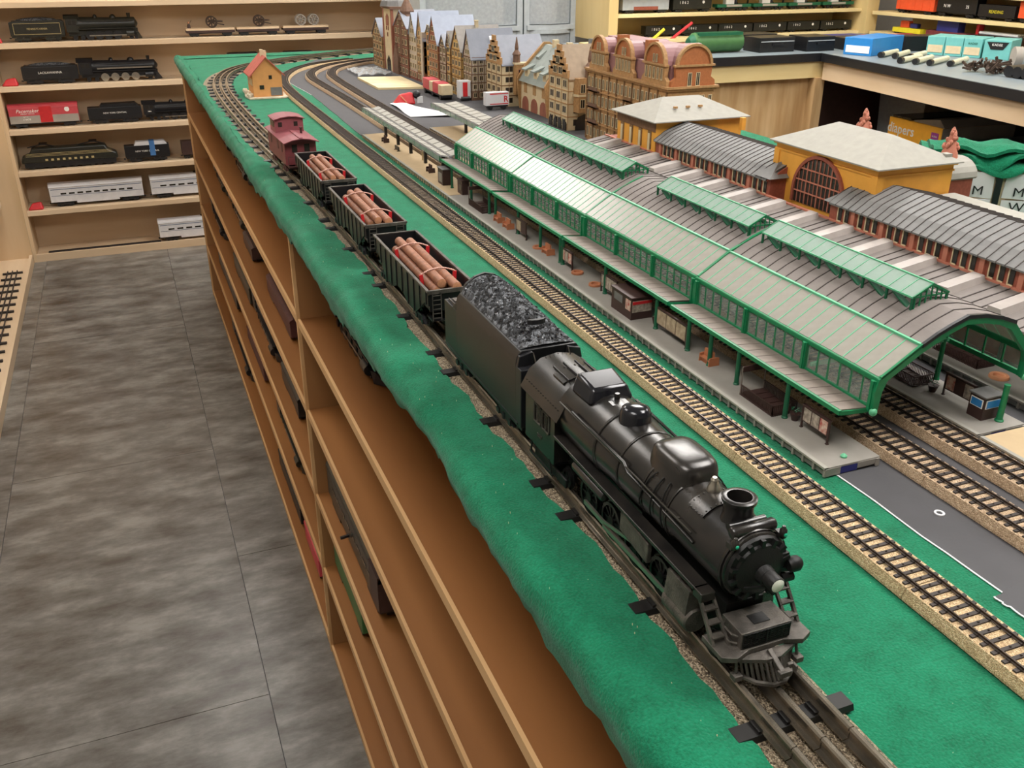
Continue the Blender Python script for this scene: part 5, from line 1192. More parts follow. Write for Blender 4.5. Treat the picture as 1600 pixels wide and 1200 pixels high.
for k, y in enumerate((2.01, 2.085)): P(mk, 'roof_hatch', MB().hexa([(.905, y-.01, .110), (.925, y-.01, .124), (.925, y+.01, .124), (.905, y+.01, .110), (.903, y-.008, .118), (.923, y-.008, .132), (.923, y+.008, .132), (.903, y+.008, .118)]), 'greenroof', ab=True)
for y in (1.985, 2.06): P(mk, 'chimney', MB().bx(.932, .944, y-.006, y+.006, .138, .156), 'cream', ab=True)
# stepped gable with arcade
T = house('stepped-gable corner house over an arcade with brown roof', .85, 1.80, 1.895, .10, .106, .164, 'cream', 'brnroof', 4, 3, 2, step=True, trim='stone', frame='cream')
for k in range(4):
    y = 1.811+k*.0235; P(T, 'arcade_arch', MB().prism([(y-.008, .001), (y+.008, .001), (y+.008, .014), (y, .024), (y-.008, .014)], 'x', .8475, .851), 'dkwin', ab=True)
P(T, 'side_arch', MB().prism([(.868, .001), (.912, .001), (.912, .018), (.905, .028), (.890, .033), (.875, .028), (.868, .018)], 'y', 1.7975, 1.80), 'dkwin', ab=True)
P(T, 'corner_oriel', MB().prism([(.862, 1.80), (.868, 1.785), (.918, 1.785), (.924, 1.80)], 'z', .038, .106), 'stone', ab=True)
for j in range(2):
    for k in range(3): inst(T, 'oriel_window', winmesh(.010, .016, 'cream'), (.876+k*.017, 1.7846, .048+j*.030), PI/2, ab=True)
P(T, 'oriel_band', MB().prism([(.860, 1.80), (.866, 1.783), (.920, 1.783), (.926, 1.80)], 'z', .070, .0745), 'cream', ab=True)
P(T, 'turret', MB().lathe([(.009, .106), (.010, .124), (.013, .126), (.004, .136), (.005, .142), (.001, .166)], (.895, 1.795, 0), n=8), 'darkst', ab=True)
# ornate hotel
ht = thing('model_hotel', 'large ornate brown hotel with rounded gables and plum barrel roofs', 'building', (.85, 1.56, .001))
hx, hx1, hy0, hy1 = .85, .94, 1.408, 1.712
P(ht, 'walls', MB().bx(hx, hx1, hy0, hy1, .001, .134), 'stone', ab=True)
P(ht, 'cornice', MB().bx(hx-.006, hx1+.006, hy0-.006, hy1+.004, .134, .1375).bx(hx-.003, hx1+.003, hy0-.003, hy1+.002, .130, .134), 'stone', ab=True)
for z in (.036, .066, .096): P(ht, 'string_course', MB().bx(hx-.0025, hx1+.002, hy0-.0025, hy1, z, z+.0022), 'stone', ab=True)
wm = winmesh(.0064, .017, 'cream'); wm2 = winmesh(.0055, .018, 'cream')
for i, z in enumerate((.010, .042, .072, .104)):
    for k in range(20): inst(ht, 'window', wm, (hx-.0004, hy0+.010+k*.0150, z), ab=True)
    for k in range(6): inst(ht, 'side_window', wm, (hx+.010+k*.0145, hy0-.0004, z), PI/2, ab=True)
for k in range(11): P(ht, 'pilaster', MB().bx(hx-.0022, hx, hy0+.0025+k*.030-.0016, hy0+.0025+k*.030+.0016, .003, .131), 'stoned', ab=True)
for z in (.036, .066, .096): P(ht, 'balcony', MB().bx(hx-.008, hx-.0025, 1.655, 1.693, z, z+.0025).bx(hx-.008, hx-.0072, 1.655, 1.693, z, z+.009), 'darkst', ab=True)
for z in (.066, .096): P(ht, 'balcony', MB().bx(hx-.007, hx-.0025, 1.525, 1.553, z, z+.0025).bx(hx-.007, hx-.0063, 1.525, 1.553, z, z+.008), 'stoned', ab=True)
P(ht, 'attic', MB().bx(hx+.008, hx1-.004, hy0+.008, hy1-.008, .1375, .170), 'plum', ab=True)
def arc(c, r, z, n=12): return [(c+r*math.cos(PI*i/n), z+r*math.sin(PI*i/n)*.98) for i in range(n+1)]
for yc in (1.668, 1.568, 1.456):
    r = .030 if yc > 1.6 else .033 if yc > 1.5 else .036
    P(ht, 'gable_wall', MB().prism([(yc-r-.007, .1375), (yc-r-.006, .146), (yc-r+.002, .152), (yc-r, .171), (yc+r, .171), (yc+r-.002, .152), (yc+r+.006, .146), (yc+r+.007, .1375)], 'x', hx-.001, hx+.006), 'stone', ab=True)
    P(ht, 'gable_pediment', MB().prism(arc(yc, r*.9, .171), 'x', hx, hx+.006), 'hbrick', ab=True)
    rim = MB(); A, B = arc(yc, r*.98, .171), arc(yc, r*.86, .171)
    for i in range(12): rim.hexa([(hx-.003, *A[i]), (hx-.003, *A[i+1]), (hx-.003, *B[i+1]), (hx-.003, *B[i]), (hx+.004, *A[i]), (hx+.004, *A[i+1]), (hx+.004, *B[i+1]), (hx+.004, *B[i])])
    P(ht, 'pediment_rim', rim, 'stone', ab=True); P(ht, 'pediment_band', MB().bx(hx-.004, hx+.005, yc-r-.002, yc+r+.002, .169, .1722), 'stone', ab=True)
    P(ht, 'barrel_roof', MB().prism(arc(yc, r*.94, .168), 'x', hx+.004, hx1-.006), 'plum', ab=True)
    for k in (-1, 1): inst(ht, 'pediment_window', winmesh(.0045, .012, 'cream'), (hx-.0004, yc+k*.0048, .174), ab=True)
    for k in range(5): inst(ht, 'attic_window', wm2, (hx-.0014, yc+(k-2)*r*.36, .147), ab=True)
xc, r = .897, .036
P(ht, 'gable_wall', MB().prism([(xc-r-.007, .1375), (xc-r-.006, .146), (xc-r+.002, .152), (xc-r, .171), (xc+r, .171), (xc+r-.002, .152), (xc+r+.006, .146), (xc+r+.007, .1375)], 'y', hy0-.001, hy0+.006), 'hbrick', ab=True)
P(ht, 'gable_pediment', MB().prism(arc(xc, r*.9, .171), 'y', hy0, hy0+.006), 'hbrick', ab=True)
rim = MB(); A, B = arc(xc, r*.98, .171), arc(xc, r*.86, .171)
for i in range(12): rim.hexa([(A[i][0], hy0-.003, A[i][1]), (A[i+1][0], hy0-.003, A[i+1][1]), (B[i+1][0], hy0-.003, B[i+1][1]), (B[i][0], hy0-.003, B[i][1]), (A[i][0], hy0+.004, A[i][1]), (A[i+1][0], hy0+.004, A[i+1][1]), (B[i+1][0], hy0+.004, B[i+1][1]), (B[i][0], hy0+.004, B[i][1])])
P(ht, 'pediment_rim', rim, 'stone', ab=True); P(ht, 'pediment_band', MB().bx(xc-r-.003, xc+r+.003, hy0-.004, hy0+.004, .169, .1722), 'stone', ab=True)
P(ht, 'barrel_roof', MB().prism(arc(xc, r*.94, .168), 'y', hy0+.004, hy0+.06), 'plum', ab=True)
for k in (-1, 1): inst(ht, 'attic_window', winmesh(.0065, .020, 'cream'), (xc+k*.008, hy0-.0014, .1385), PI/2, ab=True)
P(ht, 'roof_crown', MB().bx(hx+.03, hx1-.01, hy0+.05, hy1-.02, .170, .196), 'plum', ab=True)
for y in (1.515, 1.62): P(ht, 'chimney', MB().bx(hx+.015, hx+.035, y-.006, y+.006, .170, .203), 'hbrick', ab=True)

# ================================================================== things on the far part of the layout
T = thing('cottage', 'small peach cottage with red roof inside the track curve', 'house', (.342, 2.53, .001))
P(T, 'garden_plate', MB().prism([(.292, 2.475), (.375, 2.470), (.395, 2.482), (.392, 2.64), (.33, 2.66), (.296, 2.60), (.288, 2.53)], 'z', .0008, .004), 'garden', ab=True)
P(T, 'walls', MB().prism([(.306, .004), (.378, .004), (.378, .060), (.342, .096), (.306, .060)], 'y', 2.49, 2.585), 'house', ab=True)
for s in (-1, 1):
    xe = .342+s*.044
    r = P(T, 'roof_slope', MB().hexa([(xe, 2.483, .052), (.342, 2.483, .0965), (.342, 2.592, .0965), (xe, 2.592, .052), (xe, 2.483, .055), (.342, 2.483, .1), (.342, 2.592, .1), (xe, 2.592, .055)]), 'tile', ab=True)
P(T, 'chimney', MB().bx(.337, .345, 2.535, 2.543, .09, .112), 'cream', ab=True); P(T, 'chimney', MB().bx(.350, .357, 2.57, 2.577, .085, .106), 'cream', ab=True)
for x, z, w, h in ((.350, .046, .008, .009), (.327, .022, .011, .010)): P(T, 'window', MB().bx(x-w/2, x+w/2, 2.4888, 2.4905, z, z+h), 'dkwin', ab=True)
P(T, 'garage_door', MB().bx(.348, .376, 2.4885, 2.4905, .006, .026), 'roofd', ab=True)
for k in range(4): P(T, 'side_shutter', MB().bx(.3045, .3062, 2.50+k*.022, 2.51+k*.022, .030, .046), 'cream', ab=True)
r = random.Random(8); sh = MB()
for k in range(30): sh.sph((.298+r.uniform(-.004, .006), 2.48+r.uniform(0, .13), .007), .004, .004, .005, 6, 4)
P(T, 'shrubs', sh, 'garden', ab=True, kind='stuff')
T = thing('plank_stack', 'pale wooden planks lying on grey paper before the houses', 'planks', (.70, 2.64, .001))
for k in range(7): P(T, 'plank', MB().hexa([(.634+.0*k, 2.525+k*.034, .001), (.756, 2.505+k*.034, .001), (.756, 2.537+k*.034, .001), (.634, 2.557+k*.034, .001), (.634, 2.525+k*.034, .0065+.0004*(k % 2)), (.756, 2.505+k*.034, .0065), (.756, 2.537+k*.034, .0065), (.634, 2.557+k*.034, .0065)]), 'planks', ab=True)
mb = MB(); rows = []; r = random.Random(4)
for i in range(12): rows.append([(.645+.0085*j+r.uniform(-.003, .003), 2.79+i*.016, .003+.006*abs(math.sin(i*1.1+j*.7))+r.uniform(0, .002)) for j in range(13)])
mb.rings(rows, False, False, False); solo('plastic_film', mb, 'film', 'crumpled clear plastic film behind the pale planks', 'plastic', (0, 0, .001), smooth=60)
mb = MB(); rows = []
for i in range(13):
    t = i/12; rows.append([((.598+.030*q)*(1-t)+(.592+.098*q)*t, (2.278-.004*q)*(1-t)+(2.078-.034*q)*t, .0022+.004*max(0, math.sin(t*PI*1.4+q*2))+.004*q*t) for q in [j/8 for j in range(9)]])
mb.rings(rows, False, False, False); solo('white_paper', mb, 'papw', 'white printed paper sheet lying in front of red wedge', 'paper', smooth=60)
def wedge(label, x, y, z, s=1., rz=0, big=False):
    T = thing('red_wedge', label, 'cloth', (x, y, z), 'red fabric wedges', rz)
    m = MB(); m.hexa([(-.05*s, -.022*s, 0), (.045*s, -.026*s, 0), (.05*s, .03*s, 0), (-.05*s, .03*s, 0), (-.022*s, -.008*s, .040*s), (.038*s, -.010*s, .050*s), (.036*s, .018*s, .048*s), (-.015*s, .018*s, .042*s)])
    P(T, 'wedge', m, 'red', bevel=.008*s)
    return T
T = wedge('red wedge toy with black ball beside white paper', .632, 2.268, .001, .56)
P(T, 'ball', MB().sph((.030, -.006, .022), .010, .008, .010, 12, 8), 'blk', 60); P(T, 'white_flap', MB().bx(.030, .044, -.012, -.010, .002, .018), 'papw'); P(T, 'strap', MB().bar((-.012, -.012, .022), (.002, -.016, .006), .002), 'terr')
# toy trucks
def box_truck(label, x, y, rz, segs, grp='toy trucks'):
    T = thing('toy_truck', label, 'truck', (x, y, .001), grp, rz)
    P(T, 'chassis', MB().bx(-.013, .013, 0, sum(s[0] for s in segs), .008, .012), 'blk')
    yy = 0
    for L_, h, m1, nm in segs:
        P(T, nm, MB().bx(-.015, .015, yy+.001, yy+L_-.001, .012, .012+h), m1, bevel=.0015); yy += L_
    for k in range(3): P(T, 'wheels', MB().cyl((-.0145, .015+k*(yy-.03)/2, .007), (.0145, .015+k*(yy-.03)/2, .007), .0070, n=12), 'blk')
    return T
box_truck('red and cream lorry with trailer parked by houses', .748, 2.285, 0, [(.030, .024, 'cream', 'cab'), (.045, .026, 'boxred', 'cargo_box'), (.030, .024, 'cream', 'trailer_front'), (.055, .026, 'boxred', 'trailer_box')])
T = thing('toy_truck', 'white container lorry with red stripes near market hall', 'truck', (.783, 2.105, .001), 'toy trucks')
P(T, 'container', MB().bx(0, .058, 0, .018, .010, .040), 'papw', bevel=.001); P(T, 'stripe', MB().bx(.010, .056, -.0004, .0002, .035, .0375).bx(.010, .056, -.0004, .0002, .0125, .0145), 'red'); P(T, 'chassis', MB().bx(.004, .056, .002, .016, .006, .010), 'blk')
P(T, 'wheels', MB().cyl((.012, .001, .0055), (.012, .017, .0055), .0055).cyl((.046, .001, .0055), (.046, .017, .0055), .0055), 'blk'); lettering(T, 'R', .020, 'red', (.050, -.0005, .0235), '-y', True)
T = thing('toy_truck', 'white lorry rear with red panel standing beside cream lorry', 'truck', (.772, 2.262, .001), 'toy trucks')
P(T, 'box', MB().bx(0, .030, 0, .022, .006, .048), 'papw', bevel=.0015); P(T, 'red_panel', MB().bx(.009, .021, -.0006, .0002, .008, .044), 'red'); P(T, 'wheels', MB().cyl((.004, 0, .0055), (.026, 0, .0055), .0055), 'blk')
# tote bag with folded felt behind the station
T = thing('tote_bag', 'white bag printed with black M and W letters behind station', 'bag', (1.095, .97, .0005), rz=-.62)
m = MB(); rows = []
for k, (h, s_, b_) in enumerate(((0, 1, 0), (.02, 1.02, .002), (.055, .98, .003), (.078, .92, .001))):
    rows.append([(-.085*s_, -.028*s_, h), (-.03*s_, -.034*s_-b_, h), (.03*s_, -.034*s_-b_, h), (.085*s_, -.028*s_, h), (.085*s_, .03*s_, h), (-.085*s_, .03*s_, h)])
m.rings(rows); P(T, 'bag', m, 'cream', 40)
for k, x in enumerate((-.056, -.004, .048)):
    P(T, 'black_strap', MB().bx(x+.021, x+.029, -.0405, -.0370, 0, .074), 'blk')
    P(T, 'white_panel', MB().hexa([(x-.020, -.0385, .040), (x+.020, -.0385, .038), (x+.020, -.0365, .038), (x-.020, -.0365, .040), (x-.018, -.0395, .074), (x+.018, -.0395, .074), (x+.018, -.0360, .074), (x-.018, -.0360, .074)]), 'papw')
    P(T, 'lower_panel', MB().bx(x-.019, x+.019, -.0390, -.0370, .012, .037), 'papw')
    lettering(T, 'M', .017, 'txtk', (x, -.0402, .0485), '-y', False, 1.15); lettering(T, 'W', .017, 'txtk', (x+.001, -.0396, .028), '-y', False, 1.15)
T = thing('folded_felt', 'folded green felt piled on top of white bag', 'felt', (1.095, .97, .0850), rz=-.62)
for k in range(3):
    m = MB(); rows = []; r = random.Random(20+k)
    for i in range(17):
        t = -1+2*i/16; x = t*(.088-.010*k)
        zc = .004+.009*k+.003*math.sin(i*.9+k*2); row = []
        for j in range(9):
            q = -1+2*j/8; drop = .009*max(0, abs(q)-.62)/.38*(1+.8*math.sin(i*.8+k)) if k < 2 else .004*abs(q)
            row.append((x, q*(.042-.004*k)+.002*math.sin(i+k), zc-drop+.0028*math.sin(j*1.3+i*.55)))
        rows.append(row)
    lo = [[(a, b, c-.0045) for a, b, c in rw] for rw in rows]
    m.rings([rw+l[::-1] for rw, l in zip(rows, lo)]); P(T, 'fold', m, 'felt', 60)
# ================================================================== shelf unit on the back wall
SB = [.147, 0, -.160, -.327, -.494, -.656, -.850]
bs = thing('wall_shelves', 'pale plywood shelf unit with rows of trains on back wall', 'shelf', (.4, 4.36, FL))
for zt in SB: P(bs, 'shelf_board', MB().bx(-.445, 1.24, 4.272, 4.44, zt-.020 if zt > -.8 else FL, zt), 'plyx', ab=True, bevel=.001)
P(bs, 'end_panel', MB().bx(-.458, -.445, 4.262, 4.44, FL, .6), 'plyz', ab=True); P(bs, 'end_panel', MB().bx(1.24, 1.258, 4.262, 4.44, FL, .6), 'plyz', ab=True)
P(bs, 'back_board', MB().bx(-.445, 1.24, 4.44, 4.45, FL, .6), 'plyx', ab=True)
P(bs, 'bottom_lip', MB().bx(-.445, 1.24, 4.262, 4.272, FL, -.838), 'plyx', ab=True)
# left wall shelves with spare track
ls = thing('side_shelves', 'pale plywood shelf unit along the left aisle wall', 'shelf', (-.55, 3.3, FL))
P(ls, 'bottom_board', MB().bx(-.635, -.462, 1.7, 4.25, FL, -.845), 'ply', ab=True); P(ls, 'front_lip', MB().bx(-.470, -.458, 1.7, 4.26, FL, -.832), 'ply', ab=True)
for z in (-.600, -.40): P(ls, 'shelf_board', MB().bx(-.635, -.530, 1.7, 4.25, z-.018, z), 'ply', ab=True)
P(ls, 'end_panel', MB().bx(-.635, -.458, 4.25, 4.262, FL, .5), 'plyz', ab=True)
P(ls, 'back_board', MB().bx(-.64, -.635, 1.7, 4.25, FL, .5), 'ply', ab=True)
def spare_track(label, x, y0, y1, z, tilt=0):
    T = thing('spare_track', label, 'track', (x, y0, z), 'spare track lengths')
    for s in (-.017, 0, .017): P(T, 'rail', MB().bx(s-.0015, s+.0015, 0, y1-y0, .006, .012), 'tie')
    n = int((y1-y0)/.075)
    me = MB().bx(-.036, .036, -.006, .006, 0, .006).mesh('tie', 'tie')
    for k in range(n+1): inst(T, 'tie', me, (0, .008+k*(y1-y0-.016)/n, 0))
    return T
spare_track('spare black track length on the lowest left shelf', -.520, 2.7, 4.05, -.844); spare_track('spare black track length on the upper left shelf', -.580, 2.9, 4.2, -.5995)

# ================================================================== shelf trains (local: x along the train, front faces -y)
def wheels(T, xs, r, w, m='blk', nm='wheels'):
    for x in xs:
        b = MB()
        for s in (-1, 1): b.cyl((x, s*w, r), (x, s*(w-.003), r), r, n=14)
        b.cyl((x, -w, r), (x, w, r), r*.25, n=6); P(T, nm, b, m, 40)
def m_loco(label, x, y, z, L, H=.088, W=.026, body='blk', rz=0, drivers=4, wm='blk', grp='shelf locomotives', text=None, deco=None):
    T = thing('shelf_locomotive', label, 'locomotive', (x, y, z), grp, rz); h = H
    P(T, 'boiler', MB().lathe([(.2*h, L*.94), (.235*h, L*.93), (.24*h, L*.55), (.27*h, L*.25), (.27*h, L*.14)], (0, 0, h*.58), 'x', 18), body, 40)
    P(T, 'smokebox_front', MB().lathe([(.2*h, L*.94), (.12*h, L*.955), (.04*h, L*.97)], (0, 0, h*.58), 'x', 18), body, 40)
    P(T, 'cab', MB().bx(0, L*.16, -W, W, h*.30, h*.82), body); P(T, 'cab_roof', MB().prism([(-W*1.08, h*.80), (-W*.6, h*.92), (0, h*.96), (W*.6, h*.92), (W*1.08, h*.80)], 'x', -L*.02, L*.18), body)
    P(T, 'cab_window', MB().bx(L*.03, L*.075, -W-.0004, -W, h*.58, h*.74).bx(L*.09, L*.135, -W-.0004, -W, h*.58, h*.74), 'dkwin')
    P(T, 'running_board', MB().bx(L*.14, L*.93, -W, W, h*.40, h*.435), body); P(T, 'frame', MB().bx(L*.02, L*.96, -W*.45, W*.45, h*.16, h*.4), body)
    P(T, 'chimney', MB().cyl((L*.86, 0, h*.78), (L*.86, 0, h*.97), h*.06, h*.075), body)
    P(T, 'sand_dome', MB().sph((L*.64, 0, h*.80), L*.045, W*.55, h*.14, 12, 6), body, 50); P(T, 'steam_dome', MB().sph((L*.40, 0, h*.82), L*.03, W*.5, h*.13, 12, 6), body, 50)
    P(T, 'pilot', MB().hexa([(L*.95, -W*.8, .002), (L*1.01, -W*.25, .002), (L*1.01, W*.25, .002), (L*.95, W*.8, .002), (L*.93, -W*.9, h*.26), (L*.965, -W*.7, h*.26), (L*.965, W*.7, h*.26), (L*.93, W*.9, h*.26)]), body)
    for sg in (-1, 1): P(T, 'cylinder', MB().lathe([(h*.11, L*.80), (h*.11, L*.90)], (0, sg*W*.85, h*.22), 'x', 12), body, 40)
    wheels(T, [L*(.30+.125*k) for k in range(drivers)], h*.165, W*.82, wm, 'drive_wheels'); wheels(T, [L*.10, L*.20], h*.09, W*.8); wheels(T, [L*.86, L*.93], h*.08, W*.75)
    P(T, 'side_rod', MB().bx(L*.29, L*.82, -W*.9, -W*.85, h*.14, h*.18), 'steel')
    P(T, 'handrail', MB().tube([(L*.18, -h*.262, h*.68), (L*.9, -h*.232, h*.68)], h*.012, 6), 'ptrim')
    if text: lettering(T, text, h*.085, 'txtw', (L*.08, -W-.0004, h*.46), '-y')
    if deco: P(T, 'side_skirt', MB().bx(L*.22, L*.90, -W*1.02, -W*.98, h*.50, h*.56), deco)
    return T
def m_tender(label, x, y, z, L, H=.07, W=.025, text='', rz=0, body='blk', gold=False, tape=False, hump=True):
    T = thing('shelf_tender', label, 'tender', (x, y, z), 'shelf tenders', rz); h = H
    P(T, 'tank', MB().bx(0, L, -W, W, h*.24, h*.80), body, bevel=.001); P(T, 'frame', MB().bx(.002, L-.002, -W*.9, W*.9, h*.17, h*.24), body)
    if hump: P(T, 'coal_bunker', MB().prism([(L*.22, h*.80), (L*.27, h*.97), (L*.9, h*.97), (L*.96, h*.80)], 'y', -W*.9, W*.9), body if not tape else 'papw')
    else: P(T, 'coal_bunker', MB().bx(L*.05, L*.97, -W, W, h*.80, h*.86), body); 
    if not hump: P(T, 'coal', MB().sph((L*.5, 0, h*.84), L*.4, W*.8, h*.14, 12, 6), 'coal', 50)
    wheels(T, [L*.14, L*.28, L*.70, L*.84], h*.11, W*.8); P(T, 'truck_frame', MB().bx(L*.06, L*.92, -W*.9, -W*.86, h*.10, h*.13).bx(L*.06, L*.36, -W*.98, -W*.88, h*.06, h*.16).bx(L*.62, L*.92, -W*.98, -W*.88, h*.06, h*.16), body)
    P(T, 'coupler', MB().bx(-.008, 0, -.003, .003, h*.12, h*.17), body)
    if text: lettering(T, text, h*(.15 if len(text) < 12 else .115), 'txtg' if gold else 'txtw', (L*.5, -W-.0006, h*.52), '-y')
    if gold:
        e = MB(); a = L*.07; e.bx(a, L-a, -W-.0006, -W, h*.74, h*.755).bx(a, L-a, -W-.0006, -W, h*.30, h*.315).bx(a, a+.0012, -W-.0006, -W, h*.30, h*.755).bx(L-a-.0012, L-a, -W-.0006, -W, h*.30, h*.755); P(T, 'gold_line', e, 'txtg')
    if tape: P(T, 'tape', MB().bx(L*.56, L*.68, -W-.0012, W+.001, h*.28, h*.975).bx(L*.56, L*.68, -W*.95, W*.95, h*.97, h*.985), 'tape')
    return T
def m_car(label, x, y, z, L, H, W=.026, body='blk', rz=0, roofm=None, cat='train car', grp='shelf cars', low=None, text=None, tm='txtw', ts=.2, windows=None, round_roof=True, ribs=0, tz=.5):
    T = thing('shelf_car', label, cat, (x, y, z), grp, rz); h = H
    P(T, 'body', MB().bx(0, L, -W, W, h*.2, h*.9), body, bevel=.001)
    if low: P(T, 'lower_panel', MB().bx(.0005, L-.0005, -W-.0006, -W, h*.2, h*.52), low)
    if roofm: P(T, 'roof', MB().prism([(-W*1.04, h*.82), (-W*.98, h*.90), (-W*.7, h*.97), (0, h*1.01), (W*.7, h*.97), (W*.98, h*.90), (W*1.04, h*.82)], 'x', -.001, L+.001), roofm)
    P(T, 'underframe', MB().bx(.003, L-.003, -W*.6, W*.6, h*.13, h*.2), 'blk')
    for xx in (L*.15, L*.85):
        P(T, 'truck', MB().bx(xx-L*.02, xx+L*.02, -W*.85, W*.85, h*.08, h*.13).bx(xx-L*.09, xx+L*.09, -W*.95, -W*.8, h*.06, h*.15).bx(xx-L*.09, xx+L*.09, W*.8, W*.95, h*.06, h*.15), 'blk'); wheels(T, [xx-L*.05, xx+L*.05], h*.09, W*.78)
    P(T, 'coupler', MB().bx(-.007, .002, -.003, .003, h*.10, h*.15).bx(L-.002, L+.007, -.003, .003, h*.10, h*.15), 'blk')
    if windows:
        for k in range(windows):
            xx = L*(.1+.8*(k+.5)/windows); P(T, 'window', MB().bx(xx-L*.27/windows, xx+L*.27/windows, -W-.0006, -W, h*.52, h*.59), 'dkwin')
    for k in range(ribs): P(T, 'rib', MB().bx(L*(k+.5)/ribs-.0012, L*(k+.5)/ribs+.0012, -W-.0012, -W, h*.22, h*.88), body)
    if text:
        for i, t in enumerate(text.split('|')): lettering(T, t, h*ts, tm, (L*(.5 if '|' not in text else (.27, .78)[i % 2]), -W-.0014, h*tz), '-y')
    return T
YT = 4.335
# top row
m_tender('black tender framed with gold lines reading PENNSYLVANIA', -.368, YT, .001, .195, .090, .026, 'PENNSYLVANIA', gold=True, hump=False, body='gold')
m_loco('black locomotive coupled right of the PENNSYLVANIA tender', -.165, YT, .001, .275, .100, .026, 'gold')
def flatcar(label, x, L, load):
    T = thing('shelf_flatcar', label, 'train car', (x, YT, .001), 'flat cars with cannons')
    P(T, 'deck', MB().bx(0, L, -.025, .025, .024, .032), 'ply'); P(T, 'side_sill', MB().bx(0, L, -.0255, -.024, .014, .024).bx(0, L, .024, .0255, .014, .024), 'dbrn'); P(T, 'underframe', MB().bx(.01, L-.01, -.012, .012, .010, .024), 'blk')
    for xx in (L*.16, L*.84): P(T, 'truck', MB().bx(xx-.004, xx+.004, -.02, .02, .006, .010).bx(xx-.018, xx+.018, -.023, -.019, .003, .013).bx(xx-.018, xx+.018, .019, .023, .003, .013), 'blk'); wheels(T, [xx-.010, xx+.010], .008, .019)
    U = thing('toy_cannon', 'toy '+load+' on '+label, 'cannon', (x+L*.55, YT, .033), 'cannons on flat cars')
    n = 2 if 'pair' in load else 1
    for k in range(n):
        o = (k-.5)*.055 if n == 2 else 0
        for s in (-1, 1):
            w = MB(); w.lathe([(.0185, -.002), (.023, -.002), (.023, .002), (.0185, .002), (.0185, -.002)], (o, s*.014, .023), 'y', 18, False, False)
            for q in range(8): a = q*PI/4; w.bar((o, s*.014, .023), (o+.021*math.cos(a), s*.014, .023+.021*math.sin(a)), .0028)
            P(U, 'wheel', w, 'brnmetal' if n == 1 else 'card')
        if n == 1: P(U, 'barrel', MB().cyl((o-.012, 0, .026), (o+.045, 0, .024), .005, .003), 'brnmetal'); P(U, 'trail', MB().bar((o, 0, .02), (o+.05, 0, .010), .004), 'brnmetal')
        P(U, 'axle', MB().cyl((o, -.015, .023), (o, .015, .023), .002), 'brnmetal')
    return T
flatcar('the flat car nearest the locomotive', .285, .195, 'cannon'); flatcar('the middle flat car', .490, .175, 'cannon'); flatcar('the farthest right flat car', .682, .195, 'pair of grey wheels')
T = thing('toy_soldier', 'tiny crouching brown soldier on flat car left end', 'figure', (.300, YT, .033)); P(T, 'body', MB().lathe([(.007, 0), (.006, .012), (.003, .018)], n=8), 'dbrn', 50); P(T, 'head', MB().sph((0, 0, .021), .004, .004, .005, 8, 6), 'terr', 60); P(T, 'rifle', MB().bar((.002, -.003, .016), (.012, -.004, .032), .0015), 'dbrn')
# second row
m_tender('black tender reading LACKAWANNA in white letters', -.358, YT, -.159, .205, .082, .026, 'LACKAWANNA', hump=False)
m_loco('black locomotive with silver-rimmed wheels beside LACKAWANNA tender', -.148, YT, -.159, .312, .095, .026, 'blk', deco='steel', wm='steel')
m_car('plain black car on second shelf behind cottage, left one', .440, YT, -.159, .122, .100, body='blk2'); m_car('plain black car on second shelf behind cottage, right one', .678, YT, -.159, .122, .098, body='blk2')
# third row
T = m_car('red and grey boxcar with white Pacemaker lettering', -.436, YT, -.326, .256, .092, body='boxred', roofm='boxred', low='card')
for t, xx, zz, sz in (('Pacemaker', .068, .066, .019), ('FREIGHT SERVICE', .068, .055, .0065), ('N Y C', .060, .043, .007), ('174478', .062, .033, .010)): lettering(T, t, sz, 'txtw', (xx, -.0268, zz), '-y', shear=.3 if sz > .015 else 0)
P(T, 'sliding_door', MB().bx(.112, .158, -.0278, -.026, .020, .082), 'red'); P(T, 'round_emblem', MB().lathe([(.0095, 0), (.0095, .0006), (.007, .0006)], (.215, -.0262, .067), 'y', 18), 'txtw')
m_tender('black tender reading NEW YORK CENTRAL beside the red boxcar', -.145, YT, -.326, .208, .080, .026, 'NEW YORK CENTRAL')
m_loco('black locomotive half hidden by the layout corner, third shelf', .072, YT, -.326, .28, .085, .026, 'blk', text='5405')
# fourth row: streamlined electric
T = thing('electric_locomotive', 'dark streamlined electric locomotive with gold stripes on fourth shelf', 'locomotive', (-.428, YT, -.493))
P(T, 'body', MB().prism([(0, .024), (.004, .050), (.035, .062), (.045, .084), (.325, .084), (.335, .062), (.366, .050), (.370, .024)], 'y', -.027, .027), 'gold', 40, bevel=.006)
for z in (.052, .057, .062): P(T, 'gold_stripe', MB().bx(.020, .350, -.0277, -.027, z, z+.0012), 'txtg')
P(T, 'side_frame', MB().bx(.010, .360, -.026, .026, .006, .026), 'blk'); wheels(T, [.04+.032*k for k in range(10)], .010, .022)
for x in (.03, .22): P(T, 'pantograph', MB().bar((x, 0, .085), (x+.06, 0, .096), .004).bar((x+.06, 0, .096), (x+.10, 0, .085), .004).bx(x+.045, x+.075, -.024, .024, .096, .099), 'blk')
for k in range(9): P(T, 'side_louvre', MB().bx(.09+.022*k, .10+.022*k, -.0277, -.027, .032, .040), 'txtg')
m_tender('small black tender with blue tape and white paper load', -.030, YT, -.493, .180, .085, .024, 'NEW YORK CENTRAL', tape=True)
m_car('black and white car end showing beside taped tender', .20, YT, -.493, .12, .08, body='dbrn')
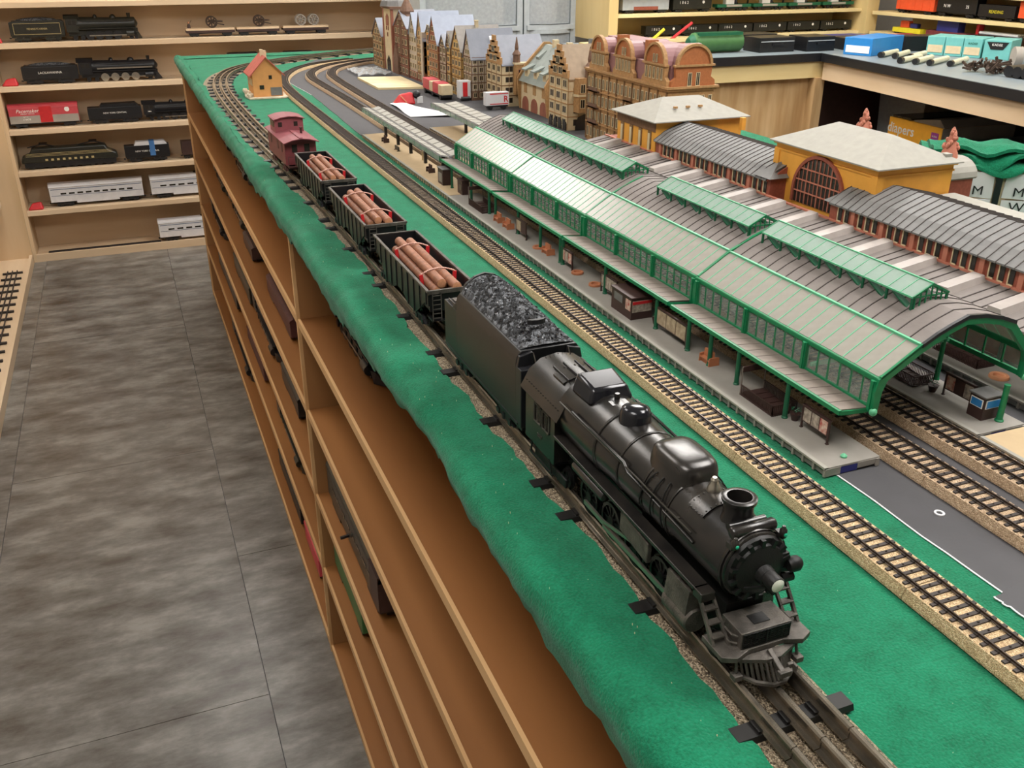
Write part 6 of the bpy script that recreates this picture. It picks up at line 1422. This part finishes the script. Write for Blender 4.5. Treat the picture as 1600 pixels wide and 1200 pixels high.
# aluminium passenger cars
def coach(label, x, z, L, dome=False, n=9):
    T = m_car(label, x, YT, z, L, .098, .027, 'silver', roofm='silver', grp='silver coaches', windows=n)
    P(T, 'stripe', MB().bx(.006, L-.004, -.0279, -.027, .072, .0742).bx(.006, L-.004, -.0279, -.027, .046, .0475), 'stripe'); P(T, 'end_door', MB().bx(-.0008, 0, -.008, .008, .028, .080), 'card'); P(T, 'skirt', MB().bx(L*.27, L*.73, -.0276, .0276, .012, .022), 'silver'); P(T, 'letter_board', MB().bx(0, L, -.0284, -.027, .0795, .0812), 'card')
    if dome: P(T, 'vista_dome', MB().sph((L*.7, 0, .092), L*.16, .022, .020, 14, 6, 0), 'dkwin', 50)
coach('whole silver passenger coach on the fifth shelf', -.350, -.655, .368); coach('silver dome coach cut off by cabinet on fifth shelf', .050, -.655, .33, True, 7); coach('silver dome coach alone on the bottom shelf', .055, -.8495, .33, True, 7)
T = thing('shelf_track', 'single dark track strip on the bottom back shelf', 'track', (-.40, 4.305, -.8495)); P(T, 'strip', MB().bx(0, .455, -.018, .018, 0, .003), 'tie'); 
for s in (-.012, .012): P(T, 'rail', MB().bx(0, .455, s-.0015, s+.0015, .003, .008), 'tie')
for z, lb in ((.0005, 'first'), (-.1595, 'second'), (-.326, 'third'), (-.4935, 'fourth'), (-.6555, 'fifth')):
    T = thing('shelf_track', 'dark track under the trains on the '+lb+' back shelf', 'track', (-.44, YT, z-.0005), 'back shelf tracks')
    for s in (-.017, .017): P(T, 'rail', MB().bx(0, 1.6, s-.001, s+.001, 0, .0008), 'tie')
for x, z, lb in ((-.415, .0005, 'top'), (-.405, -.1595, 'second'), (-.41, -.655, 'fifth')): wedge('red fabric wedge at the left end of the %s back shelf' % lb, x if lb != 'top' else -.420, 4.30, z, .62 if lb != 'top' else .4)

# ================================================================== trains inside the display cabinet
cabg = 'trains inside the display cabinet'
def cyl_car(label, x, y, z, L, r, m):
    T = thing('shelf_car', label, 'train car', (x, y, z), cabg, PI/2)
    P(T, 'tank', MB().lathe([(.2*r, 0), (.75*r, .05*L), (r, .16*L), (r, .84*L), (.75*r, .95*L), (.2*r, L)], (0, 0, r+.018), 'x', 16), m, 40); P(T, 'underframe', MB().bx(.01, L-.01, -r*.6, r*.6, .010, .020), 'blk'); wheels(T, [.03, .05, L-.05, L-.03], .009, .020)
cyl_car('reddish brown tank car on the top cabinet shelf', .300, 1.93, -.1895, .30, .026, 'brick')
for lb, x, y, z, L, H, bm in (('black locomotive on the top cabinet shelf just past the divider', .275, 1.12, -.1895, .27, .075, 'blk'), ('black locomotive on the top cabinet shelf before the tank car', .275, 2.36, -.1895, .30, .08, 'blk'), ('black locomotive farthest along the top cabinet shelf', .280, 2.75, -.1895, .34, .08, 'gold'),
    ('dark locomotive farthest along the second cabinet shelf', .268, 2.95, -.3525, .33, .085, 'gold'), ('olive black locomotive midway along the second cabinet shelf', .268, 2.50, -.3525, .35, .085, 'gold'), ('black locomotive farthest along the third cabinet shelf', .260, 3.05, -.5175, .33, .08, 'blk'), ('black locomotive midway along the third cabinet shelf', .260, 2.0, -.5175, .35, .085, 'blk'), ('black locomotive by the divider on the fourth cabinet shelf', .257, 1.75, -.6745, .30, .075, 'gold'), ('long black locomotive on the bottom cabinet shelf', .255, 2.66, -.8545, .42, .09, 'blk')):
    m_loco(lb, x-(0 if z > -.4 else .008), y+L, z, L, H, .025, bm, rz=-PI/2, grp=cabg)
for lb, x, y, z, L, H, bm in (('brown flat wagon alone on second cabinet shelf', .262, 2.26, -.3525, .16, .04, 'dbrn'), ('dark red wagon on second cabinet shelf near the divider', .262, 1.72, -.3525, .30, .05, 'cabd'), ('olive wagon midway on third cabinet shelf', .258, 2.40, -.5175, .34, .06, 'gold'), ('dark wagon on third cabinet shelf near the divider', .258, 1.70, -.5175, .20, .055, 'blk'), ('black wagon far along fourth cabinet shelf', .255, 2.8, -.6745, .5, .06, 'blk'), ('dark red wagon midway on fourth cabinet shelf', .255, 2.25, -.6745, .32, .05, 'cabd'), ('black wagon by the divider on bottom cabinet shelf', .255, 1.83, -.8545, .30, .06, 'blk2'), ('red wagon nearest the divider on bottom cabinet shelf', .255, 1.62, -.8545, .16, .06, 'boxred')):
    m_car(lb, x-.008, y+L, z, L, H, .024, bm, rz=-PI/2, grp=cabg, roofm=bm)
T = m_car('long grey-green coach with brown end on third shelf near bay', .247, 1.39, -.5175, .35, .085, .026, 'gold', rz=-PI/2, grp=cabg, roofm='gold', windows=8)
P(T, 'brown_end', MB().bx(.30, .351, -.0275, .0275, .02, .080), 'dbrn'); P(T, 'coupler_arm', MB().bar((.16, -.026, .03), (.16, -.040, .028), .004), 'blk')
m_car('dark green coach on fourth shelf near bay', .248, 1.405, -.6745, .21, .08, .025, 'olive', rz=-PI/2, grp=cabg, roofm='grnd')

# ================================================================== workbench in the back right corner
wb = thing('workbench', 'L-shaped workbench with black-edged grey top and pine apron', 'workbench', (2.4, 2.9, FL))
XE = lambda y: 2.355-(2.865-y)*.1235
P(wb, 'bench_top', MB().bx(1.62, 3.06, 2.865, 3.52, -.028, 0), 'benchedge', ab=True); P(wb, 'bench_top', MB().hexa([(XE(.9), .9, -.028), (3.06, .9, -.028), (3.06, 2.864, -.028), (XE(2.864), 2.864, -.028), (XE(.9), .9, 0), (3.06, .9, 0), (3.06, 2.864, 0), (XE(2.864), 2.864, 0)]), 'benchedge', ab=True)
P(wb, 'laminate', MB().bx(1.625, 3.06, 2.868, 3.52, 0, .0012), 'benchtop', ab=True); P(wb, 'laminate', MB().hexa([(XE(.9)+.004, .9, 0), (3.06, .9, 0), (3.06, 2.868, 0), (XE(2.868)+.004, 2.868, 0), (XE(.9)+.004, .9, .0012), (3.06, .9, .0012), (3.06, 2.868, .0012), (XE(2.868)+.004, 2.868, .0012)]), 'benchtop', ab=True)
P(wb, 'apron', MB().bx(1.63, 2.385, 2.875, 2.895, -.085, -.028), 'yel', ab=True); P(wb, 'apron', MB().hexa([(XE(.9)+.012, .9, -.090), (XE(.9)+.034, .9, -.090), (XE(2.86)+.034, 2.86, -.090), (XE(2.86)+.012, 2.86, -.090), (XE(.9)+.012, .9, -.028), (XE(.9)+.034, .9, -.028), (XE(2.86)+.034, 2.86, -.028), (XE(2.86)+.012, 2.86, -.028)]), 'ply', ab=True)
P(wb, 'side_panel', MB().bx(1.64, 2.345, 2.905, 2.925, FL, -.085), 'benchply', ab=True); P(wb, 'corner_leg', MB().bx(2.345, 2.385, 2.865, 2.92, FL, -.085), 'benchply', ab=True)
P(wb, 'rear_panel', MB().bx(3.04, 3.06, .9, 3.52, FL, -.028), 'dbrn', ab=True); P(wb, 'lower_shelf', MB().bx(2.40, 3.04, .9, 2.86, -.47, -.45), 'dbrn', ab=True); P(wb, 'inner_panel', MB().bx(2.386, 3.04, 2.90, 2.92, FL, -.028), 'dbrn', ab=True)
T = thing('diaper_box', 'orange carton printed diapers and 4 under the workbench', 'box', (2.46, 2.47, -.449), rz=-.06)
P(T, 'carton', MB().bx(0, .30, -.128, .128, 0, .262), 'diaper'); P(T, 'grey_side', MB().bx(.002, .30, -.1295, -.128, 0, .262), 'card'); P(T, 'flap', MB().hexa([(.01, -.126, .262), (.29, -.126, .262), (.29, .02, .262), (.01, .02, .262), (.01, -.10, .285), (.29, -.10, .285), (.29, .02, .266), (.01, .02, .266)]), 'card'); P(T, 'flap', MB().bx(.01, .29, .03, .126, .262, .268), 'dkwin')
lettering(T, 'diapers', .046, 'txtw', (-.0008, .065, .228), '-x', True); P(T, 'label_top', MB().bx(-.0008, 0, -.116, -.082, .222, .244), 'purple'); P(T, 'label', MB().bx(-.0008, 0, -.116, -.082, .150, .222), 'txtw'); lettering(T, '4', .040, 'purple', (-.0014, -.099, .186), '-x', True); lettering(T, 'active', .010, 'txtw', (-.0014, -.099, .233), '-x'); P(T, 'hand_hole', MB().prism([(-.03, .165), (.03, .165), (.03, .178), (.018, .186), (-.018, .186), (-.03, .178)], 'x', -.0006, .001), 'dkwin')
T = thing('storage_bin', 'cloudy plastic bin with green lid pushed deep under workbench', 'bin', (2.66, 2.745, -.449))
P(T, 'tub', MB().hexa([(0, -.10, 0), (.30, -.10, 0), (.30, .10, 0), (0, .10, 0), (-.01, -.115, .30), (.31, -.115, .30), (.31, .115, .30), (-.01, .115, .30)]), 'bin'); P(T, 'rim', MB().bx(-.016, .316, -.121, .121, .30, .315), 'graypl', bevel=.004); P(T, 'contents', MB().bx(.02, .28, -.09, .09, .02, .24), 'olive'); 
T = thing('grey_carton', 'long grey slatted carton beside the orange box under workbench', 'box', (2.44, 2.12, -.449)); P(T, 'carton', MB().bx(0, .5, -.20, .18, 0, .225), 'card')
for k in range(7): P(T, 'board_edge', MB().bx(-.002, 0, -.20, .18, .02+.028*k, .022+.028*k+.014), 'graypl')
# bench clutter
def carton(name, label, cat, x, y, w, d, h, m, rz=0, lid=None, end=None, grp=None, z=.0015):
    T = thing(name, label, cat, (x, y, z), grp, rz); P(T, 'carton', MB().bx(0, w, 0, d, 0, h), m, bevel=.0015)
    if lid: P(T, 'lid', MB().bx(-.001, w+.001, -.001, d+.001, h*.62, h+.001), lid, bevel=.001)
    if end: P(T, 'end_label', MB().bx(w*.08, w*.92, -.0012, 0, h*.15, h*.55), end)
    return T
T = thing('green_roll', 'ribbed green tube on the back workbench', 'tube', (1.90, 2.99, .0015)); P(T, 'roll', MB().lathe([(.030, 0), (.034, .004), (.034, .196), (.030, .2)], (0, .02, .035), 'x', 16), 'olive', 30)
for k in range(4): P(T, 'rib', MB().bx(.01, .19, .018+.012*k-.03, .022+.012*k-.03, .060, .0700), 'grnd')
P(T, 'end_cap', MB().lathe([(.030, 0), (.018, -.016), (.006, -.018)], (0, .02, .035), 'x', 14), 'grnd', 40)
for i, (x, y, w, d, h, lb) in enumerate(((2.14, 2.94, .15, .10, .050, 'black case next to the green tube'), (2.13, 3.10, .20, .10, .048, 'black case stacked behind the first case'), (2.325, 2.915, .125, .11, .050, 'black case at the workbench corner'), (2.22, 3.25, .22, .12, .032, 'grey black case deep on the back workbench'))):
    T = carton('black_case', lb, 'case', x, y, w, d, h, 'blk2', grp='black cases'); P(T, 'handle', MB().bx(w*.35, w*.65, -.004, 0, h*.45, h*.6), 'blk'); P(T, 'lid_ridge', MB().bx(.004, w-.004, -.002, d+.002, h*.7, h*.76), 'graypl')
solo('bent_plank', MB().bx(0, .32, 0, .05, 0, .012).hexa([(.32, 0, 0), (.55, .02, .006), (.55, .06, .006), (.32, .05, 0), (.32, 0, .012), (.55, .02, .018), (.55, .06, .018), (.32, .05, .012)]), 'yel', 'pale wooden slat lying on back workbench behind hotel', 'plank', (1.65, 3.36, .0015))
solo('dark_bracket', MB().bx(0, .30, 0, .05, 0, .010).bx(0, .02, 0, .05, .010, .03).bx(.14, .16, 0, .05, .010, .024), 'roofd', 'dark metal bracket on back workbench behind slat', 'bracket', (1.66, 3.30, .0015))
solo('red_bar', MB().bx(0, .36, 0, .04, 0, .012).bx(0, .02, 0, .04, .012, .02), 'brick', 'long dark red bar lying on back workbench', 'bar', (1.76, 3.22, .0015))
for x, m, lb, a in ((1.955, 'yellow', 'yellow rod sticking up behind hotel roof', (.06, .0, .05)), (2.04, 'red', 'red rod sticking up behind hotel roof', (.10, .0, .07))): solo('painted_rod', MB().cyl((0, 0, .005), a, .006, n=8), m, lb, 'rod', (x, 3.40, .0015))
carton('navy_box', 'flat navy box on the back workbench', 'box', 2.52, 3.02, .17, .12, .036, 'navy', -.1); carton('red_box', 'flat red box beside the navy box', 'box', 2.70, 3.02, .26, .12, .030, 'boxred', -.15); carton('black_box', 'low black box in front of the navy box', 'box', 2.49, 2.91, .12, .10, .042, 'blk', -.1)
carton('blue_box', 'bright blue long box with white end label on workbench', 'box', 2.395, 2.80, .105, .23, .058, 'blue', -1.2, end='txtw')
carton('black_box', 'black open box behind the ivory tubes', 'box', 2.67, 2.80, .13, .08, .052, 'blk2', -.3)
for i, (x, y, rz) in enumerate(((2.665, 2.69, .2), (2.69, 2.632, .2), (2.715, 2.574, .2), (2.74, 2.510, .2))):
    T = carton('teal_box', ['leftmost', 'second', 'third', 'rightmost and darkest labelled'][i]+' of the four teal boxes on workbench', 'box', x, y, .060 if i < 3 else .085, .13, .062, 'teal', rz-1.28, end='cream' if i < 3 else None, grp='teal boxes')
    if i == 2: lettering(T, 'KADEE', .010, 'grnd', (.030, -.0012, .046), '-y')
    if i == 3: P(T, 'dark_label', MB().prism([(.008, .056), (.077, .056), (.062, .032), (.023, .032)], 'y', -.0016, 0), 'blk'); lettering(T, 'KADEE', .011, 'txtw', (.042, -.002, .047), '-y')
carton('teal_box', 'pale teal box lying behind the black open box', 'box', 2.84, 2.86, .20, .10, .034, 'teal', -.3)
rt = random.Random(9)
def tubes(lb, x, y, n, L):
    for k in range(n):
        T = thing('ivory_tube', 'ivory metal tube %s in the %s' % (['lying first', 'lying second', 'lying third', 'lying last'][k], lb), 'tube', (x+rt.uniform(-.01, .01)+k*.03, y-k*.042, .0015), 'ivory tubes', .5+rt.uniform(-.06, .06))
        P(T, 'tube', MB().cyl((0, 0, .010), (L, 0, .010), .009, n=10), 'pipe', 40); P(T, 'end_cap', MB().cyl((-.008, 0, .010), (.012, 0, .010), .0098, n=10), 'blk', 40)
tubes('bundle beside the blue box', 2.44, 2.66, 3, .15); tubes('row at the middle of workbench', 2.37, 2.50, 4, .17)
mb = MB(); r = random.Random(31)
for k in range(60): x, y = r.uniform(-.05, .09), r.uniform(-.06, .06); mb.bar((x, y, r.uniform(.003, .03)), (x+r.uniform(-.03, .03), y+r.uniform(-.03, .03), r.uniform(.003, .04)), .006, .006)
solo('scrap_pile', mb, 'brnmetal', 'pile of dark scrap parts on the workbench front', 'scrap', (2.45, 2.22, .0015), kind='stuff')
T = thing('black_rollers', 'cluster of black ribbed rollers at workbench front edge', 'rollers', (2.42, 2.02, .0015))
for k in range(4): P(T, 'roller', MB().cyl((0, .03*k, .017), (.16, .03*k+.02, .017), .016, n=12), 'blk', 40)
T = thing('grey_cylinder', 'grey plastic cylinder lying near the teal boxes', 'cylinder', (2.66, 2.30, .0015)); P(T, 'barrel', MB().cyl((0, 0, .03), (.2, -.12, .03), .029, n=16), 'graypl', 40); P(T, 'cap', MB().cyl((-.01, .006, .03), (.01, -.006, .03), .031, n=16), 'card', 40)
carton('grey_box', 'grey white open box at right end of workbench', 'box', 2.86, 2.24, .2, .16, .11, 'card', -.5)

# ================================================================== corner shelves with hoppers
cs = thing('corner_shelves', 'yellow pine shelf unit above the back workbench', 'shelf', (2.4, 3.5, 0))
P(cs, 'side_panel', MB().bx(1.80, 1.84, 3.46, 3.80, .0025, .75), 'yelz', ab=True)
for z in (.012, .103, .20): P(cs, 'shelf_board', MB().bx(1.84, 3.04, 3.475, 3.66, z-.013, z), 'yel', ab=True, bevel=.001)
P(cs, 'back_board', MB().bx(1.84, 3.04, 3.66, 3.672, .002, .75), 'yel', ab=True); P(cs, 'corner_post', MB().bx(3.04, 3.10, 3.44, 3.672, .002, .75), 'yelz', ab=True)
for k in range(6):
    m_car('%s black hopper in the row lettered 1862 above workbench' % ['leftmost', 'second', 'third', 'fourth', 'fifth', 'rightmost'][k], 1.995+k*.173, 3.53, .0125, .165, .046, .020, 'gold', text='1 8 6 2|\u25cf', ts=.3, grp='black hoppers lettered 1862', ribs=0, tz=.62)
T = m_car('grey and red covered car at left of upper pine shelf', 1.885, 3.53, .1035, .21, .06, .02, 'graypl', roofm='graypl', grp='upper pine shelf cars'); P(T, 'red_side', MB().bx(.05, .16, -.0212, -.02, .012, .025), 'brick')
m_car('black hopper alone between covered car and crane cars', 2.115, 3.53, .1035, .18, .060, .020, 'gold', text='1 8 6 2|\u25cf', ts=.25, grp='upper pine shelf cars', tz=.6)
for k in range(4):
    T = thing('crane_car', '%s green crane flat car on upper pine shelf' % ['leftmost', 'second', 'third', 'rightmost'][k], 'train car', (2.325+k*.178, 3.53, .1035), 'crane cars on the pine shelf')
    P(T, 'deck', MB().bx(0, .165, -.018, .018, .014, .026), 'grnd'); P(T, 'underframe', MB().bx(.01, .155, -.012, .012, .006, .014), 'blk'); wheels(T, [.03, .05, .115, .135], .007, .016); P(T, 'crane_post', MB().lathe([(.012, .026), (.006, .034), (.005, .05), (.009, .055)], (.10, 0, 0), n=10), 'blk', 40); P(T, 'stake', MB().bx(.157, .161, -.004, .004, .026, .05), 'blk'); P(T, 'white_load', MB().bx(.045, .085, -.012, .012, .026, .042), 'txtw'); P(T, 'name_board', MB().bx(.045, .12, -.0186, -.018, .016, .024), 'card')
# right wall shelves
rs_ = thing('right_wall_shelves', 'yellow pine shelves with coloured cars along right wall', 'shelf', (3.15, 2.4, 0))
for z in (.014, .095, .185): P(rs_, 'shelf_board', MB().bx(3.06, 3.30, 1.2, 3.43, z-.014, z), 'yely', ab=True, bevel=.001)
P(rs_, 'back_board', MB().bx(3.30, 3.315, 1.2, 3.44, .002, .75), 'yely', ab=True)
def rcar(label, y0, z, L, H, m, **k): return m_car(label, 3.105, y0, z, L, H, .022, m, rz=-PI/2, grp='cars on right wall shelves', **k)
rcar('orange red open hopper on upper right shelf', 3.32, .0955, .21, .066, 'orangec', ribs=5); rcar('black boxcar with white lettering on upper right shelf', 3.095, .0955, .20, .078, 'blk2', text='N W|35', ts=.22); rcar('black gondola with yellow lettering on upper right shelf', 2.885, .0955, .17, .06, 'blk2', text='READING', tm='yellow', ts=.26); rcar('orange boxcar at the right picture edge', 2.70, .0955, .2, .078, 'orangec', roofm='orangec')
T = rcar('yellow flat car with orange and black load on lower right shelf', 3.32, .0145, .16, .026, 'yellow'); P(T, 'orange_load', MB().bx(.03, .08, -.012, .012, .0235, .050), 'orangec', bevel=.004); P(T, 'black_load', MB().bx(.085, .125, -.012, .012, .0235, .042), 'navy', bevel=.004)
T = rcar('maroon flat car carrying navy crate on lower right shelf', 3.13, .0145, .21, .028, 'cab', text='READING', ts=.35); P(T, 'crate', MB().bx(.05, .16, -.018, .018, .0255, .074), 'navy')
T = rcar('dark flat car carrying silver pipes on lower right shelf', 2.885, .0145, .22, .030, 'dbrn', text='NATIONAL', ts=.3)
for k in range(3): P(T, 'pipe', MB().cyl((.02, -.012+.012*k, .034), (.20, -.012+.012*k, .034), .006, n=10), 'silver', 40)
P(T, 'red_marker', MB().bx(.0, .012, -.014, .014, .027, .062), 'red')
# translucent drawer towers
for x0, x1, lb in ((1.14, 1.55, 'wide'), (1.58, 1.79, 'narrow')):
    T = thing('drawer_tower', lb+' cloudy plastic drawer tower behind the model houses', 'drawers', ((x0+x1)/2, 3.9, FL))
    f = MB()
    for x in (x0, x1): f.bx(x-.012, x+.012, 3.76, 4.1, FL, .5)
    for z in (-.60, -.35, -.10, .045, .27, .49): f.bx(x0, x1, 3.752, 4.1, z-.012, z+.006)
    P(T, 'frame', f, 'graypl', ab=True)
    for za, zb in ((-.59, -.37), (-.34, -.12), (-.09, .03), (.055, .255), (.28, .475)):
        rows = []
        for z in (za, za+(zb-za)*.5, zb):
            rows.append([(x0+.014+(x1-x0-.028)*t, 3.772-.025*math.sin(PI*t)-(.006 if z > za+.02 else 0), z) for t in [i/8 for i in range(9)]]+[(x1-.014, 4.08, z), (x0+.014, 4.08, z)])
        d = P(T, 'drawer', MB().rings(rows, True, False), 'bin', ab=True); SP(d, 'rim', MB().sweep([(x0+.014+(x1-x0-.028)*t, 3.768-.028*math.sin(PI*t), zb) for t in [i/8 for i in range(9)]], [(-.006, -.012), (.006, -.012), (.006, .004), (-.006, .004)]), 'graypl', ab=True)
        SP(d, 'contents', MB().bx(x0+.04, x1-.05, 3.82, 4.05, za+.004, za+(zb-za)*.55), 'card', ab=True)
